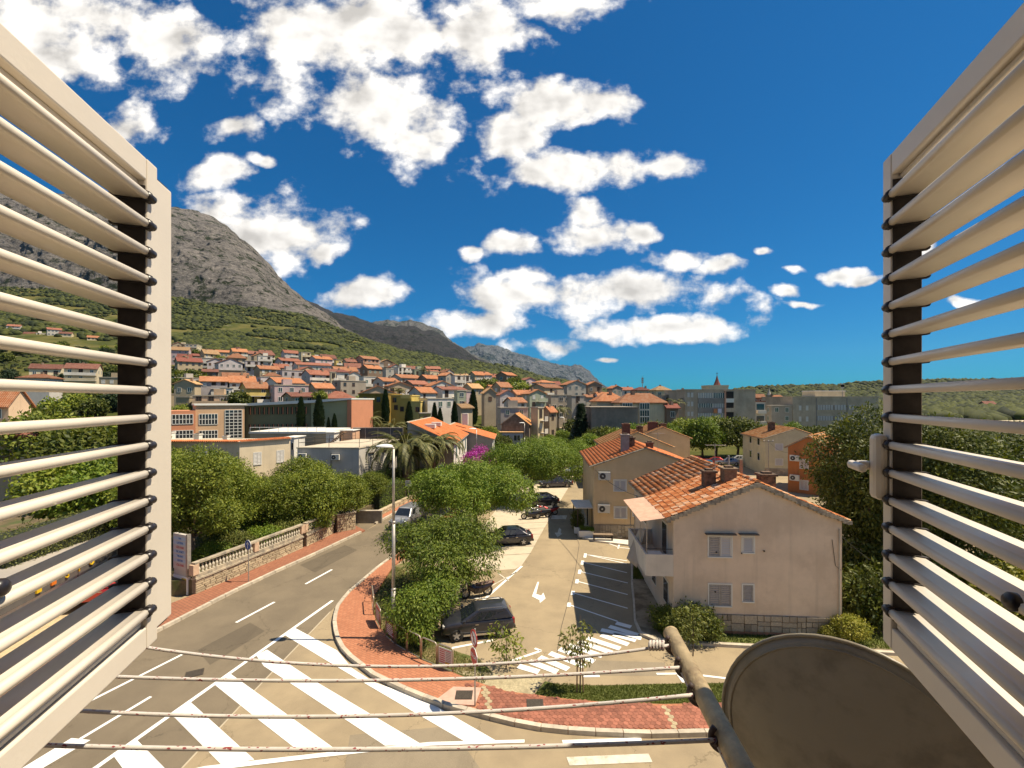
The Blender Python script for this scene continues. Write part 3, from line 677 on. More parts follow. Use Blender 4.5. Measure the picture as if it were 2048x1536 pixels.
# one-way arrow sign
t = thing('road_sign', 'round blue sign with white arrow on a post at the brick sidewalk', 'road sign', G(497, 1163, .11), R(-28))
MB().tube([(0, 0, 0), (0, 0, 2.5)], .03, 8).obj('post', GALV, t)
s_ = disc(MB(), .3, -.045, -.03, 28, 0, 2.2).obj('sign_plate', SWH, t); disc(MB(), .275, -.05, -.046, 28, 0, 2.2).obj('blue_disc', BLUE, s_)
mb = MB(); mb.box(-.028, .028, -.056, -.051, 2.0, 2.38)
for sg in (-1, 1): mb.add([(0, -.056, 2.41), (sg * .15, -.056, 2.25), (sg * .15, -.056, 2.19), (0, -.056, 2.33)], [(0, 1, 2, 3)[::-sg]])
mb.obj('arrow', SWH, s_)
# no-turn and stop pair, seen edge-on
t = thing('road_sign', 'post with a no-turn roundel above a red stop sign, turned edge-on', 'road sign', G(950, 1412, .11), R(-62))
MB().tube([(0, 0, 0), (0, 0, 2.75)], .03, 8).obj('post', GALV, t)
s_ = disc(MB(), .3, -.05, -.035, 28, 0, 2.42).obj('no_turn_plate', SRED, t); disc(MB(), .23, -.055, -.051, 28, 0, 2.42).obj('white_disc', SWH, s_)
MB().box(-.03, .03, -.06, -.056, 2.28, 2.5).obj('turn_arrow', SBK, s_); MB().box(-.26, .26, -.066, -.061, -.03, .03, Matrix.Translation((0, 0, 2.42)) @ Matrix.Rotation(R(45), 4, 'Y')).obj('red_bar', SRED, s_)
s_ = MB().lathe([(.32, -.05), (.32, -.035)], 8, Matrix.Translation((0, 0, 1.78)) @ Matrix.Rotation(R(22.5), 4, 'Y'), 'y').obj('stop_plate', SWH, t)
MB().lathe([(.295, -.056), (.295, -.051)], 8, Matrix.Translation((0, 0, 1.78)) @ Matrix.Rotation(R(22.5), 4, 'Y'), 'y').obj('red_octagon', SRED, s_)
o = link('stop_text', text_mesh('STOP', .2, SWH), s_, (0, -.06, 1.78)); o.rotation_euler = (R(90), 0, 0)
# distant signs
def plate_sign(loc, w, h, z, m, label, rz=0, lines_=0, tri=False, bars=None):
    t = thing('road_sign', label, 'road sign', loc, rz); MB().tube([(0, 0, 0), (0, 0, z + h / 2)], .035, 8).obj('post', GALV, t)
    s_ = MB().box(-w / 2, w / 2, -.06, -.035, z - h / 2, z + h / 2).obj('sign_plate', SWH, t); MB().box(-w / 2 + .03, w / 2 - .03, -.068, -.061, z - h / 2 + .03, z + h / 2 - .03).obj('sign_face', m, s_)
    for k in range(lines_): MB().box(-w * .4, w * .35, -.074, -.069, z + h * (.3 - .25 * k), z + h * (.36 - .25 * k)).obj('text_line', bars or SWH, s_)
    if tri:
        MB().add([(-w * .3, -.073, z - h * .28), (w * .3, -.073, z - h * .28), (0, -.073, z + h * .34)], [(0, 1, 2)]).obj('white_triangle', SWH, s_)
        MB().box(-.04, .05, -.08, -.074, z - h * .2, z + h * .12).obj('walking_figure', SBK, s_)
p = A(856, 990, 50); plate_sign((p.x, 50, 0), .75, .75, A(856, 961, 50).z, BLUE, 'square blue pedestrian crossing sign beside the hedge', 0, 0, True)
p = A(817, 996, 47); plate_sign((p.x, 47, 0), .62, .6, A(817, 967, 47).z, flat('grey_face', (.5, .5, .47), .5), 'small white board on a post beside the clipped hedge', 0, 3, False, SBK)
p = A(882, 950, 56); plate_sign((p.x, 56, 0), .8, .5, A(883, 931, 56).z, BLUE, 'blue direction plate half hidden under the large palm', 0, 2)

# ---- advertising totem by the garden wall
t = thing('advertising_totem', 'tall white advertising board with blue and red lines of text by the wall', 'sign board', G(366, 1186, .02), R(-24))
bz = MB().box(-.75, .55, -.09, .09, 0, 1.0).obj('base_board', WHITEP, t); MB().box(-.7, .42, -.07, .07, 1.0, 1.35).obj('middle_board', flat('grey_board', (.5, .47, .4), .5), t)
tb = MB().box(-.75, .42, -.09, .09, 1.35, 3.35).obj('upper_board', flat('totem_grey', (.55, .5, .44), .5), t); MB().box(.43, .56, -.1, .1, 1.0, 3.4).obj('side_post', GALV, t)
for k, (s, c) in enumerate([('MA', 'b'), ('LATERA', 'b'), ('CELI BAR', 'r'), ('DE ANET', 'b'), ('TIRANT', 'b'), ('ORTIM', 'b'), ('CELI BAR', 'r')]):
    zc = 3.1 - k * .25; MB().box(-.7, .38, -.1, -.092, zc - .09, zc + .09).obj('name_strip', flat('pale_blue', (.42, .5, .58), .5) if c == 'b' else flat('pale_rose', (.55, .46, .42), .5), tb)
    o = link('text', text_mesh(s, .17, flat('blue_ink', (.02, .12, .36), .5) if c == 'b' else SRED), tb, (-.1, -.104, zc)); o.rotation_euler = (R(90), 0, 0)
MB().box(.05, .45, -.1, -.092, .72, .9).obj('yellow_strip', flat('yellow_ink', (.6, .4, .03), .6), bz)
o = link('text', text_mesh('AUTO', .3, BLUE), bz, (-.38, -.1, .52)); o.rotation_euler = (R(90), 0, 0)
for k in range(4): MB().box(.05, .42, -.1, -.092, .58 - k * .13, .62 - k * .13).obj('text_line', flat('grey_ink', (.2, .18, .17), .6), bz)

# ================================================================== GARDEN WALL WITH BALUSTRADE
STONE = mat('buff_wall_stone', (.50, .40, .255), .9, .14, 6, .5, 30, rand=.3, col2=(.38, .3, .2), c2scale=4)
MORT = mat('wall_mortar', (.25, .195, .13), .95, .15, 8)
CAP = mat('coping_stone', (.42, .35, .25), .9, .16, 5, .5, 40, col2=(.22, .19, .15), c2scale=3)
BAL = mat('baluster_stone', (.54, .48, .37), .85, .1, 6, .2, 40)
def stonebox(): return bevel_mesh(MB().box(-.5, .5, -.5, .5, -.5, .5))
def bevel_mesh(mb, w=.06):
    me = mb.mesh('stone', STONE); b = bmesh.new(); b.from_mesh(me); bmesh.ops.bevel(b, geom=b.edges[:], offset=w, segments=1, affect='EDGES', profile=.6)
    for v_ in b.verts: v_.co += Vector((random.uniform(-.03, .03), random.uniform(-.03, .03), random.uniform(-.03, .03)))
    b.to_mesh(me); b.free(); return me
STN = [stonebox() for _ in range(5)]
BALM = MB().lathe([(.055, 0), (.07, .02), (.07, .06), (.04, .1), (.085, .2), (.075, .27), (.035, .36), (.03, .42), (.06, .45), (.06, .48)], 10).mesh('baluster', BAL, True)
def stone_course_wall(root, L, z0, z1, rows, lmin, lmax, thick, mt_=None, front=-1):
    for r_ in range(rows):
        x = 0; za = z0 + (z1 - z0) * r_ / rows; zb = z0 + (z1 - z0) * (r_ + 1) / rows
        while x < L - .02:
            w = min(random.uniform(lmin, lmax), L - x)
            if L - x - w < lmin * .6: w = L - x
            o = link('stone', random.choice(STN), root, (x + w / 2, front * random.uniform(.0, .025), (za + zb) / 2)); o.scale = (max(.02, w - .022), thick, max(.02, zb - za - .02))
            x += w
def garden_wall(a, b, label, dark=False):
    a, b = G(*a, .1), G(*b, .1); d = b - a; L = d.length
    t = thing('garden_wall', label, 'wall', (a.x, a.y, .1), math.atan2(d.y, d.x))
    MB().box(0, L, -.1, .16, 0, .78).obj('mortar_core', MORT, t)
    stone_course_wall(t, L, 0, .76, 6, .28, .62, .26)
    MB().box(-.03, L + .03, -.2, .2, .78, .88).obj('coping', CAP, t)
    MB().box(0, L, -.13, .13, .88, 1.08).obj('plinth', CAP, t)
    n = max(1, round(L / 3.6))
    for k in range(n + 1):
        x = L * k / n; o = MB().box(x - .17, x + .17, -.17, .17, 1.083, 1.66).obj('pier', mat('pier_stone', (.52, .36, .24), .9, .15, 4), t)
    for k in range(n):
        xa, xb = L * k / n + .17, L * (k + 1) / n - .17; m_ = int((xb - xa) / .21)
        for q in range(m_): link('baluster', BALM, t, (xa + (q + .5) * (xb - xa) / m_, 0, 1.08))
    MB().box(-.05, L + .05, -.15, .15, 1.662, 1.77).obj('handrail', CAP, t)
garden_wall((388, 1188), (603, 1096), 'long buff stone garden wall topped by a classical balustrade')
garden_wall((610, 1093), (664, 1067), 'short shaded stone garden wall with balustrade beside the gate')
a = G(672, 1064, .1); t = thing('gate_pier', 'rough stone gate pier at the corner of the side street', 'wall', a, R(40))
MB().box(0, 1.55, -.2, .2, 0, 1.4).obj('mortar_core', MORT, t); stone_course_wall(t, 1.55, 0, 1.4, 7, .25, .5, .5); MB().box(-.06, 1.61, -.3, .3, 1.4, 1.5).obj('coping', CAP, t)
t = thing('garden_gate', 'dark metal garden gate between the balustrade and the stone pier', 'gate', G(666, 1066, .1), R(40)); MB().box(0, 1.1, -.02, .02, .1, .16).obj('bottom_bar', IRON, t); MB().box(0, 1.1, -.02, .02, 1.5, 1.56).obj('top_bar', IRON, t)
for k in range(9): MB().tube([(.06 + k * .12, 0, .1), (.06 + k * .12, 0, 1.7)], .014, 5).obj('bar', IRON, t)
t = thing('block_wall', 'low grey concrete block wall closing the side street', 'wall', G(706, 1046, 0), R(0)); MB().box(0, 2.6, -.12, .12, 0, 1.05).obj('wall_body', mat('grey_blockwork', (.3, .26, .2), .95, .15, 3, .4, 30), t); MB().box(-.04, 2.64, -.16, .16, 1.05, 1.14).obj('coping', KERB, t)
a, b = G(752, 1034, .1), G(842, 989, .1); d = b - a; t = thing('rubble_wall', 'low rough rubble edging wall under the clipped hedge', 'wall', a, math.atan2(d.y, d.x)); MB().box(0, d.length, -.1, .25, -.05, .35).obj('earth_core', SOIL, t); stone_course_wall(t, d.length, 0, .5, 3, .2, .5, .4)
# garden behind the wall
gz = .85
mb = MB(); P = [G(386, 1188, .1), G(603, 1095, .1), G(668, 1066, .1)]; P = [(p.x - .05, p.y + .1) for p in P] + [(-14, 42), (-9, 60), (-60, 62), (-60, 26), (-24, 24.5)]
mb.prism(P, -.05, gz); struct(mb.obj('garden', SOIL))

# repair patches in the asphalt, the street climbing on to the town
PATCH = asphalt('asphalt_repair', (.27, .22, .15), (.225, .182, .125)); PATCH2 = asphalt('asphalt_pale_repair', (.4, .32, .205), (.345, .275, .175)); PATCHR = asphalt('road_repair', (.135, .108, .074), (.115, .092, .064))
sheet('asphalt_patch', [(700, 1470), (900, 1452), (960, 1536), (690, 1536)], .0045, PATCH); sheet('asphalt_patch', [(1180, 1320), (1330, 1325), (1330, 1352), (1170, 1350)], .0045, PATCH)
sheet('road_patch', [(395, 1300), (500, 1245), (530, 1262), (420, 1330)], .0075, PATCHR); sheet('road_patch', [(600, 1130), (690, 1090), (715, 1100), (630, 1145)], .0075, PATCHR)
mb = MB()
for k in range(8):
    Ya, Yb = 96 + k * 7, 96 + (k + 1) * 7; f_ = lambda Y_: (1088 + (Y_ - 96) * .62, 1126 + (Y_ - 96) * .36)
    P = [(( (px - CX) / F * Y_), Y_, ground_z((px - CX) / F * Y_, Y_) + .25) for Y_ in (Ya, Yb) for px in f_(Y_)]; mb.add([P[0], P[1], P[3], P[2]], [(0, 1, 2, 3)])
struct(mb.obj('upper_street', PATCH2))
# ================================================================== NEAR HOUSES
def tilemat(name, stops, dirt=.35):
    m = bpy.data.materials.new(name); m.use_nodes = True; nt = m.node_tree; nt.nodes.clear(); T = NT(nt)
    r_ = T.m('FRACT', T.m('ADD', T.n('ShaderNodeObjectInfo').outputs['Random'], T.n('ShaderNodeNewGeometry').outputs['Random Per Island']))
    c = T.ramp(r_, stops)
    P = T.n('ShaderNodeNewGeometry').outputs['Position']
    c = T.mix(T.m('MULTIPLY', T.ss(T.noise(P, 3.5, 6, .7), .5, .75), dirt), c, (.09, .06, .04))
    c = T.mix(T.m('MULTIPLY', T.ss(T.noise(P, 9, 4, .7), .55, .7), .3), c, (.55, .42, .3))
    b = T.n('ShaderNodeBsdfPrincipled', {'Base Color': c, 'Roughness': .85, 'Specular IOR Level': .2})
    T.link(b.outputs[0], T.n('ShaderNodeOutputMaterial').inputs[0]); return m
TILE = tilemat('weathered_clay_tile', [(0, (.33, .10, .035)), (.3, (.48, .16, .05)), (.62, (.56, .22, .085)), (.85, (.58, .31, .16)), (1, (.62, .40, .27))])
TILE2 = tilemat('orange_clay_tile', [(0, (.44, .12, .04)), (.5, (.52, .16, .055)), (1, (.55, .2, .08))], .2)
TILE3 = tilemat('buff_clay_tile', [(0, (.42, .16, .05)), (.5, (.55, .25, .09)), (1, (.6, .36, .17))], .35)
TW, TL = .225, .3
def tile_mesh(mt_):
    mb = MB(); prof = [(0, .0), (.05, -.006), (.115, .0), (.135, .028), (.165, .045), (.195, .03), (TW, .002)]
    vs = []
    for y, dz in ((0, .03), (TL + .05, 0.0)):
        vs += [(x, y, z + dz) for x, z in prof]
    n = len(prof)
    fs = [(i, i + 1, n + i + 1, n + i) for i in range(n - 1)]
    o = len(vs); vs += [(x, 0, z + .03 - .018) for x, z in prof]
    fs += [(o + i, o + i + 1, i + 1, i) for i in range(n - 1)]
    mb.add(vs, fs); return mb.mesh('roof_tile', mt_)
_TM = {}
RIDGE = {}
def tiled_slope(parent, p0, ux, uy, nx, ny, mt_, singles=0, skip=None):
    # p0: lower corner at the eave, ux along the eave, uy up the slope (unit); tiles laid one by one, the rest joined
    nz = ux.cross(uy); M = Matrix((ux, uy, nz)).transposed().to_4x4(); M.translation = p0
    if mt_.name not in _TM: _TM[mt_.name] = tile_mesh(mt_)
    me = _TM[mt_.name]; base = np.array([v_.co[:] for v_ in me.vertices]); fc = np.array([list(f.vertices) for f in me.polygons])
    cells = [(i, j) for j in range(ny) for i in range(nx)]
    cells.sort(key=lambda c: c[0] * .7 + c[1] * .3)
    co = []; q = []; cnt = 0; k = 0
    for (i, j) in cells:
        jx, jy, jz = random.uniform(-.006, .006), random.uniform(-.012, .012), random.uniform(0, .008)
        if skip and skip(i * TW, j * TL): continue
        if cnt < singles:
            o = link('roof_tile', me, parent); L = Matrix.Translation((i * TW + jx, j * TL + jy, jz)); o.matrix_local = M @ L; cnt += 1
        else:
            b_ = base + np.array([i * TW + jx, j * TL + jy, jz]); co.append(b_); q.append(fc + k * len(base)); k += 1
    if co:
        co = np.concatenate(co); q = np.concatenate(q); Rm = np.array(M.to_3x3()); co = co @ Rm.T + np.array(M.translation)
        struct(link('tile_field', npmesh('tile_field', co, q, mt_), parent), 'stuff')

FRAME = flat('window_white', (.68, .65, .58), .5); SHUT = mat('grey_shutter', (.36, .33, .29), .75, .15, 12, rand=.15); SHUTW = flat('pale_shutter', (.6, .57, .52), .6)
def louver_leaf(w, h, m, n=14, tilt=.02, y=-.05):
    mb = MB(); e = .05
    mb.box(0, e, y, y + .035, 0, h); mb.box(w - e, w, y, y + .035, 0, h); mb.box(e, w - e, y, y + .035, 0, e); mb.box(e, w - e, y, y + .035, h - e, h)
    for k in range(n):
        z = e + (h - 2 * e) * (k + .5) / n; s_ = (h - 2 * e) / n * .33
        mb.quad((e, y + .002, z - s_), (w - e, y + .002, z - s_), (w - e, y + .03, z + s_), (e, y + .03, z + s_))
    return mb
def shutter_window(parent, x, z, w, h, m=SHUT, leaves=2, hood=False, mats=None, y=0, slats=10, frame=FRAME):
    f = MB(); b_ = .06
    f.box(-w / 2 - b_, -w / 2, y - .03, y + .05, -h / 2 - b_, h / 2 + b_); f.box(w / 2, w / 2 + b_, y - .03, y + .05, -h / 2 - b_, h / 2 + b_)
    f.box(-w / 2, w / 2, y - .03, y + .05, h / 2, h / 2 + b_); f.box(-w / 2 - .03, w / 2 + .03, y - .07, y + .05, -h / 2 - b_, -h / 2)
    wn_ = f.obj('window', frame, parent, (x, 0, z))
    MB().box(-w / 2, w / 2, y + .006, y + .012, -h / 2, h / 2).obj('backing', DARK, wn_)
    for k in range(leaves):
        lw = w / leaves; o = louver_leaf(lw - .02, h - .02, (mats or [m] * leaves)[k], slats, y=y - .03).obj('shutter', (mats or [m] * leaves)[k], wn_, (-w / 2 + k * lw + .01, 0, -h / 2 + .01))
    if hood: MB().box(-w / 2 - .18, w / 2 + .18, y - .2, y, h / 2 + .12, h / 2 + .17).obj('hood', mat('dark_hood', (.12, .1, .08), .9), wn_)
    return wn_
def stone_base(parent, L, z0, z1, y=-.012):
    z = z0; rows = []
    MB().box(-.02, L + .02, -.02, .05, z0, z1).obj('plinth_mortar', MORT, parent)
    x = 0
    while x < L:
        w = random.uniform(.35, .7); w = min(w, L - x)
        if L - x - w < .2: w = L - x
        n = random.choice((2, 3, 3)); cuts = sorted([z0, z1] + [z0 + (z1 - z0) * (k + random.uniform(-.15, .15)) / n for k in range(1, n)])
        for a, b in zip(cuts[:-1], cuts[1:]):
            parts = [(x, x + w)] if random.random() < .55 else [(x, x + w * .5), (x + w * .5, x + w)]
            for xa, xb in parts:
                o = link('plinth_stone', random.choice(STNG), parent, ((xa + xb) / 2, y - .025 + random.uniform(-.012, .006), (a + b) / 2)); o.scale = (max(.03, xb - xa - .03), .07, max(.03, b - a - .03))
        x += w
GREYST = mat('grey_plinth_stone', (.36, .30, .225), .92, .18, 6, .5, 30, rand=.35)
STNG = []
for s_ in STN[:4]:
    c_ = s_.copy(); c_.materials.clear(); c_.materials.append(GREYST); STNG.append(c_)
BRICKC = mat('sooty_chimney', (.16, .10, .065), .95, .3, 5, .8, 25, col2=(.05, .04, .03), c2scale=4)
def chimney(parent, x, y, z0, z1, sx_, sy_, cap=True, m=None):
    c = MB(); c.box(x - sx_, x + sx_, y - sy_, y + sy_, z0, z1 - .12); o = c.obj('chimney', m or BRICKC, parent)
    if cap:
        MB().box(x - sx_ - .07, x + sx_ + .07, y - sy_ - .07, y + sy_ + .07, z1 - .12, z1 - .02).obj('chimney_cap', m or BRICKC, o)
        MB().box(x - sx_ * .6, x + sx_ * .6, y - sy_ * .6, y + sy_ * .6, z1 - .02, z1 + .07).obj('flue', BRICKC, o)
def antenna(parent, x, y, z0, h, n=4):
    t = MB().tube([(x, y, z0), (x, y, z0 + h)], .02, 6).obj('aerial_mast', GALV, parent)
    MB().tube([(x - .5, y, z0 + h - .08), (x + .6, y, z0 + h - .08)], .012, 5).obj('aerial_boom', GALV, t)
    for k in range(n): MB().tube([(x - .45 + k * .3, y - .25, z0 + h - .08), (x - .45 + k * .3, y + .25, z0 + h - .08)], .008, 4).obj('aerial_rod', GALV, t)

def gable_house(name, label, org, th, w, d, ze, zr, wallm, tilem, singles=0, ov=.38, base=True, cat='house', noridge=False):
    rz = -R(th); t = thing(name, label, cat, (org[0], org[1], org[2] if len(org) > 2 else 0), rz)
    mb = MB(); pr = [(0, -.4), (w, -.4), (w, ze), (w / 2, zr), (0, ze)]
    vs = [(x, 0, z) for x, z in pr] + [(x, d, z) for x, z in pr]
    mb.add(vs, [(0, 1, 2, 3, 4), (9, 8, 7, 6, 5), (0, 5, 6, 1), (1, 6, 7, 2), (4, 9, 5, 0)])
    mb.obj('wall', wallm, t)
    sl = (zr - ze) / (w / 2); L = math.hypot(w / 2, zr - ze); ux_ = (w / 2) / L; uz_ = (zr - ze) / L
    gv = .14; rf = MB(); th_ = .09
    e0 = (-ov, ze - ov * sl); r0 = (w / 2, zr)
    for sgn in (1, -1):
        a = (e0[0], e0[1]) if sgn == 1 else (w - e0[0], e0[1]); b = r0
        q = [(a[0], -gv, a[1] + .02), (b[0], -gv, b[1] + .02), (b[0], d + gv, b[1] + .02), (a[0], d + gv, a[1] + .02)]
        q2 = [(x, y, z + th_) for x, y, z in q]
        rf.add(q + q2, [(0, 1, 2, 3)[::sgn], (4, 5, 6, 7)[::-sgn], (0, 1, 5, 4)[::-sgn], (0, 3, 7, 4)[::sgn], (2, 3, 7, 6)[::sgn]])
    roof = rf.obj('roof', CAP, t)
    ny = int((L + ov / ux_) / TL); nx = int((d + 2 * gv) / TW)
    up = Vector((ux_, 0, uz_)); nrm = Vector((-uz_, 0, ux_))
    # left slope: eave runs towards +y; ux = -y so that ux x uy points up
    tiled_slope(roof, Vector((-ov, d + gv, ze - ov * sl)) + Vector((0, 0, th_ + .03)), Vector((0, -1, 0)), up, nx, ny, tilem, 0)if singles == 0 else \
        tiled_slope_left(roof, -ov, d, gv, ze - ov * sl + th_ + .03, up, nx, ny, tilem, singles)
    up2 = Vector((-ux_, 0, uz_))
    tiled_slope(roof, Vector((w + ov, -gv, ze - ov * sl + th_ + .03)), Vector((0, 1, 0)), up2, nx, ny, tilem, 0)
    if not noridge:
        k = 0; y = -gv
        rm = RIDGE.setdefault(tilem.name, None)
        if rm is None:
            mb = MB(); secs = []
            for yy_, r_ in ((0, .13), (.4, .11)): secs.append([(r_ * math.cos(R(a_)), yy_, r_ * math.sin(R(a_)) * .9) for a_ in range(0, 181, 30)])
            n = len(secs[0]); mb.add(secs[0] + secs[1], [(j, j + 1, n + j + 1, n + j) for j in range(n - 1)]); mb.add(secs[0], [tuple(range(n))]); mb.add(secs[1], [tuple(range(n))[::-1]])
            RIDGE[tilem.name] = rm = mb.mesh('ridge_tile', tilem)
        while y < d + gv - .2: link('ridge_tile', rm, roof, (w / 2, y, zr + th_ + .03)); y += .36
    return t
def tiled_slope_left(roof, x, d, gv, z, up, nx, ny, tilem, singles):
    # i=0 must be the column nearest the street so the nearest tiles are single objects
    ux = Vector((0, -1, 0)); p0 = Vector((x, d + gv, z))
    nz = ux.cross(up); M = Matrix((ux, up, nz)).transposed().to_4x4(); M.translation = p0
    if tilem.name not in _TM: _TM[tilem.name] = tile_mesh(tilem)
    me = _TM[tilem.name]; base = np.array([v_.co[:] for v_ in me.vertices]); fc = np.array([list(f.vertices) for f in me.polygons])
    off = (d + 2 * gv) - nx * TW; co = []; q = []; cnt = 0
    for i in range(nx - 1, -1, -1):
        for j in range(ny):
            jx, jy, jz = random.uniform(-.008, .008) + off, random.uniform(-.02, .02), random.uniform(0, .012)
            if cnt < singles:
                o = link('roof_tile', me, roof); o.matrix_local = M @ Matrix.Translation((i * TW + jx, j * TL + jy, jz)) @ Matrix.Rotation(random.uniform(-.02, .02), 4, 'Z'); cnt += 1
            else:
                q.append(fc + len(co) * len(base)); co.append(base + np.array([i * TW + jx, j * TL + jy, jz]))
    co = np.concatenate(co); q = np.concatenate(q); co = co @ np.array(M.to_3x3()).T + np.array(M.translation)
    struct(link('tile_field', npmesh('tile_field', co, q, tilem), roof), 'stuff')

STUC = mat('beige_stucco', (.69, .545, .40), .93, .07, .8, .35, 70, streak=.26, col2=(.6, .465, .335), c2scale=.5)
STUC2 = mat('warm_stucco', (.6, .44, .255), .93, .07, .8, .35, 70, streak=.12)
STUC3 = mat('pale_yellow_stucco', (.56, .50, .32), .93, .08, .8, .3, 70, streak=.15)
ORNG = mat('orange_stucco', (.48, .17, .055), .93, .08, .8, .3, 70, streak=.15)
g = G(1347, 1268)
mh = gable_house('house', 'beige stucco gabled house with weathered clay tile roof and balcony on its side', (g.x, g.y), 4, 7.55, 9.2, 5.5, 7.1, STUC, TILE, 300)
def on_front(px, py, Y): p = A(px, py, Y); return p
def fx(t, px, py, Yg=None):
    # position on the front face (local y = 0) of house t seen at pixel (px, py)
    rz = t.rotation_euler.z; o = t.location; dx, dy = math.cos(rz), math.sin(rz); k = (px - CX) / F
    s_ = (k * o.y - o.x) / (dx - k * dy); Y = o.y + s_ * dy
    return s_, H - (py - HY) / F * Y - o.z
for (px, py, w, h, m, n, hood, mm) in [(1440, 1093, 1.02, .92, SHUTW, 2, True, [SHUT, SHUTW]), (1496, 1089, .5, .72, SHUTW, 1, True, None), (1440, 1190, 1.0, .98, SHUT, 2, False, None), (1496, 1186, .46, .76, SHUT, 1, False, None)]:
    x, z = fx(mh, px, py); shutter_window(mh, x, z, w, h, m, n, hood, mm)
stone_base(mh, 7.55, .25, 1.02)
MB().box(-.03, 7.58, -.045, .03, -.2, .25).obj('red_footing', mat('red_footing', (.36, .17, .1), .9, .2, 3), mh)
# verge mortar under the gable tiles
for sgn in (0, 1):
    mb = MB(); n = 22
    for k in range(n):
        a, b = k / n, (k + 1) / n; f_ = lambda s: (3.775 * s - .35 * (1 - s) if sgn == 0 else 7.55 - 3.775 * s + .35 * (1 - s), 5.36 + (7.1 - 5.36) * s)
        (xa, za), (xb, zb) = f_(a), f_(b); h_ = random.uniform(.06, .13); mb.box(min(xa, xb), max(xa, xb), -.15 - random.uniform(0, .03), -.01, min(za, zb) - h_ + .03, max(za, zb) + .05)
    mb.obj('verge_mortar', CAP, mh)
chimney(mh, 2.35, 2.1, 5.9, 7.42, .27, .27, True); chimney(mh, 3.2, 1.75, 6.3, 7.62, .3, .28, True, mat('brown_chimney', (.23, .16, .1), .95, .25, 5, .7, 25)); chimney(mh, 4.55, .75, 6.3, 7.5, .33, .27)
MB().tube([(3.55, 2.6, 6.9), (3.55, 2.6, 8.1)], .05, 8).obj('vent_pipe', GALV, mh); MB().box(4.4, 4.52, 3.2, 3.32, 6.8, 7.8).obj('vent_post', mat('rusty_post', (.3, .2, .13), .9), mh)
antenna(mh, 3.3, 3.8, 7.0, 1.6)
# balcony on the west side
PL = mat('white_plaster', (.62, .55, .45), .9, .08, 1.2, .2, 60, streak=.1)
bal = MB(); bal.box(-1.25, 0, .1, 4.2, 2.72, 2.9); bo = bal.obj('balcony', PL, mh)
MB().box(-1.3, -1.2, .0, 4.3, 2.72, 3.72).obj('parapet', PL, bo); MB().box(-1.199, -.005, -.002, .1, 2.70, 3.72).obj('parapet', PL, bo); MB().box(-1.199, -.005, 4.2, 4.3, 2.72, 3.72).obj('parapet', PL, bo)
for (x, y) in ((-1.2, .15), (-1.2, 1.6), (-1.2, 3.0), (-1.2, 4.2)): MB().tube([(x, y, 3.7), (x, y, 5.3)], .022, 6).obj('canopy_post', GALV, bo)
MB().tube([(-1.22, .1, 3.95), (-.02, .1, 3.95)], .02, 6).obj('rail', IRON, bo)
cn = MB(); n = 26
for k in range(n):
    y0_, y1_ = -.05 + 4.5 * k / n, -.05 + 4.5 * (k + 1) / n
    cn.add([(-1.55, y0_, 5.28), (-.1, y0_, 5.5), (-.1, (y0_ + y1_) / 2, 5.54), (-1.55, (y0_ + y1_) / 2, 5.32), (-1.55, y1_, 5.28), (-.1, y1_, 5.5)], [(0, 1, 2, 3), (3, 2, 5, 4)])
cn.obj('canopy', mat('pink_canopy_sheet', (.58, .36, .25), .85, .12, 3, .3, 30), bo)
MB().box(-.03, .02, 1.0, 2.0, 2.92, 4.9).obj('balcony_door', FRAME, mh); MB().box(-.04, -.031, 1.1, 1.9, 3.3, 4.8).obj('door_glass', GLASS, mh)
MB().box(-1.0, -.35, .5, 1.1, 3.5, 3.54).obj('balcony_table', WHITEP, bo)
for k, y in enumerate((5.5, 7.4)):
    o = MB().box(-.03, .03, y, y + 1.0, 3.6, 4.8).obj('side_window', FRAME, mh); MB().box(-.04, -.031, y + .06, y + .94, 3.66, 4.74).obj('pane', GLASS, o)
for k, y in enumerate((.8, 3.2, 6)):
    o = MB().box(-.03, .03, y, y + .9, .9, 2.1).obj('side_window', FRAME, mh); MB().box(-.04, -.031, y + .06, y + .84, .96, 2.04).obj('pane', GLASS, o)
# cloth awning hanging from the balcony
mb = MB(); nu, nv_ = 8, 10; top = (A(1279, 1056, 24), A(1291, 1058, 23.3)); bot = (A(1253, 1117, 23.6), A(1273, 1135, 22.9))
vs = []
for j_ in range(nv_ + 1):
    for i_ in range(nu + 1):
        a_ = top[0].lerp(top[1], i_ / nu); b_ = bot[0].lerp(bot[1], i_ / nu); p = a_.lerp(b_, j_ / nv_); vs.append(p + Vector((0, .06 * math.sin(i_ * 1.3) + .1 * math.sin(j_ / nv_ * 3.14), 0)))
mb.add(vs, [(j_ * (nu + 1) + i_, j_ * (nu + 1) + i_ + 1, (j_ + 1) * (nu + 1) + i_ + 1, (j_ + 1) * (nu + 1) + i_) for j_ in range(nv_) for i_ in range(nu)])
o = mb.obj('awning', mat('beige_canvas', (.46, .37, .27), .9, .06, 2), None, smooth=True); tag(o, 'loose beige canvas awning hanging below the house balcony', 'awning')
sm = o.modifiers.new('solid', 'SOLIDIFY'); sm.thickness = .01

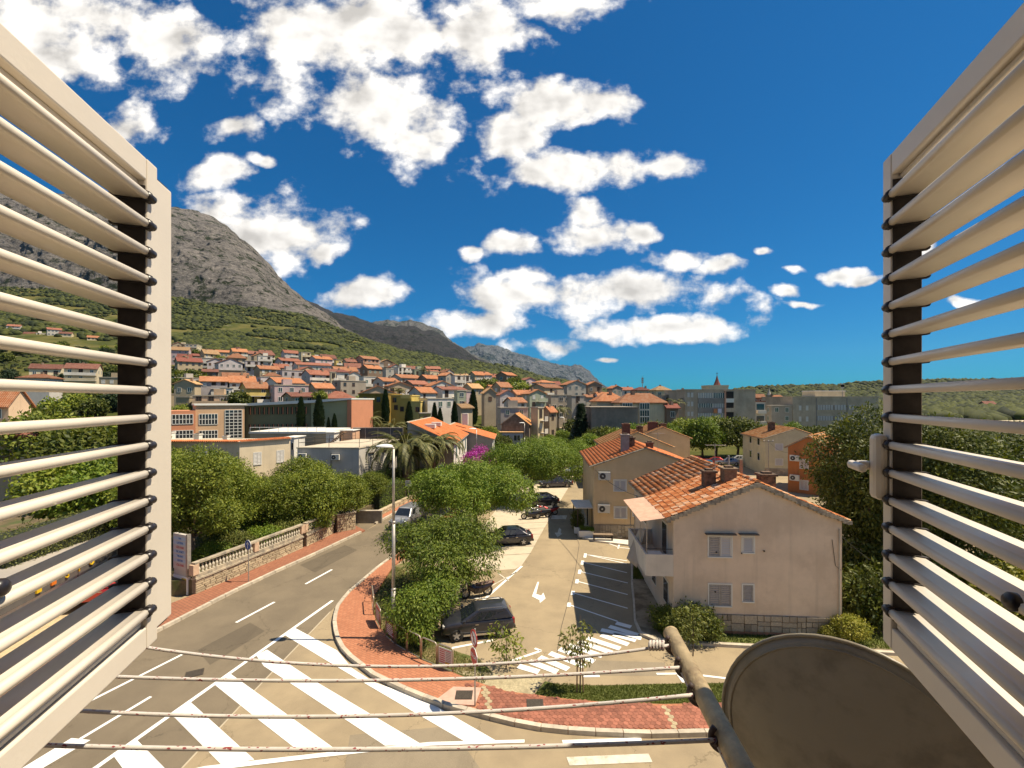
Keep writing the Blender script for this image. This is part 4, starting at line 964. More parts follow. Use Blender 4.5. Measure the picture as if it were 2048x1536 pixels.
def ac_unit(px, py, Y, label, rz=0, s=1.0):
    p = A(px, py, Y); t = thing('air_conditioner', label, 'air conditioner', p, rz); W_, H_, D_ = .8 * s, .55 * s, .3 * s
    MB().box(-W_ / 2, W_ / 2, -D_, 0, -H_ / 2, H_ / 2).obj('casing', flat('ac_white', (.6, .57, .5), .5), t)
    f_ = MB().lathe([(.21 * s, -D_ - .012), (.21 * s, -D_ - .002)], 18, Matrix.Translation((-W_ * .16, 0, 0)), 'y').obj('fan_grille', flat('ac_dark', (.05, .045, .04), .7), t)
    MB().lathe([(.06 * s, -D_ - .03), (.05 * s, -D_ - .013)], 10, Matrix.Translation((-W_ * .16, 0, 0)), 'y').obj('fan_hub', flat('ac_white', (.6, .57, .5), .5), f_)
    for sg in (-1, 1): MB().box(sg * W_ * .35 - .02, sg * W_ * .35 + .02, -D_, 0, -H_ / 2 - .04, -H_ / 2).obj('bracket', IRON, t)

# second house of the row
g = G(1188, 1077)
h2 = gable_house('house', 'warm beige gabled house with bright orange tile roof and stone plinth', (g.x, g.y), 4, 8.1, 10, 5.75, 7.15, STUC2, TILE2)
for (px, py, w, h, n) in [(1240, 971, .95, .85, 2), (1272, 968, .48, .66, 1), (1241, 1025, .95, .85, 2), (1272, 1023, .5, .7, 1), (1234, 1066, .85, .55, 2)]:
    x, z = fx(h2, px, py); shutter_window(h2, x, z, w, h, SHUTW, n, False, None, 0, 10)
stone_base(h2, 8.1, .12, 1.12)
chimney(h2, 2.7, 1.6, 6.2, 8.2, .3, .3, True, mat('lilac_plaster', (.33, .27, .24), .9)); chimney(h2, 3.3, 2.4, 6.2, 7.9, .3, .3); chimney(h2, 4.6, 1.2, 6.4, 7.6, .25, .25); antenna(h2, 5.2, .9, 6.6, 1.8, 3)
ac_unit(1208, 951, 35.7, 'upper air conditioner with dark hood on the warm beige house wall', R(-4), 1.15); ac_unit(1207, 1016, 35.7, 'lower air conditioner with round fan on the warm beige house wall', R(-4), 1.15)
# bench, planters and arbour at its corner
p = G(1205, 1078, .1); t = thing('bench', 'small weathered bench against the stone plinth', 'bench', p, R(-4))
MB().box(-.75, .75, -.5, -.1, .42, .48).obj('seat', mat('bench_wood', (.25, .18, .12), .85), t)
for x in (-.7, .7): MB().box(x - .04, x + .04, -.48, -.12, 0, .42).obj('leg', IRON, t)
for k, (px, py, lb) in enumerate([(1173, 1073, 'long white planter box with small plants at the house corner'), (1157, 1066, 'white planter box beside the dark arbour climber')]):
    p = G(px, py, .1); t = thing('planter', lb, 'planter', p); W_ = .62 if k == 0 else .35
    bevel(MB().box(-W_, W_, -.2, .2, 0, .5).obj('trough', WHITEP, t), .02); MB().box(-W_ + .04, W_ - .04, -.16, .16, .5, .51).obj('soil', SOIL, t)
p = G(1165, 1066, .1); t = thing('arbour', 'dark shaded arbour lean-to at the corner of the warm beige house', 'arbour', p)
for x, y in ((-.4, 0), (.8, 0), (-.4, 2.4), (.8, 2.4)): MB().box(x - .05, x + .05, y - .05, y + .05, 0, 2.05).obj('post', IRON, t)
MB().box(-.6, 1.0, -.2, 2.7, 2.05, 2.13).obj('roof_sheet', flat('white_sheet', (.62, .58, .52), .6), t)
# third and fourth houses
o3 = A(1209, 893, 56); h3 = gable_house('house', 'gabled house with buff tile roof and brown chimneys behind the orange-roofed one', (o3.x, 56), 4, 8.2, 9, 5.2, 6.9, STUC2, TILE3)
chimney(h3, 2.9, 1.5, 6, 8.0, .45, .45, True, mat('brown_brick_stack', (.18, .07, .045), .9)); chimney(h3, 4.6, 1.5, 6.4, 7.7, .35, .35)
o4 = A(1274, 876, 68); h4 = gable_house('house', 'gabled house farthest along the row with plain tan gable wall', (o4.x, 68), 4, 7.8, 9, 5.25, 6.8, STUC2, TILE3)
chimney(h4, 2.8, 2.0, 6, 7.6, .7, .4, True, mat('brown_brick_stack', (.18, .07, .045), .9)); chimney(h4, 4.2, 1.6, 6.4, 7.4, .5, .4)
# pale yellow house
o5 = A(1530, 878, 66); h5 = gable_house('house', 'pale yellow house with orange hipped gable roof and grey stone plinth', (o5.x, 66), 10, 8.2, 9.8, 5.35, 6.75, STUC3, TILE3)
for (px, py, w, h, n) in [(1558, 894, 1.0, .9, 2), (1558, 924, 1.0, .9, 2)]: x, z = fx(h5, px, py); shutter_window(h5, x, z, w, h, SHUTW, n, False, None, 0, 8)
stone_base(h5, 8.2, .1, 1.0); chimney(h5, 2.3, 4, 6, 7.6, .4, .4)
for y in (2, 5.5):
    for z in (1.8, 4.1): o = MB().box(-.03, .03, y, y + 1, z, z + 1.2).obj('side_window', FRAME, h5); MB().box(-.04, -.031, y + .08, y + .92, z + .08, z + 1.12).obj('pane', GLASS, o)
# orange house
o6 = A(1576, 893, 54); h6 = gable_house('house', 'burnt orange rendered house half hidden by the large dark tree', (o6.x, 54), 45, 4.3, 8, 5.4, 6.7, ORNG, TILE3)
for (px, py) in [(1608, 928), (1608, 970)]: x, z = fx(h6, px, py); shutter_window(h6, x, z, .8, 1.05, SHUTW, 2, False, None, 0, 8)
ac_unit(1590, 916, 53.0, 'white air conditioner high on the orange house wall', R(-45), 1.2); ac_unit(1590, 955, 53.0, 'white air conditioner low on the orange house wall', R(-45), 1.2)

# ================================================================== LEFT-HAND BUILDINGS (corner + two wall directions)
def corner_block(name, label, corner, va, vb, z0, z1, m, cat='building', roofm=None, rim=.15, rimm=None):
    # corner nearest the street, va = vector along the left wall, vb = vector along the right wall
    t = thing(name, label, cat, corner); a, b = Vector(va), Vector(vb)
    P = [Vector((0, 0)), b, a + b, a]
    MB().prism([(p.x, p.y) for p in P], z0, z1).obj('wall', m, t)
    q = [p + (p - (a + b) / 2).normalized() * .12 for p in P]
    MB().prism([(p.x, p.y) for p in q], z1, z1 + rim).obj('roof', roofm or CONC, t)
    return t
def wall_window(t, vec, s, z, w, h, leaves=2, m=None, frame=FRAME, hood=False):
    v_ = Vector(vec).normalized(); ang = math.atan2(v_.y, v_.x)
    e = shutter_window(t, 0, 0, w, h, m or SHUTW, leaves, hood, None, 0, 8, frame); e.location = (v_.x * s, v_.y * s, z); e.rotation_euler = (0, 0, ang if v_.x > 0 else ang + math.pi); return e
CREAM = mat('cream_render', (.62, .51, .35), .93, .08, .6, .3, 60, streak=.2); GREYW = mat('grey_white_render', (.5, .46, .4), .93, .08, .6, .3, 60, streak=.3)
WHT = mat('white_render', (.66, .62, .54), .93, .06, .6, .2, 60, streak=.12)
c = A(479, 886, 50); va, vb = (-14, .4), (3.4, 4.6)
b1 = corner_block('flat_roof_house', 'cream flat-roofed house edged with red tiles and grey shutters', (c.x, 50, 0), va, vb, .5, c.z, CREAM, 'house', CONC, .1)
for s, in ((1.9,), (4.5,)): wall_window(b1, vb, s, 4.3, .8, 1.35)
def tile_coping(t, a, b, z):
    a, b = Vector(a), Vector(b); d = b - a; n = int(d.length / .24); me = coping_mesh
    for k in range(min(n, 290)):
        p = a + d * (k + .5) / n; o = link('coping_tile', me, t, (p.x, p.y, z)); o.rotation_euler = (0, 0, math.atan2(d.y, d.x))
mbx = MB(); secs = [[(r_ * math.cos(R(a_)), y_, r_ * math.sin(R(a_)) + z_) for a_ in range(0, 181, 45)] for y_, r_, z_ in ((-.3, .115, -.06), (.35, .1, .06))]
mbx.add(secs[0] + secs[1], [(j, j + 1, 6 + j, 5 + j) for j in range(4)]); mbx.add(secs[0], [(0, 1, 2, 3, 4)]); coping_mesh = mbx.mesh('coping_tile', TILE2)
tile_coping(b1, (-14, .4), (0, 0), c.z + .2); tile_coping(b1, (0, 0), (3.4, 4.6), c.z + .2)
chimney(b1, -6, 2, c.z, c.z + .9, .3, .3, True, WHT); chimney(b1, -9.5, 2.4, c.z, c.z + 1.1, .35, .3, True, WHT); chimney(b1, -2.5, 1.6, c.z, c.z + .7, .25, .25, True, WHT)
ac_unit(409, 905, 50.05, 'white air conditioner on the shaded wall above the garden trees', 0, 1.0)
c = A(718, 897, 50); va, vb = (-6.9, .1), (2.9, 10.6)
b2 = corner_block('flat_roof_house', 'grey-white cube house with a railed roof terrace', (c.x, 50, 0), va, vb, .5, c.z, GREYW, 'house', CONC, .12)
for s in (2.4, 5.2): wall_window(b2, vb, s, 4.0, .8, 1.5, hood=True)
wall_window(b2, va, 4.8, 3.6, 1.3, 1.5, 3, mat('grey_blind', (.4, .36, .31), .8))
ac_unit(672, 914, 49.95, 'air conditioner on the grey cube house near its lit corner', 0, 1.1); ac_unit(606, 912, 49.95, 'air conditioner on the grey cube house beside the shuttered window', 0, 1.1)
MB().tube([(-3.1, -.03, .9), (-3.1, -.03, c.z - .5)], .04, 6).obj('downpipe', IRON, b2)
zt = c.z + .12
for a_, b_ in (((-6.8, .2), (0, .12)), ((0, .12), (2.8, 10.4)), ((-6.8, .2), (-4.0, 10.4))):
    a_, b_ = Vector(a_), Vector(b_); n = max(2, int((b_ - a_).length / 2.3))
    for k in range(n + 1): p = a_.lerp(b_, k / n); MB().tube([(p.x, p.y, zt), (p.x, p.y, zt + .95)], .03, 5).obj('railing_post', IRON, b2)
    for hh in (.5, .95): MB().tube([(a_.x, a_.y, zt + hh), (b_.x, b_.y, zt + hh)], .022, 5).obj('railing_bar', IRON, b2)
# upper beige block, stair and screens behind the terrace
def front_block(name, label, px0, px1, yt, yb, Y, depth, m, cat='building', roof=.12, roofm=None):
    a, b = A(px0, yt, Y), A(px1, yb, Y); t = thing(name, label, cat, (a.x, Y, 0)); w = b.x - a.x
    MB().box(0, w, 0, depth, min(b.z, 1) - 3, a.z).obj('wall', m, t)
    if roof: MB().box(-.12, w + .12, -.12, depth + .12, a.z, a.z + roof).obj('roof', roofm or WHT, t)
    return t
fb = front_block('terrace_block', 'beige upper block with white parapet and thin roof railing', 500, 652, 867, 905, 62, 9, mat('tan_render', (.44, .35, .22), .93, .06, 1), 'building', .25)
zz_ = A(500, 867, 62).z + .25; w_ = A(652, 867, 62).x - A(500, 867, 62).x
for k in range(9): MB().tube([(w_ * k / 8, 0, zz_), (w_ * k / 8, 0, zz_ + .6)], .03, 5).obj('railing_post', WHITEP, fb)
MB().tube([(0, 0, zz_ + .6), (w_, 0, zz_ + .6)], .03, 5).obj('railing_bar', WHITEP, fb)
x, z = (A(604, 877, 62).x - fb.location.x), A(604, 877, 62).z; o = MB().box(x - .35, x + .35, -.04, .02, z - .25, z + .25).obj('window', FRAME, fb); MB().box(x - .28, x + .28, -.05, -.041, z - .18, z + .18).obj('pane', GLASS, o)
yb_ = front_block('stair_bay', 'small white glazed stair bay between two flat-roofed houses', 566, 588, 876, 908, 57, 3, WHT, 'building', .1)
for k in range(3): x = .3 + k * .38; o = MB().box(x, x + .3, -.05, .02, A(570, 900, 57).z, A(570, 885, 57).z).obj('window', FRAME, yb_); MB().box(x + .04, x + .26, -.06, -.051, A(570, 899, 57).z, A(570, 886, 57).z).obj('pane', GLASS, o)
fb2 = front_block('roof_room', 'small white roof room next to the open stair', 652, 668, 866, 892, 61, 3, WHT)
fb3 = front_block('roof_room', 'peach rendered wall behind the wooden roof stair', 682, 705, 862, 890, 63, 3, mat('peach_render', (.6, .36, .22), .93, .06, 1), 'building', .1)
t = thing('open_stair', 'steep wooden open stair leaning up to the roof room', 'stair', (A(656, 889, 58).x, 58, A(656, 889, 58).z))
for k in range(9): x, z = .22 * k, .19 * k; MB().box(x, x + .3, 0, 1.0, z, z + .06).obj('tread', mat('stair_wood', (.24, .14, .07), .85), t)
for y in (0, .95): MB().tube([(0, y, 0), (2.0, y, 1.7)], .05, 5).obj('stringer', mat('stair_wood', (.24, .14, .07), .85), t)
a, b = A(706, 856, 66), A(806, 886, 66); t = thing('screen_fence', 'long dark grey mesh screen fence behind the white house', 'fence', (a.x, 66, b.z - .3)); w = b.x - a.x; hgt = a.z - b.z + .3
for k in range(4): MB().box(w * k / 4 + .02, w * (k + 1) / 4 - .02, 0, .06, 0, hgt).obj('screen_panel', mat('grey_mesh', (.10, .098, .095), .85, .15, 3), t)
for k in range(5): MB().tube([(w * k / 4, -.04, -.5), (w * k / 4, -.04, hgt + .1)], .04, 6).obj('post', GALV, t)
MB().tube([(0, -.04, hgt + .06), (w, -.04, hgt + .06)], .04, 6).obj('top_rail', GALV, t)
MB().box(-.2, w + .2, .5, 1, -6, .1).obj('support_wall', mat('tan_render', (.44, .35, .22)), t)
# ---- school building
PEACH = mat('peach_school', (.60, .38, .22), .93, .05, .5, .2, 60, streak=.1); GRN = mat('sage_school', (.195, .19, .105), .93, .06, .5, .2, 60, streak=.1); SAL = mat('salmon_school', (.56, .23, .12), .93, .05, .5)
t = thing('school', 'long school building with peach front, sage green wing and white fascia', 'school', (0, 0, 0))
def face(pts, Y, D, m, name, parent=t):
    P = [A(x, y, Y) for x, y in pts]; n = len(P); mb = MB(); vs = [tuple(p) for p in P] + [(p.x, p.y + D, p.z) for p in P]
    fs = [tuple(range(n)), tuple(range(2 * n - 1, n - 1, -1))] + [(i, n + i, n + (i + 1) % n, (i + 1) % n) for i in range(n)]
    mb.add(vs, fs); return mb.obj(name, m, parent)
PH = R(38)
def turned(px0, Y0, px1, yt, yb, D, m, name):
    a_ = A(px0, yt, Y0); k = (px1 - CX) / F; c_, s_ = math.cos(PH), math.sin(PH); L = (k * Y0 - a_.x) / (c_ - k * s_); M = Matrix.Translation((a_.x, Y0, 0)) @ Matrix.Rotation(PH, 4, 'Z')
    zb = H - (yb - HY) / F * Y0; MB().box(0, L, 0, D, zb, a_.z, M).obj(name, m, t); return M, L, a_
def twin(M, a_, Y0, px0, px1, y0, y1, nx, ny):
    c_, s_ = math.cos(PH), math.sin(PH); f_ = lambda px: (((px - CX) / F * Y0 - a_.x) / (c_ - (px - CX) / F * s_)); x0_, x1_ = f_(px0), f_(px1); Ym = Y0 + (x0_ + x1_) / 2 * s_; z0_, z1_ = H - (y1 - HY) / F * Ym, H - (y0 - HY) / F * Ym
    o = MB().box(x0_, x1_, -.02, .02, z0_, z1_, M).obj('window', GLASS, t); w = x1_ - x0_; h = z1_ - z0_
    for k in range(nx + 1): MB().box(x0_ + w * k / nx - .05, x0_ + w * k / nx + .05, -.1, -.022, z0_, z1_, M).obj('mullion', FRAME, o)
    for k in range(ny + 1): MB().box(x0_, x1_, -.085, -.023, z0_ + h * k / ny - .05, z0_ + h * k / ny + .05, M).obj('transom', FRAME, o)
M1, L1, a1 = turned(330, 76, 391, 822, 930, 8, SAL, 'west_wall'); M2, L2, a2 = turned(391, 79, 489, 811, 925, 9, PEACH, 'front_wall')
twin(M1, a1, 76, 344, 386, 829, 848, 6, 2); twin(M1, a1, 76, 344, 386, 861, 877, 6, 2); twin(M2, a2, 79, 398, 435, 828, 849, 6, 2); twin(M2, a2, 79, 398, 435, 861, 877, 6, 2); twin(M2, a2, 79, 450, 484, 820, 876, 4, 9)
MB().box(-.2, L2 + .3, -.25, 9, a2.z, a2.z + .25, M2).obj('roof_edge', flat('white_fascia', (.72, .69, .62), .5), t)
face([(488.5, 812), (622, 805), (622, 915), (488.5, 915)], 85, 12, GRN, 'wing_wall'); face([(622.3, 806), (694, 801), (694, 915), (622.3, 915)], 84.7, 12, mat('pale_sage_school', (.36, .36, .21), .93, .05, .5), 'end_wall'); face([(694.3, 799), (703, 798.6), (703, 915), (694.3, 915)], 84.2, 13, SAL, 'end_strip')
face([(488, 807), (703, 796), (703, 799), (620, 806), (488, 812)], 84, 14, flat('white_fascia', (.72, .69, .62), .5), 'fascia')
def bandwin(px0, px1, y0, y1, nx, ny, Y):
    a, b = A(px0, y0, Y), A(px1, y1, Y); o = MB().box(a.x, b.x, Y - .02, Y + .03, b.z, a.z).obj('window', GLASS, t); w = b.x - a.x; h = a.z - b.z
    for k in range(nx + 1): MB().box(a.x + w * k / nx - .06, a.x + w * k / nx + .06, Y - .1, Y - .022, b.z, a.z).obj('mullion', FRAME, o)
    for k in range(ny + 1): MB().box(a.x, b.x, Y - .085, Y - .023, b.z + h * k / ny - .05, b.z + h * k / ny + .05).obj('transom', FRAME, o)
for k in range(13):
    for (y0, y1) in ((815, 829), (849, 857)):
        px = 498 + k * 9.3; a, b = A(px, y0 - k * .12, 84.9), A(px + 4, y1 - k * .12, 84.9)
        o = MB().box(a.x, b.x, 84.82, 84.95, b.z, a.z).obj('slit_window', DARK, t); MB().box(b.x - .1, b.x + .04, 84.74, 84.819, b.z, a.z).obj('reveal', SAL, o)
# ---- low orange-roofed pair by the bougainvillea
def shed_house(name, label, px0, px1, yr, ye, Y, depth, m, tm, mside, wins=0):
    a, b = A(px0, yr, Y), A(px1, ye, Y); t = thing(name, label, 'house', (a.x, Y, 0)); w = b.x - a.x; zr, ze = a.z, b.z
    vs = [(0, 0, -1), (w, 0, -1), (w, 0, ze), (0, 0, zr)]; vs += [(x, depth, z) for x, _, z in vs]
    MB().add(vs, [(0, 1, 2, 3), (7, 6, 5, 4), (0, 3, 7, 4)]).obj('gable_wall', m, t); MB().add([(w, 0, -1), (w, depth, -1), (w, depth, ze), (w, 0, ze)], [(0, 1, 2, 3)]).obj('side_wall', mside, t)
    L = math.hypot(w, zr - ze); up = Vector((-w / L, 0, (zr - ze) / L))
    rf = MB(); rf.add([(-.1, -.15, zr + .12), (w + .35, -.15, ze - .05), (w + .35, depth, ze - .05), (-.1, depth, zr + .12), (-.1, -.15, zr + .02), (w + .35, -.15, ze - .15), (w + .35, depth, ze - .15), (-.1, depth, zr + .02)], [(0, 1, 2, 3), (7, 6, 5, 4), (0, 4, 5, 1), (1, 5, 6, 2), (0, 3, 7, 4)]); r_ = rf.obj('roof', CAP, t)
    tiled_slope(r_, Vector((w + .35, -.15, ze - .02)), Vector((0, 1, 0)), up, int((depth + .1) / TW), int((L + .3) / TL), tm)
    for k in range(wins):
        y = depth * (k + .6) / (wins + .4); o = MB().box(w - .02, w + .05, y, y + 1.1, ze - 2.3, ze - .5).obj('window', FRAME, t); MB().box(w + .051, w + .07, y + .08, y + 1.02, ze - 2.2, ze - .6).obj('shutter', flat('teal_shutter', (.05, .12, .11), .6), o)
    return t
s1 = shed_house('long_house', 'low house with grey gable wall and long orange tiled slope', 815, 907, 845, 887, 58, 17, mat('grey_gable', (.29, .26, .22), .93, .08, .6, streak=.2), TILE2, WHT, 4)
s2 = shed_house('long_house', 'second low house with bright orange tiled slope and rooflights by the bougainvillea', 893, 985, 852, 878, 76, 11, mat('grey_gable', (.29, .26, .22)), TILE2, WHT, 2)
for y in (3, 8): MB().box(1.6, 3.0, y, y + 1.2, 7.2, 7.7).obj('rooflight', FRAME, s1)
MB().box(2.2, 3.2, 4, 5.2, 6.6, 8.6).obj('dormer', WHT, s2)

# small fittings on the beige house gable
MB().tube([(7.4, -.06, 1.0), (7.4, -.06, 5.1)], .03, 6).obj('downpipe', mat('grey_pipe', (.4, .35, .28), .7), mh); MB().tube([(7.1, -.03, 4.6), (7.25, -.03, 3.4), (7.5, -.03, 3.2)], .012, 4).obj('wall_cable', IRON, mh)
for (x, z) in ((1.95, 3.9), (3.1, 3.88), (1.9, 2.05), (4.1, 4.0)): MB().box(x - .03, x + .03, -.06, 0, z - .03, z + .03).obj('shutter_stay', IRON, mh)
# ================================================================== TOWN ON THE HILLSIDE
WC = {'white': (.62, .57, .5), 'cream': (.6, .5, .33), 'grey': (.4, .355, .3), 'lilac': (.45, .4, .39), 'tan': (.42, .33, .21), 'brown': (.27, .185, .125), 'yellow': (.58, .44, .14), 'mustard': (.29, .185, .03),
      'pink': (.55, .4, .39), 'salmon': (.5, .27, .18), 'green': (.33, .35, .25), 'concrete': (.38, .32, .25), 'stone': (.36, .29, .2), 'olive': (.4, .31, .08), 'peach': (.6, .42, .27), 'dark': (.135, .12, .1)}
WNAME = {'white': 'white', 'cream': 'cream', 'grey': 'grey', 'lilac': 'pale lilac', 'tan': 'tan', 'brown': 'brown', 'yellow': 'yellow', 'mustard': 'mustard', 'pink': 'pink', 'salmon': 'salmon', 'green': 'pale green', 'concrete': 'bare concrete', 'stone': 'old stone', 'olive': 'olive yellow', 'peach': 'peach', 'dark': 'dark grey'}
def wallm(k): return mat('town_' + k, WC[k], .93, .1, .35, streak=.25, rand=.24)
def rooft(name, a, b):
    m = bpy.data.materials.new(name); m.use_nodes = True; nt = m.node_tree; nt.nodes.clear(); T = NT(nt)
    tcn = T.n('ShaderNodeTexCoord').outputs['Object']
    wv = T.n('ShaderNodeTexWave', {'Vector': tcn, 'Scale': 1.2, 'Distortion': .4, 'Detail': 1}, bands_direction='X').outputs[1]
    wz = T.n('ShaderNodeTexWave', {'Vector': tcn, 'Scale': 1.0, 'Distortion': .3}, bands_direction='Z').outputs[1]
    c = T.mix(T.ss(T.noise(tcn, 1.6, 6, .75), .35, .68), a, b)
    c = T.mix(T.m('MULTIPLY', T.ss(T.noise(tcn, .5, 5, .6), .5, .7), .4), c, tuple(x * .5 for x in a))
    c = T.mix(T.m('MULTIPLY', wz, .25), c, tuple(x * .5 for x in a))
    c = T.mix(1.0, c, T.ramp(T.n('ShaderNodeObjectInfo').outputs['Random'], [(0, (.55, .62, .72)), (.35, (.8, .92, 1.05)), (.7, (1, 1, 1)), (1, (1.12, 1.2, 1.25))]), 'MULTIPLY')
    bn = T.n('ShaderNodeBump', {'Strength': .8, 'Distance': .08, 'Height': wv})
    b_ = T.n('ShaderNodeBsdfPrincipled', {'Base Color': c, 'Roughness': .88, 'Specular IOR Level': .2, 'Normal': bn.outputs[0]})
    T.link(b_.outputs[0], T.n('ShaderNodeOutputMaterial').inputs[0]); return m
RM = {'o': rooft('orange_roof', (.39, .135, .055), (.47, .23, .125)), 'r': rooft('red_roof', (.27, .09, .055), (.36, .165, .105)), 'b': rooft('buff_roof', (.48, .24, .1), (.56, .34, .17)), 'f': mat('flat_roof', (.42, .36, .28), .95, .15, .5), 'd': rooft('dark_red_roof', (.21, .07, .05), (.28, .1, .07))}
RN = {'o': 'orange', 'r': 'red', 'b': 'buff', 'd': 'dark red', 'f': 'flat'}
def winmesh(w, h, fr, gl, y=-.06):
    mb = MB(); e = .09
    mb.mat(0).box(-w / 2, -w / 2 + e, y, .03, -h / 2, h / 2); mb.box(w / 2 - e, w / 2, y, .03, -h / 2, h / 2); mb.box(-w / 2 + e, w / 2 - e, y, .03, -h / 2, -h / 2 + e); mb.box(-w / 2 + e, w / 2 - e, y, .03, h / 2 - e, h / 2); mb.box(-.04, .04, y, .03, -h / 2 + e, h / 2 - e)
    mb.mat(1).box(-w / 2 + e, w / 2 - e, y + .03, .02, -h / 2 + e, h / 2 - e)
    return mb.mesh('window', [fr, gl])
SHG = flat('green_shutter', (.05, .11, .08), .6); SHB = flat('brown_shutter', (.13, .07, .04), .6)
WM = [winmesh(1.1, 1.35, FRAME, GLASS), winmesh(1.1, 1.35, FRAME, SHUTW), winmesh(1.0, 1.3, SHB, GLASS), winmesh(1.0, 1.3, SHB, SHB), winmesh(1.1, 1.4, FRAME, SHG), winmesh(1.5, 1.4, FRAME, GLASS), winmesh(1.3, 2.1, SHB, DARK)]
HZ_PROJ = lambda p: (CX + F * p[0] / p[1], HY - F * (p[2] - H) / p[1])
town_labels = {}
def bld(px0, px1, ye, yb, Y, roof='gx', rise=8, wall='white', tile='o', yaw=45, ratio=.75, floors=None, balc=0, wtype=None, label=None, chim=1, sideless=False, win=True, name=None):
    pxm = (px0 + px1) / 2; Xc = (pxm - CX) / F * Y; rz = R(yaw); c_, s_ = math.cos(rz), math.sin(rz)
    w = (px1 - px0) / F * Y * .75; d = w * ratio
    for _ in range(6):
        xs = []
        for lx in (-w / 2, w / 2):
            for ly in (-d / 2, d / 2): X_ = Xc + lx * c_ - ly * s_; Y_ = Y + lx * s_ + ly * c_; xs.append(CX + F * X_ / Y_)
        k = (px1 - px0) / max(1e-3, max(xs) - min(xs)); w *= k; d *= k; Xc += (pxm - (max(xs) + min(xs)) / 2) / F * Y
    zb = H - (yb - HY) / F * Y; h = (yb - ye) / F * Y; rh = rise / F * Y
    fl = floors or max(1, round(h / 2.9)); rnm = RN['f' if roof == 'flat' else tile]
    if label is None:
        label = f"{WNAME[wall]} {['one','two','three','four','five','six'][min(fl,6)-1]}-storey house with {rnm} {'roof' if roof == 'flat' else {'gx':'gabled tile roof','gy':'tiled gable facing the bay','hip':'hipped tile roof','shed':'tile roof'}[roof]}" + (' and white balconies' if balc else '') + ' on the hillside'
    t = thing(name or ('house' if roof != 'flat' else 'apartment_building'), label, 'house' if roof != 'flat' else 'building', (Xc, Y, zb), rz, 'houses of the hillside town')
    hw, hd = w / 2, d / 2; mb = MB(); wm_ = wallm(wall)
    if roof == 'gx':
        pr = [(-hd, -6), (hd, -6), (hd, h), (0, h + rh), (-hd, h)]; vs = [(-hw, y, z) for y, z in pr] + [(hw, y, z) for y, z in pr]; mb.add(vs, [(0, 4, 3, 2, 1), (5, 6, 7, 8, 9), (0, 1, 6, 5), (1, 2, 7, 6), (4, 0, 5, 9)])
    elif roof == 'gy':
        pr = [(-hw, -6), (hw, -6), (hw, h), (0, h + rh), (-hw, h)]; vs = [(x, -hd, z) for x, z in pr] + [(x, hd, z) for x, z in pr]; mb.add(vs, [(0, 1, 2, 3, 4), (9, 8, 7, 6, 5), (0, 5, 6, 1), (1, 6, 7, 2), (4, 9, 5, 0)])
    else: mb.box(-hw, hw, -hd, hd, -6, h)
    mb.obj('wall', wm_, t)
    ov = .45; rf = MB(); tk = .22
    def slope(q):
        up = [(x, y, z + tk) for x, y, z in q]; n = len(q); rf.add(list(q) + up, [tuple(range(n))[::-1], tuple(range(n, 2 * n))] + [(i, (i + 1) % n, n + (i + 1) % n, n + i) for i in range(n)])
    if roof == 'gx':
        sl = rh / hd; slope([(-hw - .3, -hd - ov, h - sl * ov), (hw + .3, -hd - ov, h - sl * ov), (hw + .3, 0, h + rh), (-hw - .3, 0, h + rh)]); slope([(hw + .3, hd + ov, h - sl * ov), (-hw - .3, hd + ov, h - sl * ov), (-hw - .3, 0, h + rh), (hw + .3, 0, h + rh)])
    elif roof == 'gy':
        sl = rh / hw; slope([(-hw - ov, hd + .3, h - sl * ov), (-hw - ov, -hd - .3, h - sl * ov), (0, -hd - .3, h + rh), (0, hd + .3, h + rh)]); slope([(hw + ov, -hd - .3, h - sl * ov), (hw + ov, hd + .3, h - sl * ov), (0, hd + .3, h + rh), (0, -hd - .3, h + rh)])
    elif roof == 'hip':
        a, b = hw + ov, hd + ov; e = max(0.0, hw - hd) ; z0 = h - .1; z1 = h + rh
        if e < .3: e = .3
        slope([(-a, -b, z0), (a, -b, z0), (e, 0, z1), (-e, 0, z1)]); slope([(a, b, z0), (-a, b, z0), (-e, 0, z1), (e, 0, z1)]); slope([(a, -b, z0), (a, b, z0), (e, 0, z1)]); slope([(-a, b, z0), (-a, -b, z0), (-e, 0, z1)])
    else: rf.box(-hw - .15, hw + .15, -hd - .15, hd + .15, h, h + .25)
    ro = rf.obj('roof', RM['f'] if roof == 'flat' else RM[tile], t)
    if chim and roof != 'flat':
        for k in range(chim): x = random.uniform(-.6, .6) * hw; y = random.uniform(-.4, .4) * hd; MB().box(x - .3, x + .3, y - .3, y + .3, h + rh * .3, h + rh + .7).obj('chimney', wallm('brown'), ro)
    elif roof == 'flat' and w > 6 and random.random() < .7: x = random.uniform(-.4, .4) * hw; MB().box(x - 1.2, x + 1.2, -1, 1.2, h + .25, h + 1.9).obj('roof_hut', wm_, ro)
    fh = h / fl; rr = random.random(); wt_ = wtype if wtype is not None else random.choice((0, 0, 1, 2, 3, 4, 5))
    nc = max(1, int(w / 2.4))
    sides = [(0, w, hd, nc)] + ([] if sideless else [(-math.pi / 2, d, hw, max(0, int(d / 3.6))), (math.pi / 2, d, hw, max(0, int(d / 3.2)))])
    if win:
        for f_ in range(fl):
            for (ang, ww, off, n) in sides:
                for q in range(n):
                    if random.random() < .12: continue
                    x = -ww / 2 + ww * (q + .5) / n; z = fh * (f_ + .55); me = WM[6] if (balc and ang == 0 and random.random() < .5) else WM[wt_]
                    if z + .8 > h: z = h - .85
                    o = link('window', me, t); o.rotation_euler = (0, 0, ang); ca, sa = math.cos(ang), math.sin(ang); o.location = (x * ca + (off + .02) * sa, x * sa - (off + .02) * ca, z)
                    s2 = min(1, fh / 2.6); o.scale = (s2, 1, s2)
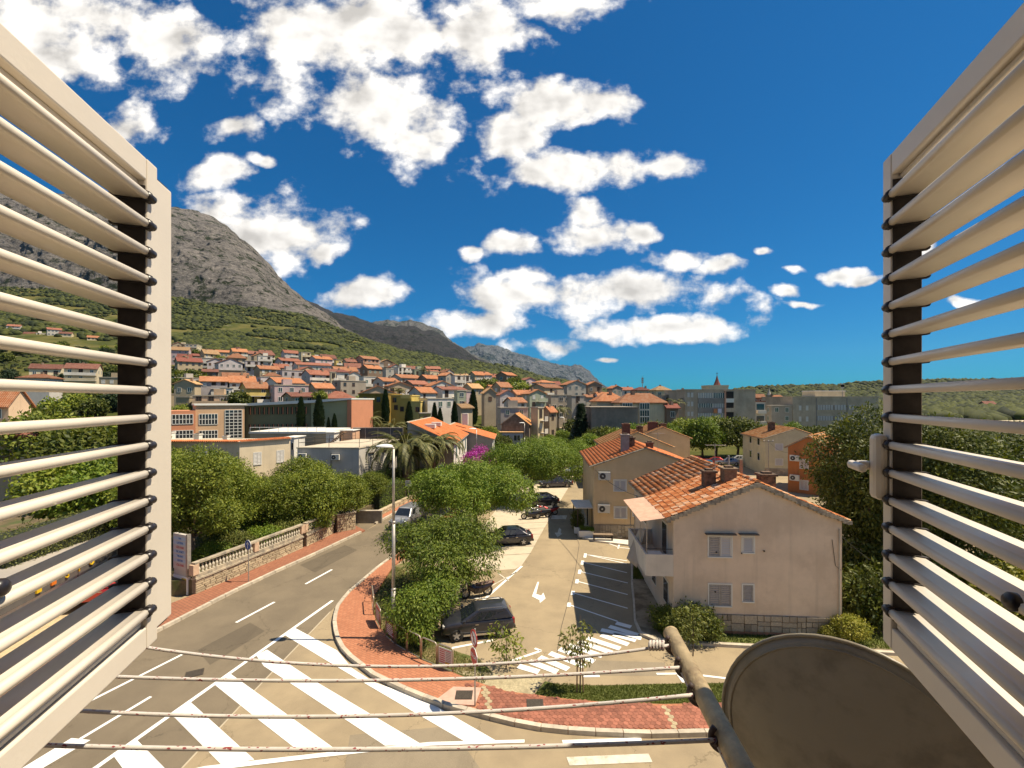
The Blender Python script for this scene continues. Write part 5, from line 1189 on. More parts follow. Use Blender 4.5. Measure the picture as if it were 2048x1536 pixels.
    for k in range(balc):
        z = fh * (fl - 1 - k) if fl > 1 else 0
        if z < .3: z = .4
        x0_, x1_ = (-hw * .95, hw * .95) if random.random() < .6 else (-hw * .2, hw * .95)
        o = MB().box(x0_, x1_, -hd - 1.3, -hd, z - .15, z).obj('balcony', wallm('white'), t); MB().box(x0_, x1_, -hd - 1.3, -hd - 1.18, z, z + .95).obj('parapet', wallm('white') if random.random() < .75 else wm_, o)
    return t
T_ = [  # px0, px1, eave, base, Y, roof, rise, wall, tile, yaw, balconies
    (405, 426, 703, 712, 350, 'gx', 4, 'white', 'r', 30, 0), (366, 420, 713, 724, 300, 'gx', 5, 'brown', 'd', 30, 0), (384, 455, 718, 738, 258, 'flat', 0, 'white', 'd', 22, 2), (452, 493, 717, 738, 252, 'hip', 10, 'tan', 'o', 40, 1),
    (485, 516, 708, 720, 300, 'gx', 6, 'grey', 'r', 50, 0), (430, 474, 706, 717, 315, 'gx', 5, 'tan', 'o', 35, 0), (489, 520, 723, 745, 228, 'flat', 0, 'lilac', 'r', 35, 1), (514, 545, 713, 733, 255, 'flat', 0, 'white', 'r', 35, 1), (516, 545, 706, 715, 305, 'gx', 5, 'cream', 'r', 40, 0),
    (404, 438, 744, 758, 198, 'gx', 5, 'brown', 'r', 30, 0), (438, 493, 742, 758, 196, 'flat', 0, 'brown', 'd', 25, 0), (508, 560, 739, 750, 210, 'gx', 7, 'tan', 'o', 50, 0), (524, 562, 753, 776, 180, 'hip', 7, 'tan', 'o', 40, 1),
    (400, 455, 763, 792, 150, 'gx', 9, 'lilac', 'o', 32, 2), (455, 512, 765, 782, 155, 'gx', 12, 'white', 'o', 38, 1), (440, 467, 777, 796, 138, 'flat', 0, 'white', 'o', 25, 0), (348, 402, 768, 795, 140, 'gy', 8, 'tan', 'b', 12, 0),
    (480, 538, 776, 808, 130, 'gx', 11, 'yellow', 'o', 50, 2), (538, 617, 772, 808, 132, 'flat', 0, 'pink', 'o', 40, 0), (385, 470, 792, 812, 122, 'flat', 0, 'peach', 'o', 20, 1), (352, 388, 795, 812, 120, 'flat', 0, 'tan', 'o', 10, 0),
    (562, 598, 707, 722, 290, 'gx', 6, 'lilac', 'r', 45, 1), (597, 622, 706, 730, 280, 'flat', 0, 'cream', 'o', 45, 2), (618, 665, 719, 738, 268, 'gx', 6, 'pink', 'o', 50, 0), (550, 602, 723, 743, 245, 'gx', 6, 'lilac', 'r', 50, 1), (585, 662, 732, 745, 232, 'gx', 6, 'white', 'r', 35, 0),
    (668, 688, 721, 740, 270, 'flat', 0, 'yellow', 'o', 40, 1), (685, 714, 724, 742, 262, 'gx', 5, 'tan', 'r', 45, 1), (711, 758, 719, 738, 268, 'gx', 6, 'salmon', 'o', 52, 2), (720, 765, 738, 752, 238, 'gx', 7, 'brown', 'o', 52, 0),
    (554, 607, 742, 772, 190, 'flat', 0, 'lilac', 'o', 45, 0), (603, 662, 750, 772, 188, 'gx', 9, 'lilac', 'r', 52, 2), (659, 672, 745, 776, 186, 'flat', 0, 'cream', 'o', 40, 1), (668, 698, 745, 764, 195, 'hip', 5, 'white', 'd', 40, 1), (690, 722, 750, 764, 200, 'gy', 6, 'white', 'r', 35, 0), (718, 752, 754, 775, 184, 'flat', 0, 'white', 'o', 45, 1),
    (664, 732, 763, 792, 158, 'flat', 0, 'concrete', 'o', 45, 0), (616, 668, 776, 797, 145, 'gx', 9, 'tan', 'o', 50, 1), (566, 630, 793, 808, 117, 'gx', 7, 'tan', 'r', 50, 0), (718, 790, 787, 800, 138, 'gy', 14, 'peach', 'o', 22, 0),
    (765, 788, 738, 758, 220, 'flat', 0, 'grey', 'o', 45, 0), (785, 822, 736, 754, 226, 'flat', 0, 'white', 'o', 45, 1), (775, 802, 735, 745, 252, 'gy', 6, 'white', 'r', 40, 0), (804, 832, 738, 747, 262, 'gx', 5, 'white', 'r', 45, 0), (820, 852, 740, 756, 240, 'flat', 0, 'green', 'o', 40, 1),
    (780, 844, 757, 770, 195, 'gx', 7, 'grey', 'o', 48, 0), (836, 882, 758, 770, 196, 'gx', 7, 'brown', 'o', 48, 0), (746, 798, 763, 778, 170, 'gx', 7, 'white', 'o', 55, 0), (768, 822, 773, 795, 150, 'gy', 8, 'tan', 'o', 30, 1), (806, 858, 769, 782, 165, 'gx', 7, 'brown', 'r', 50, 0), (846, 908, 773, 785, 165, 'gy', 10, 'white', 'o', 35, 0),
    (876, 908, 752, 778, 182, 'gy', 6, 'grey', 'o', 60, 0), (902, 926, 752, 778, 178, 'flat', 0, 'white', 'o', 40, 2), (925, 940, 752, 777, 180, 'flat', 0, 'white', 'o', 40, 2), (938, 968, 750, 762, 232, 'gx', 6, 'tan', 'o', 45, 1), (878, 908, 745, 757, 258, 'gy', 6, 'grey', 'o', 50, 0), (850, 880, 744, 755, 262, 'flat', 0, 'cream', 'o', 45, 0),
    (818, 872, 785, 800, 135, 'gx', 10, 'white', 'o', 55, 0), (862, 932, 780, 797, 142, 'gx', 6, 'white', 'r', 42, 1), (926, 965, 776, 795, 150, 'gx', 8, 'tan', 'b', 50, 0), (908, 932, 782, 815, 124, 'flat', 0, 'green', 'o', 35, 0), (838, 906, 798, 820, 119, 'flat', 0, 'white', 'o', 35, 0), (908, 945, 815, 828, 110, 'gx', 6, 'tan', 'b', 45, 0), (838, 862, 827, 846, 103, 'flat', 0, 'yellow', 'o', 20, 0), (927, 947, 783, 812, 128, 'flat', 0, 'pink', 'o', 35, 1),
    (940, 984, 750, 762, 240, 'gx', 6, 'white', 'o', 45, 1), (992, 1033, 751, 765, 228, 'gx', 6, 'brown', 'o', 55, 1), (984, 1024, 774, 788, 170, 'gx', 9, 'tan', 'o', 45, 0), (1038, 1072, 761, 773, 220, 'gy', 5, 'pink', 'r', 35, 0), (1064, 1110, 766, 780, 208, 'hip', 5, 'white', 'o', 40, 1), (1058, 1124, 776, 793, 172, 'gx', 7, 'tan', 'o', 45, 1), (1120, 1172, 770, 795, 188, 'gy', 8, 'grey', 'o', 20, 0), (1166, 1204, 771, 788, 208, 'gy', 7, 'brown', 'o', 15, 1),
    (963, 992, 786, 812, 134, 'gy', 9, 'stone', 'b', 22, 0), (990, 1032, 790, 816, 140, 'gy', 9, 'lilac', 'r', 25, 0), (1018, 1062, 789, 805, 152, 'gx', 8, 'tan', 'o', 35, 0), (1044, 1092, 788, 818, 140, 'gy', 8, 'green', 'o', 30, 1), (1008, 1052, 804, 822, 124, 'gx', 8, 'white', 'o', 40, 0), (1088, 1142, 791, 838, 150, 'flat', 0, 'concrete', 'o', 20, 0), (1134, 1168, 792, 840, 143, 'flat', 0, 'grey', 'o', 20, 3), (1162, 1190, 794, 822, 160, 'gx', 4, 'grey', 'o', 30, 1),
    (994, 1056, 816, 852, 113, 'flat', 0, 'grey', 'o', 12, 0), (1085, 1112, 822, 880, 112, 'gx', 8, 'stone', 'o', 50, 0), (1062, 1087, 816, 890, 105, 'flat', 0, 'cream', 'o', 55, 2),
    (1262, 1302, 781, 795, 200, 'hip', 6, 'tan', 'd', 15, 0), (1300, 1342, 781, 797, 182, 'hip', 8, 'cream', 'b', 10, 0), (1350, 1384, 788, 810, 160, 'gx', 8, 'tan', 'o', 10, 0), (1316, 1346, 791, 828, 132, 'flat', 0, 'grey', 'b', 12, 0), (1324, 1357, 815, 845, 104, 'gx', 6, 'brown', 'd', 10, 0), (1188, 1212, 791, 802, 160, 'gx', 6, 'white', 'o', 20, 0), (1214, 1244, 777, 792, 190, 'gy', 5, 'grey', 'o', 25, 0),
    (1236, 1268, 780, 792, 215, 'gx', 5, 'white', 'r', 15, 0), (1528, 1582, 803, 822, 168, 'hip', 12, 'tan', 'o', -15, 0), (1496, 1530, 795, 812, 175, 'gx', 6, 'salmon', 'o', -10, 0), (1530, 1584, 812, 862, 132, 'flat', 0, 'concrete', 'o', -6, 0), (1880, 1925, 850, 870, 130, 'gx', 7, 'tan', 'o', -15, 0), (1958, 1992, 808, 822, 260, 'gx', 5, 'salmon', 'r', -10, 0), (1700, 1740, 812, 835, 200, 'flat', 0, 'grey', 'o', -5, 0)]
for r_ in T_: bld(*r_[:10], balc=r_[10])
# infill: more houses wherever the rows leave room
placed = [(o.location.x, o.location.y) for o in COL.objects if o.parent is None and o.get('group') == 'houses of the hillside town']
fr = random.Random(99); cnt = 0
for _ in range(5000):
    if cnt >= 85: break
    px = fr.uniform(345, 1205); Y = fr.uniform(128, float(rowY(np.array(px))) - 12); X_ = (px - CX) / F * Y
    if min(math.hypot(X_ - a, Y - b) for a, b in placed) < 9.5 + Y * .012: continue
    wpx = fr.uniform(9, 14) / Y * F; zb = ground_z(X_, Y); yb = HY - (zb - H) / Y * F; hh = fr.choice((4.5, 6, 6, 8)) / Y * F
    bld(px - wpx / 2, px + wpx / 2, yb - hh, yb, Y, fr.choice(('gx', 'gx', 'gx', 'gy', 'hip', 'flat')), fr.uniform(1.6, 2.6) / Y * F, fr.choice(('white', 'cream', 'lilac', 'tan', 'grey', 'brown', 'stone', 'peach', 'white', 'pink')), fr.choice('oorrbd'), fr.choice((25, 35, 45, 50, 55)), balc=fr.choice((0, 0, 1, 1, 2)))
    placed.append((X_, Y)); cnt += 1
# seen between the louvres on the left: upper slope houses and a long hotel
for k in range(16):
    px = -120 + k * 27 + random.uniform(-6, 6); y = 640 + (px + 100) * .14 + random.uniform(-12, 10)
    bld(px, px + random.uniform(22, 34), y, y + random.uniform(11, 18), 450 - px * .2, random.choice(('gx', 'flat', 'gx')), 4, random.choice(('white', 'cream', 'lilac', 'tan')), random.choice('or'), random.choice((30, 40, 50)), balc=random.choice((0, 1)))
bld(58, 130, 738, 758, 190, 'gx', 9, 'cream', 'r', 35, balc=1, label='long cream hillside hotel wing with red roof above the garden trees')
bld(128, 205, 738, 764, 175, 'gx', 10, 'cream', 'r', 30, balc=2, label='cream hotel wing with deep ochre balconies and red mansard roof')
bld(198, 262, 756, 774, 168, 'flat', 0, 'tan', 'o', 20, label='low tan terrace building beside the ochre hotel wing')
bld(35, 125, 757, 775, 140, 'hip', 8, 'white', 'o', 15, label='white house with wide orange hipped roof below the hotel')
bld(-160, 62, 808, 850, 62, 'gx', 30, 'peach', 'o', 6, ratio=.3, label='peach house with broad bright orange roof behind the terrace garden')
bld(-60, 110, 868, 1010, 44, 'gx', 10, 'stone', 'r', 8, ratio=.4, floors=2, label='rough stone house with an arched loggia and thin red eaves')
# top-row apartment block
bld(346, 404, 690, 716, 358, 'flat', 0, 'cream', 'o', 20, balc=2, label='cream apartment block highest on the left of the town')
# street-end and right-hand buildings
def fwin(t, px, py, w, h, me):
    Y = t.location.y; p = A(px, py, Y); o = link('window', me, t, (p.x - t.location.x, -.03, p.z - t.location.z)); return o
m = front_block('mustard_building', 'mustard yellow modern block behind the palms', 718, 776, 789, 860, 112, 14, wallm('mustard'), 'building', .3, wallm('mustard'))
for px, py in ((757, 799), (744, 816), (730, 799)): fwin(m, px, py, 1, 1, WM[2])
m = front_block('olive_building', 'olive yellow stepped block with a roof terrace', 780, 823, 792, 850, 115, 10, wallm('olive'), 'building', .3, wallm('yellow'))
for px, py in ((789, 800), (804, 818), (792, 815)): fwin(m, px, py, 1, 1, WM[2])
MB().box(2.8, 5.4, -.3, 2, A(800, 797, 115).z, A(800, 790, 115).z).obj('terrace_wall', wallm('yellow'), m)
m = front_block('yellow_building', 'bright yellow narrow block beside the cypress', 822, 841, 804, 850, 113, 8, wallm('yellow'), 'building', .2, wallm('yellow')); fwin(m, 835, 819, 1, 1, WM[2])
m = front_block('concrete_block', 'low blank dark concrete building at the street corner', 1183, 1276, 816, 890, 88, 12, mat('stained_concrete', (.24, .2, .155), .95, .2, .5, streak=.5), 'building', .2, mat('stained_concrete', (.16, .14, .112)))
m = bld(1182, 1252, 803, 860, 112, 'hip', 17, 'cream', 'o', 6, win=False, label='long cream building with a large orange hipped roof, left part')
m = bld(1226, 1332, 806, 870, 106, 'hip', 18, 'cream', 'o', 4, win=False, ratio=.5, label='long cream building with teal windows under a broad hipped roof')
TEAL = winmesh(1.2, 1.5, FRAME, flat('teal_glass', (.02, .05, .05), .2))
for px in (1265, 1275, 1302, 1312):
    for py in (813, 828, 842): p = A(px, py, 97.5); o = link('window', TEAL, m); rz = m.rotation_euler.z; v_ = Vector((p.x - m.location.x, p.y - m.location.y)); o.location = (v_.x * math.cos(rz) + v_.y * math.sin(rz), -m.children[0].dimensions.y / 2 - .03 if False else min(c_[1] for c_ in m.children[0].bound_box) - .03, p.z - m.location.z)
# old stone gable house with lean-to
g7 = A(1003, 848, 101); h7 = gable_house('house', 'old dark stone gable house with a rickety buff tile roof', (g7.x, 101), 6, 6.2, 12, g7.z - ground_z(g7.x, 101) + 0.0, A(1028, 828, 101).z, mat('sooty_stone', (.17, .13, .1), .95, .3, 1.2, .6, 20), TILE3)
l7 = front_block('lean_to', 'grey-white lean-to front of the old stone gable house', 997, 1046, 866, 905, 98, 3, wallm('lilac'), 'house', .2, RM['b'])
for px in (1013, 1034): fwin(l7, px, 876, 1, 1, WM[5])
# ---- apartment blocks
CONCB = mat('block_concrete', (.46, .375, .275), .95, .12, .3, .3, 30, streak=.45, col2=(.37, .3, .22), c2scale=.25); CONCD = mat('block_spandrel', (.24, .22, .2), .9, .12, .6, streak=.3)
ab = front_block('apartment_block', 'weathered concrete apartment block with glazed loggias and hanging laundry', 1370, 1511, 781, 900, 118, 16, CONCB, 'building', .35, CONCB)
def panel(t, px0, px1, y0, y1, m, dy, name, th=.2):
    Y = t.location.y; a, b = A(px0, y0, Y), A(px1, y1, Y); return MB().box(a.x - t.location.x, b.x - t.location.x, dy - th, dy, b.z, a.z).obj(name, m, t)
for k, (y0, y1) in enumerate(((796, 807), (815, 826), (836, 850), (859, 872))): panel(ab, 1396, 1448, y0, y1, CONCD, -.03, 'spandrel')
for k, (y0, y1) in enumerate(((786, 796), (807, 815), (826, 836), (850, 859))):
    for (xa, xb, n) in ((1396, 1424, 8), (1426, 1448, 6)):
        o = panel(ab, xa, xb, y0, y1, flat('loggia_glass', (.3, .3, .29), .25) if (k + n) % 3 else GLASS, -.05, 'loggia_window', .1)
        for q in range(n + 1): Y = 118; a, b = A(xa + (xb - xa) * q / n, y0, Y), A(xa, y1, Y); MB().box(a.x - ab.location.x - .06, a.x - ab.location.x + .06, -.22, -.15, b.z, a.z).obj('mullion', FRAME, o)
for (y0, y1, m_) in ((783, 797, DARK), (797, 805, FRAME), (805, 816, DARK), (816, 824, CONCB), (824, 838, DARK), (838, 848, CONCB), (848, 862, DARK)): panel(ab, 1451, 1467, y0, y1, m_, -.02, 'loggia_opening' if m_ is DARK else 'loggia_parapet', .06 if m_ is DARK else .3)
panel(ab, 1448, 1450.5, 782, 880, wallm('salmon'), 0, 'pilaster', .5)
for px in (1377, 1384):
    for py in (790, 808, 828): fwin(ab, px, py, 1, 1, winmesh(.6, 1.2, SHUTW, SHUTW))
lz = A(1432, 818, 117.4)
for k, (dx, c_, lb) in enumerate(((0, (.5, .2, .08), 'orange towel hanging from the concrete block loggia'), (1.1, (.6, .57, .66), 'pale lilac sheet hanging beside the orange towel'))):
    o = MB().box(0, .95, -.02, .02, -1.15, 0).obj('laundry', flat(f'laundry_{k}', c_, .9), None, (lz.x + dx - .6, 117.4, lz.z + .1)); tag(o, lb, 'laundry')
ab2 = front_block('apartment_block', 'wide concrete apartment block with pale roller blinds beyond the trees', 1585, 1757, 795, 900, 130, 16, CONCB, 'building', .3, CONCB)
for (y0, y1) in ((810, 820), (832, 841), (852, 862)):
    for xa, xb, n in ((1634, 1666, 6), (1668, 1692, 4), (1696, 1710, 2)):
        o = panel(ab2, xa, xb, y0, y1, flat('roller_blind', (.46, .44, .42), .6), -.02, 'window', .1)
        for q in range(n + 1): a, b = A(xa + (xb - xa) * q / n, y0, 130), A(xa, y1, 130); MB().box(a.x - ab2.location.x - .05, a.x - ab2.location.x + .05, -.2, -.122, b.z, a.z).obj('mullion', CONCD, o)
for px in (1600, 1614):
    for py in (816, 838, 858): fwin(ab2, px, py, 1, 1, winmesh(.7, 1.4, SHUTW, SHUTW))
for px in (1632, 1693): panel(ab2, px, px + 1.5, 796, 890, CONCD, 0, 'joint', .12)
ph = front_block('penthouse', 'cream penthouse on top of the wide concrete block', 1630, 1690, 783, 800, 136, 6, wallm('cream'), 'building', .3)
bb = front_block('balcony_house', 'narrow house of stacked glazed balconies beside the concrete block', 1511, 1530, 804, 880, 124, 8, wallm('white'), 'building', .3, RM['r'])
for (y0, y1) in ((808, 820), (832, 842), (852, 864)): o = panel(bb, 1513, 1528, y0, y1, GLASS, -.02, 'window', .1); panel(bb, 1512, 1529, y1 + .3, y1 + 7, wallm('white'), -.02, 'balcony', 1.0)
rb = front_block('flat_roof_house', 'cream flat-roofed house seen between the louvres beyond the trees', 1945, 2320, 853, 930, 58, 12, CREAM, 'house', .25, CREAM)
for px in (2008, 2035, 2060): fwin(rb, px, 874, 1, 1, winmesh(.9, 1.2, SHUTW, SHUTW))
# ---- church spires, mast
def spire(px, yb, yt, Y, wpx, label, m, base):
    a = A(px, yb, Y); zt = A(px, yt, Y).z; w = wpx / F * Y / 2; t = thing('church_tower', label, 'church tower', (a.x, Y, 0))
    MB().box(-w, w, -w, w, 0, a.z).obj('tower_shaft', base, t)
    MB().lathe([(w * 1.15, a.z), (w * .55, a.z + (zt - a.z) * .45), (.06, zt)], 8).obj('spire', m, t)
    c = MB().tube([(0, 0, zt - .2), (0, 0, zt + 1.2)], .09, 5).obj('cross', IRON, t); MB().box(-.45, .45, -.06, .06, zt + .6, zt + .75).obj('cross_arm', IRON, c)
    return t
sp = spire(1434, 771, 750, 190, 13, 'red church spire with a cross rising behind the concrete block', RM['d'], wallm('stone'))
cb = front_block('church_roof', 'pale stone church body with a parapet below the red spire', 1419, 1457, 773, 800, 188, 8, wallm('cream'), 'church', .6, wallm('cream'))
spire(1538, 790, 776, 220, 8, 'small pointed stone belfry near the orange hipped house', wallm('grey'), wallm('stone'))
def mast(px, yt, yb, Y, label):
    a = A(px, yb, Y); zt = A(px, yt, Y).z; t = thing('radio_mast', label, 'mast', (a.x, Y, a.z)); MB().tube([(0, 0, -5), (0, 0, zt - a.z)], [.25, .08], 6).obj('pole', GALV, t)
    for k in range(3): MB().box(-.5, .5, -.1, .1, (zt - a.z) * (.45 + .15 * k), (zt - a.z) * (.45 + .15 * k) + .7).obj('antenna_panel', GALV, t)
mast(1285, 752, 778, 210, 'thin radio mast above the rooftops against the sky'); mast(1685, 768, 783, 136, 'short aerial pole on the cream penthouse')
for (px, yt, yb, Y) in ((425, 672, 705, 400), (577, 617, 650, 850), (662, 640, 668, 900), (752, 640, 682, 950), (796, 668, 692, 980)): mast(px, yt, yb, Y, 'thin lattice power pylon standing on the wooded slope') if False else None
# ================================================================== VEGETATION
BARK = mat('bark', (.13, .095, .065), .95, .3, 6, .8, 20); BARKP = mat('palm_bark', (.17, .12, .08), .95, .3, 9, .9, 15)
LEAF = {'mid': leafmat('leaf_mid', (.07, .112, .009), (.27, .29, .036)), 'bright': leafmat('leaf_bright', (.07, .135, .01), (.27, .33, .04)), 'dark': leafmat('leaf_dark', (.032, .055, .006), (.16, .17, .026)),
        'olive': leafmat('leaf_olive', (.08, .105, .02), (.24, .24, .055)), 'yellow': leafmat('leaf_yellow', (.13, .15, .015), (.34, .3, .045)), 'cyp': leafmat('leaf_cypress', (.012, .028, .008), (.04, .06, .016), .1),
        'palm': leafmat('leaf_palm', (.05, .065, .013), (.2, .18, .055), .15), 'mag': leafmat('bract_magenta', (.32, .02, .26), (.58, .09, .5), .3), 'con': leafmat('needle_dark', (.012, .03, .01), (.035, .06, .02), .05)}
def leaves(P, D, Nrm, L, Wd):
    # one folded diamond leaf per point: tip direction D, width across cross(D, N)
    S = np.cross(D, Nrm); S /= np.linalg.norm(S, axis=1, keepdims=True) + 1e-6
    L = L[:, None]; Wd = Wd[:, None]
    co = np.stack([P, P + D * L * .45 + S * Wd * .5, P + D * L, P + D * L * .45 - S * Wd * .5], 1).reshape(-1, 3)
    q = np.arange(len(P) * 4).reshape(-1, 4); return co, q
def unit(n): v_ = rng.normal(size=(n, 3)); return v_ / np.linalg.norm(v_, axis=1, keepdims=True)
def crown_mesh(name, blobs, sprigs, per, ll, lw, m, droop=.35, spread=.32, shell=.72, up=.3):
    B = np.array(blobs, float); wts = (B[:, 3] * B[:, 4]); wts /= wts.sum(); idx = rng.choice(len(B), sprigs, p=wts)
    d = unit(sprigs); rad = shell + (1.05 - shell) * rng.random((sprigs, 1)) ** .7
    far_ = rng.random((sprigs, 1)) < .13; rad = np.where(far_, rng.uniform(1.05, 1.32, (sprigs, 1)), rad)
    C = B[idx, :3] + d * rad * B[idx][:, [3, 3, 4]]
    ins = np.zeros(sprigs, bool)
    for b in B:   # drop sprigs buried deep in another clump
        q_ = (C - b[:3]) / np.array([b[3], b[3], b[4]]); ins |= (np.linalg.norm(q_, axis=1) < .62)
    C = C[~ins]; d = d[~ins]
    n = len(C); P = np.repeat(C, per, 0) + rng.normal(size=(n * per, 3)) * spread * np.array([1, 1, .7]); O = np.repeat(d, per, 0)
    D = O * .5 + unit(n * per) * .8; D[:, 2] += -droop; D /= np.linalg.norm(D, axis=1, keepdims=True)
    N_ = O + unit(n * per) * .7; N_[:, 2] += up
    co, q = leaves(P, D, N_, ll * rng.uniform(.65, 1.3, n * per), lw * rng.uniform(.7, 1.3, n * per))
    return npmesh(name, co, q, m)
def blobset(n, rx, rz, zc, br, seed, flatb=.5):
    r_ = random.Random(seed); out = []
    for k in range(n):
        while True:
            x, y, z = r_.uniform(-1, 1), r_.uniform(-1, 1), r_.uniform(-flatb, 1)
            if x * x + y * y + z * z < 1: break
        s = br * r_.uniform(.75, 1.25); out.append((x * (rx - s * .6), y * (rx - s * .6), zc + z * (rz - s * .5), s, s * .8))
    return out
def trunk_mesh(h, r, blobs, seed, lean=.1, n=7):
    r_ = random.Random(seed); mb = MB(); tx, ty = r_.uniform(-lean, lean) * h, r_.uniform(-lean, lean) * h
    mb.tube([(0, 0, -.15), (tx * .3, ty * .3, h * .45), (tx, ty, h)], [r * 1.25, r, r * .75], 9)
    for b in sorted(blobs, key=lambda b_: -b_[3])[:n]:
        e = Vector(b[:3]); s = Vector((tx, ty, h * r_.uniform(.75, 1))); mid = s.lerp(e, .5) + Vector((r_.uniform(-.1, .1), r_.uniform(-.1, .1), -.1)) * (e - s).length
        mb.tube([s, mid, e], [r * .5, r * .32, r * .12], 6)
    return mb.mesh('trunk', BARK, True)
def tree_proto(name, blobs, sprigs, per, ll, lw, key, th, tr, seed, **kw):
    return crown_mesh('crown', blobs, sprigs, per, ll, lw, LEAF[key], **kw), trunk_mesh(th, tr, blobs, seed)
def plant(name, label, cat, loc, proto, scale=1, rz=0, group=None):
    t = thing(name, label, cat, loc, rz, group); t.scale = (scale,) * 3 if isinstance(scale, (int, float)) else scale
    link('crown', proto[0], t)
    if proto[1]: link('trunk', proto[1], t)
    return t
# --- near trees beside the car park
LEAF['deep'] = leafmat('leaf_deep', (.045, .08, .008), (.18, .215, .028))
pN1 = tree_proto('n1', blobset(20, 3.3, 1.6, 2.55, .95, 3, .5), 3600, 9, .19, .06, 'deep', 1.5, .13, 1, droop=.75, spread=.16)
plant('tree', 'round leafy tree with drooping leaves between the road and the car park', 'tree', G(886, 1184), pN1, (1.06, 1.06, 1.03))
pN2 = tree_proto('n2', blobset(12, 1.75, 1.1, 1.4, .7, 5, .8), 2200, 9, .16, .05, 'bright', .7, .07, 2, droop=.8, spread=.13)
plant('tree', 'small bushy tree with drooping leaves beside the dark grey car', 'tree', G(862, 1274), pN2)
for k, (px, Y, s, lb) in enumerate([(952, 36.5, 1.0, 'wide spreading feathery tree over the black saloon car'), (1062, 49, 1.12, 'broad feathery tree shading the parked motorcycles'), (1112, 63, .95, 'feathery tree at the top of the car park street'), (918, 43, .68, 'feathery tree leaning over the main road near the blue signs'), (1045, 58, .72, 'feathery tree in front of the bougainvillea garden')]):
    if k == 0: pT = [tree_proto('t', blobset(26, 4.9, 1.9, 3.9, 1.25, 11, .5), 7500, 10, .2, .07, 'bright', 2.4, .2, 3, droop=.55, spread=.2), tree_proto('t2', blobset(26, 4.9, 1.9, 3.9, 1.25, 17, .5), 7000, 10, .2, .07, 'bright', 2.4, .2, 4, droop=.55, spread=.2)]
    plant('tree', lb, 'tree', ((px - CX) / F * Y, Y, 0), pT[k % 2], s, k * 1.3, 'feathery trees along the car park')
# --- saplings
def sapling(loc, h, r, n, key, label, stakes=False, seed=1):
    r_ = random.Random(seed); bl = [(r_.uniform(-r, r) * .5, r_.uniform(-r, r) * .5, h * r_.uniform(.42, .95), r * .6, r * .55) for _ in range(5)]
    t = thing('sapling', label, 'sapling', loc); link('crown', crown_mesh('crown', bl, n, 6, .17, .06, LEAF[key], droop=.6, spread=.1, shell=.3), t)
    mb = MB(); mb.tube([(0, 0, 0), (.03, .02, h * .5), (0, 0, h * .95)], [.028, .02, .008], 6)
    for b in bl: mb.tube([(0, 0, h * .45), b[:3]], [.012, .004], 4)
    mb.obj('trunk', BARK, t)
    if stakes:
        for x in (-.12, .12): MB().tube([(x, 0, 0), (x * .8, 0, 1.5)], .025, 6).obj('stake', mat('stake_wood', (.2, .12, .07), .9), t)
        MB().tube([(-.12, 0, 1.3), (.12, 0, 1.3)], .02, 5).obj('stake_tie', mat('stake_wood', (.2, .12, .07), .9), t)
sapling(G(1012, 1337), 1.5, .72, 150, 'mid', 'low leafy sapling at the gravel edge beside the car park', False, 2)
sapling(G(1160, 1386), 3.1, .62, 120, 'olive', 'thin staked sapling standing in the lawn strip', True, 3)
sapling(G(1386, 1312), 1.9, .5, 110, 'olive', 'spindly sapling in front of the beige house shrubs', False, 4)
# --- shrubs at the beige house
pS = [tree_proto('s', blobset(8, .95, .7, .8, .5, 21 + k, .9), 900, 8, .13, .06, kk, .3, .04, k, droop=.3, spread=.1) for k, kk in enumerate(('mid', 'dark', 'yellow', 'olive'))]
for k, (px, py, s, v_, lb) in enumerate([(1335, 1262, .8, 0, 'bright green shrub at the left corner of the beige house'), (1375, 1274, .95, 3, 'tall loose shrub before the beige house wall'), (1408, 1277, .9, 1, 'dark shrub against the stone plinth of the beige house'), (1695, 1280, .8, 2, 'yellow-green shrub at the right corner of the beige house'), (1655, 1278, .45, 2, 'tiny yellow-green shrub by the stone plinth'), (1300, 1110, .9, 0, 'shrub under the balcony of the beige house')]):
    plant('shrub', lb, 'shrub', G(px, py, .1), pS[v_], s, k)
# --- large dark tree on the right and its neighbours
pD = [tree_proto('d', blobset(34, 4.2, 4.3, 5.6, 1.4, 31, .95), 6500, 9, .24, .085, 'dark', 3.2, .3, 5, droop=.35, spread=.24), tree_proto('d2', blobset(24, 4.2, 4.3, 5.6, 1.7, 37, .95), 5500, 9, .26, .09, 'dark', 3.2, .3, 6, droop=.35, spread=.24)]
for k, (px, Y, s, lb) in enumerate([(1768, 26.0, (.86, .86, 1.06), 'large dark leafy tree beside the beige house'), (1880, 25, (1.0, 1, .98), 'dark leafy tree seen between the right shutter louvres'), (2040, 27, (1, 1, .95), 'dark leafy tree behind the right shutter hinge side'), (1830, 38, (.9, .9, .9), 'dark tree behind the orange house'), (1960, 42, (1, 1, .88), 'dark tree before the cream flat-roofed house'), (1735, 34, (.7, .7, .8), 'small dark tree behind the beige house roof')]):
    plant('tree', lb, 'tree', ((px - CX) / F * Y, Y, 0), pD[k % 2], s, k * 2.1, 'dark trees behind the beige house')
for k, (px, py, s, v_, lb) in enumerate([(1725, 1245, 1.6, 1, 'dark undergrowth shrub against the side of the beige house'), (1760, 1235, 1.8, 1, 'dark undergrowth shrub beside the right shutter'), (1800, 1225, 1.9, 1, 'dark undergrowth shrub behind the right shutter frame'), (1738, 1205, 2.0, 1, 'tall dark undergrowth behind the beige house corner'), (1860, 1240, 1.8, 1, 'dark undergrowth below the right shutter louvres'), (1920, 1230, 1.9, 0, 'green undergrowth below the right shutter louvres')]): plant('shrub', lb, 'shrub', G(px, py, .05), pS[v_], (s, s, s * 1.15), k)
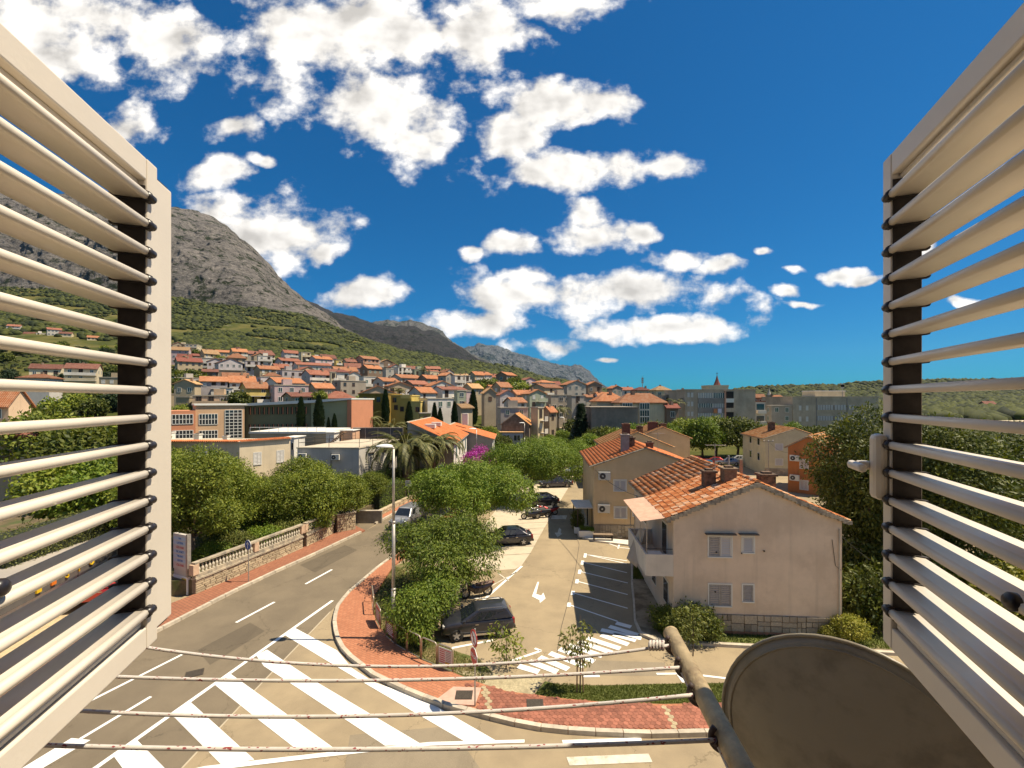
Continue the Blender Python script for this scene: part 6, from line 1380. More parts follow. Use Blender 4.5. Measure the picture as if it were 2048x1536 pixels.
pY = tree_proto('y', blobset(10, 1.6, 1.1, 1.3, .7, 41, .8), 1200, 8, .17, .08, 'yellow', .6, .07, 7, spread=.15); plant('shrub', 'yellow-leaved bush glimpsed between the right shutter louvres', 'shrub', ((1985 - CX) / F * 21, 21, 5.4 * 0), pY, 1.4)
# --- garden trees behind the balustrade
pG = [tree_proto('g', blobset(26, 2.7, 3.0, 4.3, .95, 51, .9), 4200, 9, .19, .07, 'mid', 2.0, .16, 8, droop=.1, spread=.2), tree_proto('g2', blobset(22, 2.6, 1.9, 2.4, .85, 53, .8), 3600, 9, .17, .07, 'mid', 1.0, .12, 9, droop=.2, spread=.17)]
for k, (px, Y, s, v_, lb) in enumerate([(385, 28, 1.0, 0, 'tall garden tree with upright shoots beside the left shutter'), (300, 29, 1.0, 0, 'tall garden tree half hidden behind the left shutter'), (455, 32, .88, 0, 'garden tree before the shaded wall of the cream house'), (556, 35, 1.0, 1, 'rounded garden tree left of the dark gate'), (632, 36.5, 1.12, 1, 'largest rounded garden tree overhanging the balustrade'), (690, 39, .9, 1, 'rounded garden tree by the stone gate pier'), (600, 41, 1.15, 1, 'rounded garden tree close to the grey cube house'), (500, 38, .9, 1, 'low rounded garden tree near the small palms'), (430, 38, 1.1, 1, 'rounded tree under the cream house windows'), (740, 45, .7, 1, 'small rounded tree beside the clipped hedge')]):
    t = plant('tree', lb, 'tree', ((px - CX) / F * Y, Y, .8), pG[v_], s, k * 1.7, 'garden trees behind the balustrade')
pB = [(crown_mesh('crown', blobset(9, 1.1, .55, .6, .5, 61, .7), 700, 8, .14, .06, LEAF['bright'], spread=.12), None), (crown_mesh('crown', blobset(9, 1.1, .55, .6, .5, 63, .7), 700, 8, .14, .06, LEAF['olive'], spread=.12), None)]
for k, (px, py, s) in enumerate([(420, 1112, .9), (470, 1092, 1.0), (520, 1080, 1.0), (580, 1062, 1.1), (640, 1050, 1.0), (440, 1080, 1.1), (500, 1058, 1.0)]):
    p = G(px, py + 8, .85); plant('shrub', ['low bright green shrub inside the balustraded garden', 'low olive green shrub inside the balustraded garden'][k % 2], 'shrub', p, pB[k % 2], s, k, 'low shrubs of the balustraded garden')
# --- hedges
def hedge(a, b, w, h, z, label, key='bright'):
    a, b = Vector(a), Vector(b); d = b - a; L = d.length; n = int(L * h * 330)
    t = thing('hedge', label, 'hedge', (a.x, a.y, z), math.atan2(d.y, d.x))
    P = np.stack([rng.uniform(0, L, n), rng.uniform(-w, w, n), rng.uniform(0, h, n)], -1); f = rng.integers(0, 3, n); P[f == 0, 1] = -w; P[f == 1, 2] = h; P[f == 2, 1] = np.where(rng.random((f == 2).sum()) < .5, w, -w); P += rng.normal(size=P.shape) * .06
    D = unit(n); N_ = unit(n); N_[:, 2] += .8; co, q = leaves(P, D, N_, rng.uniform(.07, .14, n), rng.uniform(.04, .08, n)); link('foliage', npmesh('foliage', co, q, LEAF[key]), t)
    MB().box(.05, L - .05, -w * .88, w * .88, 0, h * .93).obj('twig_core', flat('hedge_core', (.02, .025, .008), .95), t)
g1, g2 = A(752, 1015, 44), A(808, 990, 49); hedge((g1.x - .4, 44), (g2.x - .6, 49), .9, 2.3, .2, 'clipped green hedge along the uphill footway')
hedge((A(730, 0, 47).x, 47.2), (A(790, 0, 52).x, 53), .9, 2.6, .4, 'second clipped hedge in front of the white house')
hedge((A(815, 0, 52).x, 52), (A(880, 0, 64).x, 66), .7, 2.0, .2, 'long hedge under the large palm', 'mid')
hedge((A(-60, 0, 21).x, 21.5), (A(255, 0, 30).x, 29), 1.1, 1.3, 2.9, 'dense hedge growing over the bar pavilion roof', 'olive')
# --- palms: every frond a piece of its own
def frond_mesh(L, n, ll, droop, key='palm'):
    mb = MB(); pts = []; ang = 1.0; p = Vector((0, 0, 0)); P, D, N_, ls = [], [], [], []
    for k in range(n + 1):
        s = k / n; a_ = ang - droop * s * s - .25 * s; pts.append(p.copy()); dr = Vector((math.cos(a_), 0, math.sin(a_)))
        if k > 1:
            for sg in (-1, 1):
                P.append(p.copy()); v_ = (dr * .55 + Vector((0, sg * .8, -.25 - .25 * s))).normalized(); D.append(v_); N_.append(Vector((0, 0, 1)) + dr * .2); ls.append(ll * (math.sin(math.pi * min(1, .25 + s * .8)) * .8 + .2))
        p += dr * (L / n)
    co, q = leaves(np.array(P), np.array(D), np.array(N_), np.array(ls), np.full(len(P), .12 * ll + .03))
    mb.tube(pts, [.035 * (1 - .8 * k / n) for k in range(n + 1)], 4); co2 = np.array([tuple(v_) for v_ in mb.v]); q2 = [f for f in mb.f if len(f) == 4]
    q = np.concatenate([q, np.array(q2) + len(co)]); co = np.concatenate([co, co2]); return npmesh('frond', co, q, LEAF[key])
FR = [frond_mesh(4.2, 34, .65, 1.9), frond_mesh(4.0, 34, .6, 1.2), frond_mesh(4.4, 34, .65, 2.6)]
def palm(loc, th, r, nf, label, tr=.28, seed=0, group='palms'):
    r_ = random.Random(seed); t = thing('palm', label, 'palm', loc, 0, group)
    MB().tube([(0, 0, -.2), (0, 0, th * .5), (.05, 0, th)], [tr * 1.2, tr, tr * 1.1], 10).obj('trunk', BARKP, t, smooth=True)
    MB().lathe([(tr, th - .5), (tr * 1.7, th - .1), (tr * 1.2, th + .25)], 10).obj('crown_heart', BARKP, t)
    for k in range(nf):
        o = link('frond', FR[r_.randrange(3)], t, (0, 0, th)); tilt = r_.uniform(-.75, .75) if k % 3 else r_.uniform(-.2, .3)
        s = r / 4.0 * r_.uniform(.85, 1.12); o.scale = (s, s, s); o.rotation_euler = (r_.uniform(-.2, .2), -tilt + .35 if tilt < 0 else -tilt * .6 + .35, k * 2.39996)
p = A(812, 0, 52); palm((p.x, 52, .3), 4.7, 5.2, 64, 'large date palm with arching fronds in front of the white house', .42, 1)
p = A(868, 0, 57); palm((p.x, 57, .3), 4.8, 4.6, 50, 'second date palm behind the largest one', .38, 2)
for k, (px, yc, Y, r, nf, lb) in enumerate([(735, 842, 98, 4.2, 34, 'palm in front of the mustard building'), (786, 856, 96, 3.6, 30, 'palm beside the cypresses and olive yellow block'), (540, 962, 43, 1.9, 24, 'small garden palm before the cream house'), (518, 966, 45, 1.6, 22, 'smaller garden palm next to the air conditioner wall'), (1116, 822, 132, 4.4, 30, 'tall palm above the street at the top of town'), (1352, 808, 118, 3.4, 26, 'palm between the hipped roof and the concrete apartment block'), (798, 783, 140, 3.2, 22, 'palm among the hillside roofs'), (848, 742, 238, 4, 18, 'small far palm high among the hillside houses')]):
    p = A(px, yc, Y); zg = ground_z(p.x, Y); palm((p.x, Y, zg), max(1.0, p.z - zg), r, nf, lb, .22, 10 + k)
def rosette(loc, r, n, label, seed):
    r_ = random.Random(seed); t = thing('yucca', label, 'yucca', loc, 0, 'spiky garden plants'); 
    for k in range(n):
        o = link('blade_leaf', YL, t); s = r * r_.uniform(.8, 1.1); o.scale = (s, s, s); o.rotation_euler = (0, -r_.uniform(.1, 1.2), k * 2.4)
co, q = leaves(np.array([[0, 0, 0.]]), np.array([[1., 0, 0]]), np.array([[0, 0, 1.]]), np.array([1.0]), np.array([.12])); YL = npmesh('blade_leaf', co, q, LEAF['palm'])
for k, (px, py) in enumerate([(440, 1115), (462, 1103), (490, 1095), (510, 1082), (545, 1075), (560, 1065)]): rosette(G(px, py, .9), random.uniform(.8, 1.2), 26, 'spiky yucca rosette growing behind the balustrade', k)
# --- cypresses, conifer
def cyp_mesh(h, r, n, seed):
    z = rng.random(n) ** .85; rr = r * np.sin(np.pi * np.clip(.12 + z * .88, 0, 1)) ** .7 * (1 - z * .35); a = rng.uniform(0, 6.283, n); k = .55 + .5 * rng.random(n) ** .5
    P = np.stack([rr * k * np.cos(a), rr * k * np.sin(a), z * h], -1); D = np.stack([np.cos(a) * .35, np.sin(a) * .35, np.ones(n)], -1) + unit(n) * .35; D /= np.linalg.norm(D, axis=1, keepdims=True)
    N_ = np.stack([np.cos(a), np.sin(a), np.full(n, .3)], -1) + unit(n) * .4; co, q = leaves(P, D, N_, rng.uniform(.3, .6, n), rng.uniform(.12, .22, n)); return npmesh('crown', co, q, LEAF['cyp'])
CY = [(cyp_mesh(7, .85, 5200, 1), MB().tube([(0, 0, -.3), (0, 0, 5)], [.14, .04], 7).mesh('trunk', BARK)), (cyp_mesh(7, 1.1, 5200, 2), MB().tube([(0, 0, -.3), (0, 0, 5)], [.14, .04], 7).mesh('trunk', BARK))]
for k, (px, yt, yb, Y, lb) in enumerate([(602, 797, 868, 80, 'slim cypress before the sage green school wing'), (638, 794, 868, 80, 'tall cypress before the pale school end wall'), (657, 836, 868, 78, 'young cypress near the school end wall'), (669, 829, 868, 78, 'short cypress by the wooden roof stair'), (771, 782, 850, 106, 'cypress between the mustard and olive blocks'), (818, 806, 862, 100, 'cypress before the olive yellow block'), (869, 808, 862, 95, 'wide cypress behind the orange-roofed houses'), (880, 818, 862, 94, 'narrow cypress next to the wide one'), (909, 806, 864, 96, 'cypress by the buff tiled roof'), (946, 783, 850, 112, 'tall slim cypress before the stone gable house')]):
    a, b = A(px, yt, Y), A(px, yb, Y); hgt = a.z - b.z; plant('cypress', lb, 'cypress', (a.x, Y, b.z), CY[k % 2], (hgt / 7 * .95, hgt / 7 * .95, hgt / 7), k, 'cypresses')
n = 9000; z = rng.random(n); lay = np.floor(z * 13) / 13; fr = (z - lay) * 13; rr = (1 - lay) * 1.0 * (1 - .55 * fr) + .05; a = rng.uniform(0, 6.283, n); k_ = rng.random(n) ** .5
P = np.stack([rr * k_ * np.cos(a) * 3.2, rr * k_ * np.sin(a) * 3.2, .8 + z * 9.6 - k_ * rr * .7], -1); D = np.stack([np.cos(a), np.sin(a), np.full(n, -.35)], -1) + unit(n) * .35; D /= np.linalg.norm(D, axis=1, keepdims=True); N_ = unit(n) * .4; N_[:, 2] += 1
co, q = leaves(P, D, N_, rng.uniform(.35, .75, n), rng.uniform(.14, .26, n))
p = A(1162, 0, 90); plant('conifer', 'dark pyramidal conifer at the street corner', 'conifer', (p.x, 90, 0), (npmesh('crown', co, q, LEAF['con']), MB().tube([(0, 0, -.2), (0, 0, 10)], [.25, .05], 8).mesh('trunk', BARK)), (1, 1, 1.0))
# --- bougainvillea
bl = blobset(9, 1.7, 1.5, 2.1, .8, 71, .8); p = A(957, 0, 59); plant('bougainvillea', 'magenta flowering bougainvillea beside the orange-roofed house', 'bougainvillea', (p.x, 59, .2), (crown_mesh('crown', bl, 1500, 9, .13, .1, LEAF['mag'], spread=.16), trunk_mesh(1.2, .08, bl, 5)), 1.35)
# --- mid-distance and town trees
pM = [tree_proto('m', blobset(14, 3.6, 2.6, 4.6, 1.6, 81 + k, .8), 1700, 8, .42, .2, kk, 2.2, .2, 90 + k, droop=.2, spread=.35) for k, kk in enumerate(('mid', 'dark', 'bright'))]
MID = [(1205, 84, .85, 1, 'before the dark concrete building'), (1235, 80, .8, 0, 'before the dark concrete building'), (1265, 83, .85, 2, 'before the dark concrete building'), (1305, 88, .9, 0, 'below the teal-windowed building'), (1335, 84, .85, 2, 'below the teal-windowed building'), (1372, 88, 1.0, 0, 'before the concrete apartment block'), (1405, 84, 1.0, 2, 'before the concrete apartment block'), (1432, 86, 1.05, 0, 'before the concrete apartment block'), (1475, 84, 1.1, 1, 'before the concrete apartment block'), (1503, 88, .9, 1, 'beside the pale yellow house'), (1545, 96, .8, 0, 'behind the pale yellow house'), (1585, 98, .8, 2, 'behind the pale yellow house'), (1610, 90, .8, 1, 'behind the orange house'), (1650, 80, .9, 1, 'behind the orange house'),
       (975, 92, .75, 0, 'behind the orange-roofed houses'), (950, 88, .7, 1, 'behind the orange-roofed houses'), (1000, 86, .6, 1, 'beside the old stone gable house'), (930, 84, .6, 0, 'behind the orange-roofed houses'), (1125, 96, .6, 2, 'beside the dark conifer'), (1100, 98, .45, 2, 'before the old stone terrace'), (880, 62, .45, 0, 'behind the large palms'), (838, 74, .5, 1, 'behind the mesh screen fence'), (760, 80, .55, 1, 'behind the mesh screen fence'), (720, 100, .9, 1, 'between the school and the mustard building'), (700, 108, 1.0, 0, 'between the school and the mustard building'), (1180, 74, .7, 2, 'at the top of the car park street'), (1195, 70, .5, 1, 'at the top of the car park street'),
       (366, 118, .9, 0, 'left of the school'), (352, 104, .8, 1, 'left of the school'), (100, 46, 1.2, 0, 'behind the left shutter louvres'), (180, 44, 1.15, 1, 'behind the left shutter louvres'), (245, 47, 1.1, 0, 'behind the left shutter louvres'), (140, 34, .8, 0, 'behind the left shutter louvres'), (225, 34, .85, 2, 'behind the left shutter louvres'), (60, 70, 1.2, 1, 'behind the left shutter louvres')]
for k, (px, Y, s, v_, w_) in enumerate(MID):
    X_ = (px - CX) / F * Y; plant('tree', f"{['mid green', 'dark green', 'bright green'][v_]} leafy tree {w_}" + (['', ', tall', ', low', ', broad'][k % 4] if 'louvres' in w_ else ''), 'tree', (X_, Y, ground_z(X_, Y)), pM[v_], s, k * 1.1, 'leafy trees between the buildings')
pF = [(crown_mesh('crown', blobset(9, 2.6, 2.0, 3.2, 1.3, 101 + k, .8), 420, 7, .7, .4, LEAF[kk], spread=.4), MB().tube([(0, 0, -1), (0, 0, 3)], [.2, .1], 6).mesh('trunk', BARK)) for k, kk in enumerate(('mid', 'dark', 'cyp'))]
hp = np.array([(o.location.x, o.location.y) for o in COL.objects if o.parent is None and o.get('group') == 'houses of the hillside town'])
cnt = 0; tries = 0
while cnt < 170 and tries < 6000:
    tries += 1; px = random.uniform(-100, 1260); Y = random.uniform(118, 345 if px < 900 else 300)
    X_ = (px - CX) / F * Y; dist = np.min(np.hypot(hp[:, 0] - X_, hp[:, 1] - Y))
    if dist < 8.5 or (px > 330 and dist > 40 and random.random() < .5): continue
    v_ = random.randrange(3); plant('tree', f"{['mid green', 'dark green', 'blackish green'][v_]} tree among the hillside houses", 'tree', (X_, Y, ground_z(X_, Y) - .3), pF[v_], random.uniform(.7, 1.25), random.uniform(0, 6), 'trees among the hillside houses'); cnt += 1
for (px, yc, Y, s) in [(365, 755, 185, 1.9), (388, 752, 188, 1.8), (352, 768, 170, 1.6), (345, 752, 190, 1.8), (478, 793, 122, .9), (545, 763, 176, 1.0), (520, 778, 165, 1.0), (500, 760, 188, .9), (1022, 772, 180, 1.4), (1044, 775, 175, 1.5), (1030, 762, 195, 1.2), (970, 766, 205, 1.3), (955, 772, 195, 1.2), (985, 764, 215, 1.1), (640, 790, 118, .7)]:
    p = A(px, yc, Y); v_ = random.randrange(2); plant('tree', f"{['large mid green', 'large dark green'][v_]} tree crowding the hillside roofs", 'tree', (p.x, Y, p.z - 4 * s), pF[v_], (s * 1.1, s * 1.1, s), px, 'trees among the hillside houses')
# planter plants, arbour climber
for px, py, s in [(1166, 1067, .28), (1176, 1068, .25), (1182, 1069, .25)]: plant('pot_plant', 'small leafy plant in the white planter by the house corner', 'plant', G(px, py + 4, .12) + Vector((0, 0, .45)), pB[0], s, px, 'planter plants')
plant('climber', 'dark climbing plant over the arbour at the house corner', 'climber', G(1154, 1064, .1) + Vector((0, .2, 0)), pS[1], (.55, .55, 1.25), 0)
# undergrowth where the soil between the town houses would show
X, Y, Z, px = scatter(9000, -300, 1350, 70, 340, lambda p, y, x: (y < rowY(p)) & (fbm(x * .06, y * .06, 3, 15) > .42) & ~((p > 1040) & (p < 1180) & (y < 125)))
k = np.array([np.min(np.hypot(hp[:, 0] - a_, hp[:, 1] - b_)) > 6 for a_, b_ in zip(X, Y)]) & (Z >= 0); tufts('town_undergrowth', np.stack([X[k], Y[k], Z[k] + .2], -1), rng.uniform(.6, 1.5, k.sum()), woodm)
# ================================================================== VEHICLES
def paint(name, col, metal=.3, rough=.28):
    if name in MT: return MT[name]
    m = bpy.data.materials.new(name); m.use_nodes = True; nt = m.node_tree; b = nt.nodes['Principled BSDF']; T = NT(nt)
    dust = T.m('MULTIPLY', T.ss(T.noise(T.n('ShaderNodeTexCoord').outputs['Object'], 3, 5, .7), .45, .8), .07)
    T.link(T.mix(dust, col, (.32, .27, .2)), b.inputs['Base Color']); b.inputs['Metallic'].default_value = metal; b.inputs['Roughness'].default_value = rough; b.inputs['Coat Weight'].default_value = .7; b.inputs['Coat Roughness'].default_value = .06
    MT[name] = m; return m
TYRE = flat('tyre_rubber', (.022, .02, .018), .85); RIM = flat('alloy_rim', (.5, .47, .43), .35, .35); PLAST = flat('black_plastic', (.03, .028, .026), .6); CARGL = flat('car_glass', (.012, .016, .022), .04, spec=.9); CHROME = flat('chrome_trim', (.55, .52, .48), .18, .9)
HEADL = flat('headlight_glass', (.45, .44, .42), .12); TAILL = flat('tail_light', (.28, .015, .015), .2)
def wheel_meshes(r, w):
    ty = MB().lathe([(r * .66, -w / 2), (r * .92, -w / 2), (r, -w * .36), (r, w * .36), (r * .92, w / 2), (r * .66, w / 2)], 24, None, 'y', False).mesh('tyre', TYRE, True)
    mb = MB(); mb.lathe([(r * .68, -w * .42), (r * .68, w * .1), (r * .6, w * .12), (r * .6, -w * .36)], 20, None, 'y', False)
    for k in range(5):
        M = Matrix.Rotation(2 * math.pi * k / 5, 4, 'Y')
        mb.add([M @ Vector(p) for p in [(-.05 * r / .3, -w * .4, r * .1), (.05 * r / .3, -w * .4, r * .1), (.035 * r / .3, -w * .4, r * .66), (-.035 * r / .3, -w * .4, r * .66), (-.05 * r / .3, -w * .15, r * .1), (.05 * r / .3, -w * .15, r * .1), (.035 * r / .3, -w * .15, r * .66), (-.035 * r / .3, -w * .15, r * .66)]], [(0, 1, 2, 3), (7, 6, 5, 4), (0, 3, 7, 4), (1, 5, 6, 2), (3, 2, 6, 7)])
    mb.lathe([(r * .16, -w * .46), (r * .16, -w * .1)], 10, None, 'y'); rm = mb.mesh('rim', RIM)
    bk = MB().lathe([(r * .66, w * .05), (r * .66, w * .12)], 16, None, 'y').mesh('brake_shadow', PLAST)  # dark disc standing in for the shade behind the spokes
    return ty, rm, bk
def loft(secs, closed_ends=True):
    mb = MB(); n = len(secs[0]); mb.add([p for s in secs for p in s], [(i * n + j, (i + 1) * n + j, (i + 1) * n + j + 1, i * n + j + 1) for i in range(len(secs) - 1) for j in range(n - 1)])
    if closed_ends: mb.add(secs[0], [tuple(range(n))]); mb.add(secs[-1], [tuple(range(n - 1, -1, -1))])
    return mb
def car(name, label, cat, loc, rz, pm, body, gh, wheels, wr, sc, panes, rails=False, cladding=False, plate=True, group=None):
    """body: (x, half width, z bottom, z top); gh: (x0,z0)windscreen foot,(x1,z1)top front,(x2,z2)top rear,(x3,z3)rear foot,w0,w1"""
    t = thing(name, label, cat, loc, rz, group); t.scale = (sc,) * 3
    secs = []
    for (x, w, zb, zt) in body:
        zm = zb + (zt - zb) * .45
        half = [(w * .80, zb), (w * .97, zb + .07), (w, zm), (w * .985, zt - .12), (w * .93, zt - .03), (w * .6, zt + .012), (0, zt + .022)]
        secs.append([(x, -y, z) for y, z in half] + [(x, y, z) for y, z in half[::-1][1:]])
    b = loft(secs).obj('body', pm, t, smooth=True); e = b.modifiers.new('s', 'SUBSURF'); e.levels = 1; e.render_levels = 1
    (x0, z0), (x1, z1), (x2, z2), (x3, z3), w0, w1 = gh
    gs = []
    for s, (xa, za, xb, zb_) in enumerate([(x0, z0, x3, z3), ((x0 * .5 + x1 * .5), (z0 + z1) / 2, x3 * .5 + x2 * .5, (z3 + z2) / 2), (x1, z1, x2, z2)]):
        w = w0 + (w1 - w0) * (s / 2); gs.append((xa, za, xb, zb_, w))
    mb = MB(); ring = lambda g_: [(g_[0], -g_[4] * .9, g_[1]), (g_[0] - .12, -g_[4], g_[1]), (g_[2] + .12, -g_[4], g_[3]), (g_[2], -g_[4] * .9, g_[3]), (g_[2], g_[4] * .9, g_[3]), (g_[2] + .12, g_[4], g_[3]), (g_[0] - .12, g_[4], g_[1]), (g_[0], g_[4] * .9, g_[1])]
    rs_ = [ring(g_) for g_ in gs]; mb.add([p for r_ in rs_ for p in r_], [(i * 8 + j, i * 8 + (j + 1) % 8, (i + 1) * 8 + (j + 1) % 8, (i + 1) * 8 + j)[::-1] for i in range(2) for j in range(8)])
    top = rs_[-1]; cx_ = (x1 + x2) / 2; mb.add(top + [(x1 - .25, 0, z1 + .045), (x2 + .25, 0, z2 + .045)], [(0, 1, 8), (1, 2, 9, 8), (2, 3, 9), (3, 4, 9), (4, 5, 9), (5, 6, 8, 9), (6, 7, 8), (7, 0, 8)])
    bevel(mb.obj('cabin', pm, t, smooth=False), .05, 3)
    # glass: windscreen, rear window, side panes
    def gl(pts, nm): MB().add(pts, [tuple(range(len(pts)))]).obj(nm, CARGL, t)
    L_ = lambda a, b_, f_: tuple(a[i] + (b_[i] - a[i]) * f_ for i in range(3))
    dx = .012; fa, fb = .1, .93
    A0, B0 = (x0 + dx, -w0 * .9, z0), (x1 + dx, -w1 * .88, z1); gl([(lambda p: (p[0], p[1] * .96, p[2] + .01))(L_(A0, B0, fa)), (lambda p: (p[0], -p[1] * .96, p[2] + .01))(L_(A0, B0, fa)), (lambda p: (p[0], -p[1] * .94, p[2] + .01))(L_(A0, B0, fb)), (lambda p: (p[0], p[1] * .94, p[2] + .01))(L_(A0, B0, fb))], 'windscreen')
    A1, B1 = (x3 - dx, w0 * .9, z3), (x2 - dx, w1 * .88, z2)
    if panes: gl([(lambda p: (p[0], p[1] * .92, p[2]))(L_(A1, B1, .2)), (lambda p: (p[0], -p[1] * .92, p[2]))(L_(A1, B1, .2)), (lambda p: (p[0], -p[1] * .9, p[2]))(L_(A1, B1, .9)), (lambda p: (p[0], p[1] * .9, p[2]))(L_(A1, B1, .9))], 'rear_window')
    for sg in (-1, 1):
        for (u0, u1, v0, v1) in panes or []:
            def sp_(u_, v_):
                xl = (x0 - .12) + ((x1 - .12) - (x0 - .12)) * v_; xr = (x3 + .12) + ((x2 + .12) - (x3 + .12)) * v_; w = w0 + (w1 - w0) * v_ + .012; return (xl + (xr - xl) * u_, sg * w, z0 + (z1 - z0) * v_)
            q = [sp_(u0, v0), sp_(u1, v0), sp_(u1, v1), sp_(u0, v1)]; gl(q if sg < 0 else q[::-1], 'side_window')
    fx_ = body[0][0]; rx_ = body[-1][0]; bw = body[2][1]; zt = body[1][3]
    for sg in (-1, 1):
        bevel(MB().box(body[1][0] - .22, body[1][0] + .03, sg * bw * .78 - .16, sg * bw * .78 + .1, zt - .17, zt - .02).obj('headlight', HEADL, t), .03)
        bevel(MB().box(body[-2][0] - .03, body[-2][0] + .12, sg * bw * .84 - .1, sg * bw * .84 + .09, body[-3][3] - .38, body[-3][3] - .06).obj('tail_light', TAILL, t), .02)
        m_ = bevel(MB().box(x0 - .28, x0 - .12, sg * (w0 + .04) - .0, sg * (w0 + .24), z0 + .02, z0 + .17).obj('mirror', pm, t) if sg > 0 else MB().box(x0 - .28, x0 - .12, -(w0 + .24), -(w0 + .04), z0 + .02, z0 + .17).obj('mirror', pm, t), .03)
        for xh in ((x0 - .95), (x0 - 1.75)): MB().box(xh - .1, xh + .1, sg * (bw + .005) - .02, sg * (bw + .005) + .02, z0 - .2, z0 - .16).obj('door_handle', CHROME, t)
        for xs in (x0 - .2, x0 - 1.12, x0 - 1.98): MB().box(xs - .008, xs + .008, sg * (bw + .002) - .006, sg * (bw + .002) + .006, body[3][2] + .12, z0 - .05).obj('door_seam', PLAST, t)
        if rails: MB().tube([(x1 - .1, sg * (w1 - .06), z1 + .0), (x1 - .25, sg * (w1 - .05), z1 + .1), (x2 + .35, sg * (w1 - .05), z2 + .1), (x2 + .15, sg * (w1 - .06), z2)], .025, 6).obj('roof_rail', CHROME, t)
        if cladding: MB().box(-wheels[0] + wr * 1.1 if False else wheels[1] + wr * 1.15, wheels[0] - wr * 1.15, sg * (bw + .0) - .03, sg * (bw + .0) + .025, body[3][2] - .01, body[3][2] + .1).obj('sill_trim', CHROME if cladding == 2 else PLAST, t)
    MB().box(fx_ - .06, fx_ + .02, -.55, .55, body[0][2] + .12, body[0][2] + .3).obj('grille', PLAST, t)
    MB().box(fx_ - .2, fx_ + .035, -.7, .7, body[0][2] - .06, body[0][2] + .1).obj('bumper', PLAST, t); MB().box(rx_ - .04, rx_ + .2, -.7, .7, body[-1][2] - .08, body[-1][2] + .08).obj('bumper', PLAST, t)
    if plate: MB().box(fx_ + .036, fx_ + .045, -.26, .26, body[0][2] + .0, body[0][2] + .1).obj('number_plate', SWH, t); MB().box(rx_ - .06, rx_ - .05, -.26, .26, body[-1][2] + .12, body[-1][2] + .22).obj('number_plate', SWH, t)
    ty, rm, bk = WH.setdefault((wr,), None) or WH.__setitem__((wr,), wheel_meshes(wr, .22)) or WH[(wr,)]
    for xw in wheels:
        for sg in (-1, 1):
            wl = link('wheel', ty, t, (xw, sg * (bw - .055), wr)); wl.rotation_euler = (0, 0, 0 if sg < 0 else math.pi); link('rim', rm, wl); link('rim_shade_disc', bk, wl)
            MB().lathe([(wr * 1.17, -.004), (wr * 1.17, .004)], 24, Matrix.Translation((xw, sg * (bw + .001), wr + .02)), 'y').obj('wheel_arch', PLAST, t)
    return t
WH = {}
SUVB = [(2.15, .60, .42, .74), (2.08, .80, .34, .92), (1.85, .88, .3, 1.02), (1.2, .905, .28, 1.08), (.8, .91, .28, 1.12), (-1.4, .91, .28, 1.14), (-1.9, .89, .34, 1.14), (-2.08, .84, .42, 1.08), (-2.14, .7, .5, .9)]
SEDB = [(2.28, .58, .32, .6), (2.2, .78, .24, .74), (1.9, .87, .2, .84), (1.2, .89, .18, .9), (.7, .9, .18, .92), (-1.3, .9, .18, .95), (-1.9, .86, .22, .97), (-2.2, .8, .3, .93), (-2.28, .66, .4, .78)]
VANB = [(2.18, .62, .36, .72), (2.1, .82, .26, .9), (1.85, .88, .22, 1.0), (1.3, .9, .2, 1.1), (.9, .9, .2, 1.14), (-1.6, .9, .2, 1.16), (-2.05, .89, .26, 1.16), (-2.15, .88, .34, 1.14), (-2.2, .86, .4, 1.1)]
SP = [(.1, .36, .12, .86), (.40, .66, .12, .88), (.70, .92, .16, .84)]
car('suv', 'dark grey sport utility car with roof rails parked by the small trees', 'car', (-1.62, 21.3, .01), R(190), paint('graphite_paint', (.035, .037, .05), .4, .28), SUVB, ((1.08, 1.07), (.12, 1.6), (-1.7, 1.62), (-2.02, 1.16), .875, .70), (1.3, -1.32), .345, .79, SP, True, 2)
car('saloon_car', 'black saloon car parked in the pale concrete bays', 'car', (-.45, 34.5, .012), R(189), paint('black_paint', (.03, .028, .036)), SEDB, ((.95, .92), (.15, 1.4), (-1.1, 1.4), (-1.85, .98), .84, .60), (1.4, -1.4), .32, .88, SP)
car('delivery_van', 'silver delivery van driving down the main road', 'van', (-9.2, 39.6, .012), R(-105), paint('silver_paint', (.36, .36, .37), .5), VANB, ((1.15, 1.12), (.5, 1.78), (-2.1, 1.8), (-2.18, 1.14), .87, .72), (1.32, -1.4), .31, .9, [(.08, .3, .12, .84)])
PARK = [('parked_car', 'black parked car under the feathery trees beside the motorcycles', (1078, 47), 188, paint('black_paint', (.03, .028, .036)), SEDB), ('parked_car', 'dark parked car farther up under the feathery trees', (1112, 57), 188, paint('dusk_paint', (.04, .04, .06)), SEDB),
        ('parked_car', 'grey parked car at the top of the car park street', (1150, 66), 188, paint('silver_paint', (.36, .36, .37)), SEDB), ('parked_car', 'maroon parked car under the trees beyond the tiled roofs', (1384, 78), 200, paint('maroon_paint', (.2, .015, .015)), SEDB),
        ('parked_car', 'red parked car beside the blue van beyond the tiled roofs', (1428, 77), 150, paint('red_paint', (.38, .02, .015)), SEDB), ('parked_car', 'grey parked car among the trees near the pale yellow house', (1455, 76), 160, paint('silver_paint', (.36, .36, .37)), SEDB), ('parked_car', 'white parked car among the trees near the pale yellow house', (1475, 79), 160, paint('white_paint', (.6, .58, .54)), SEDB),
        ('parked_car', 'red car parked below the bar pavilion behind the left shutter', (215, 24.2), 20, paint('red_paint', (.38, .02, .015)), SEDB), ('parked_car', 'white car on the street at the top of town', (1098, 108), 100, paint('white_paint', (.6, .58, .54)), SEDB)]
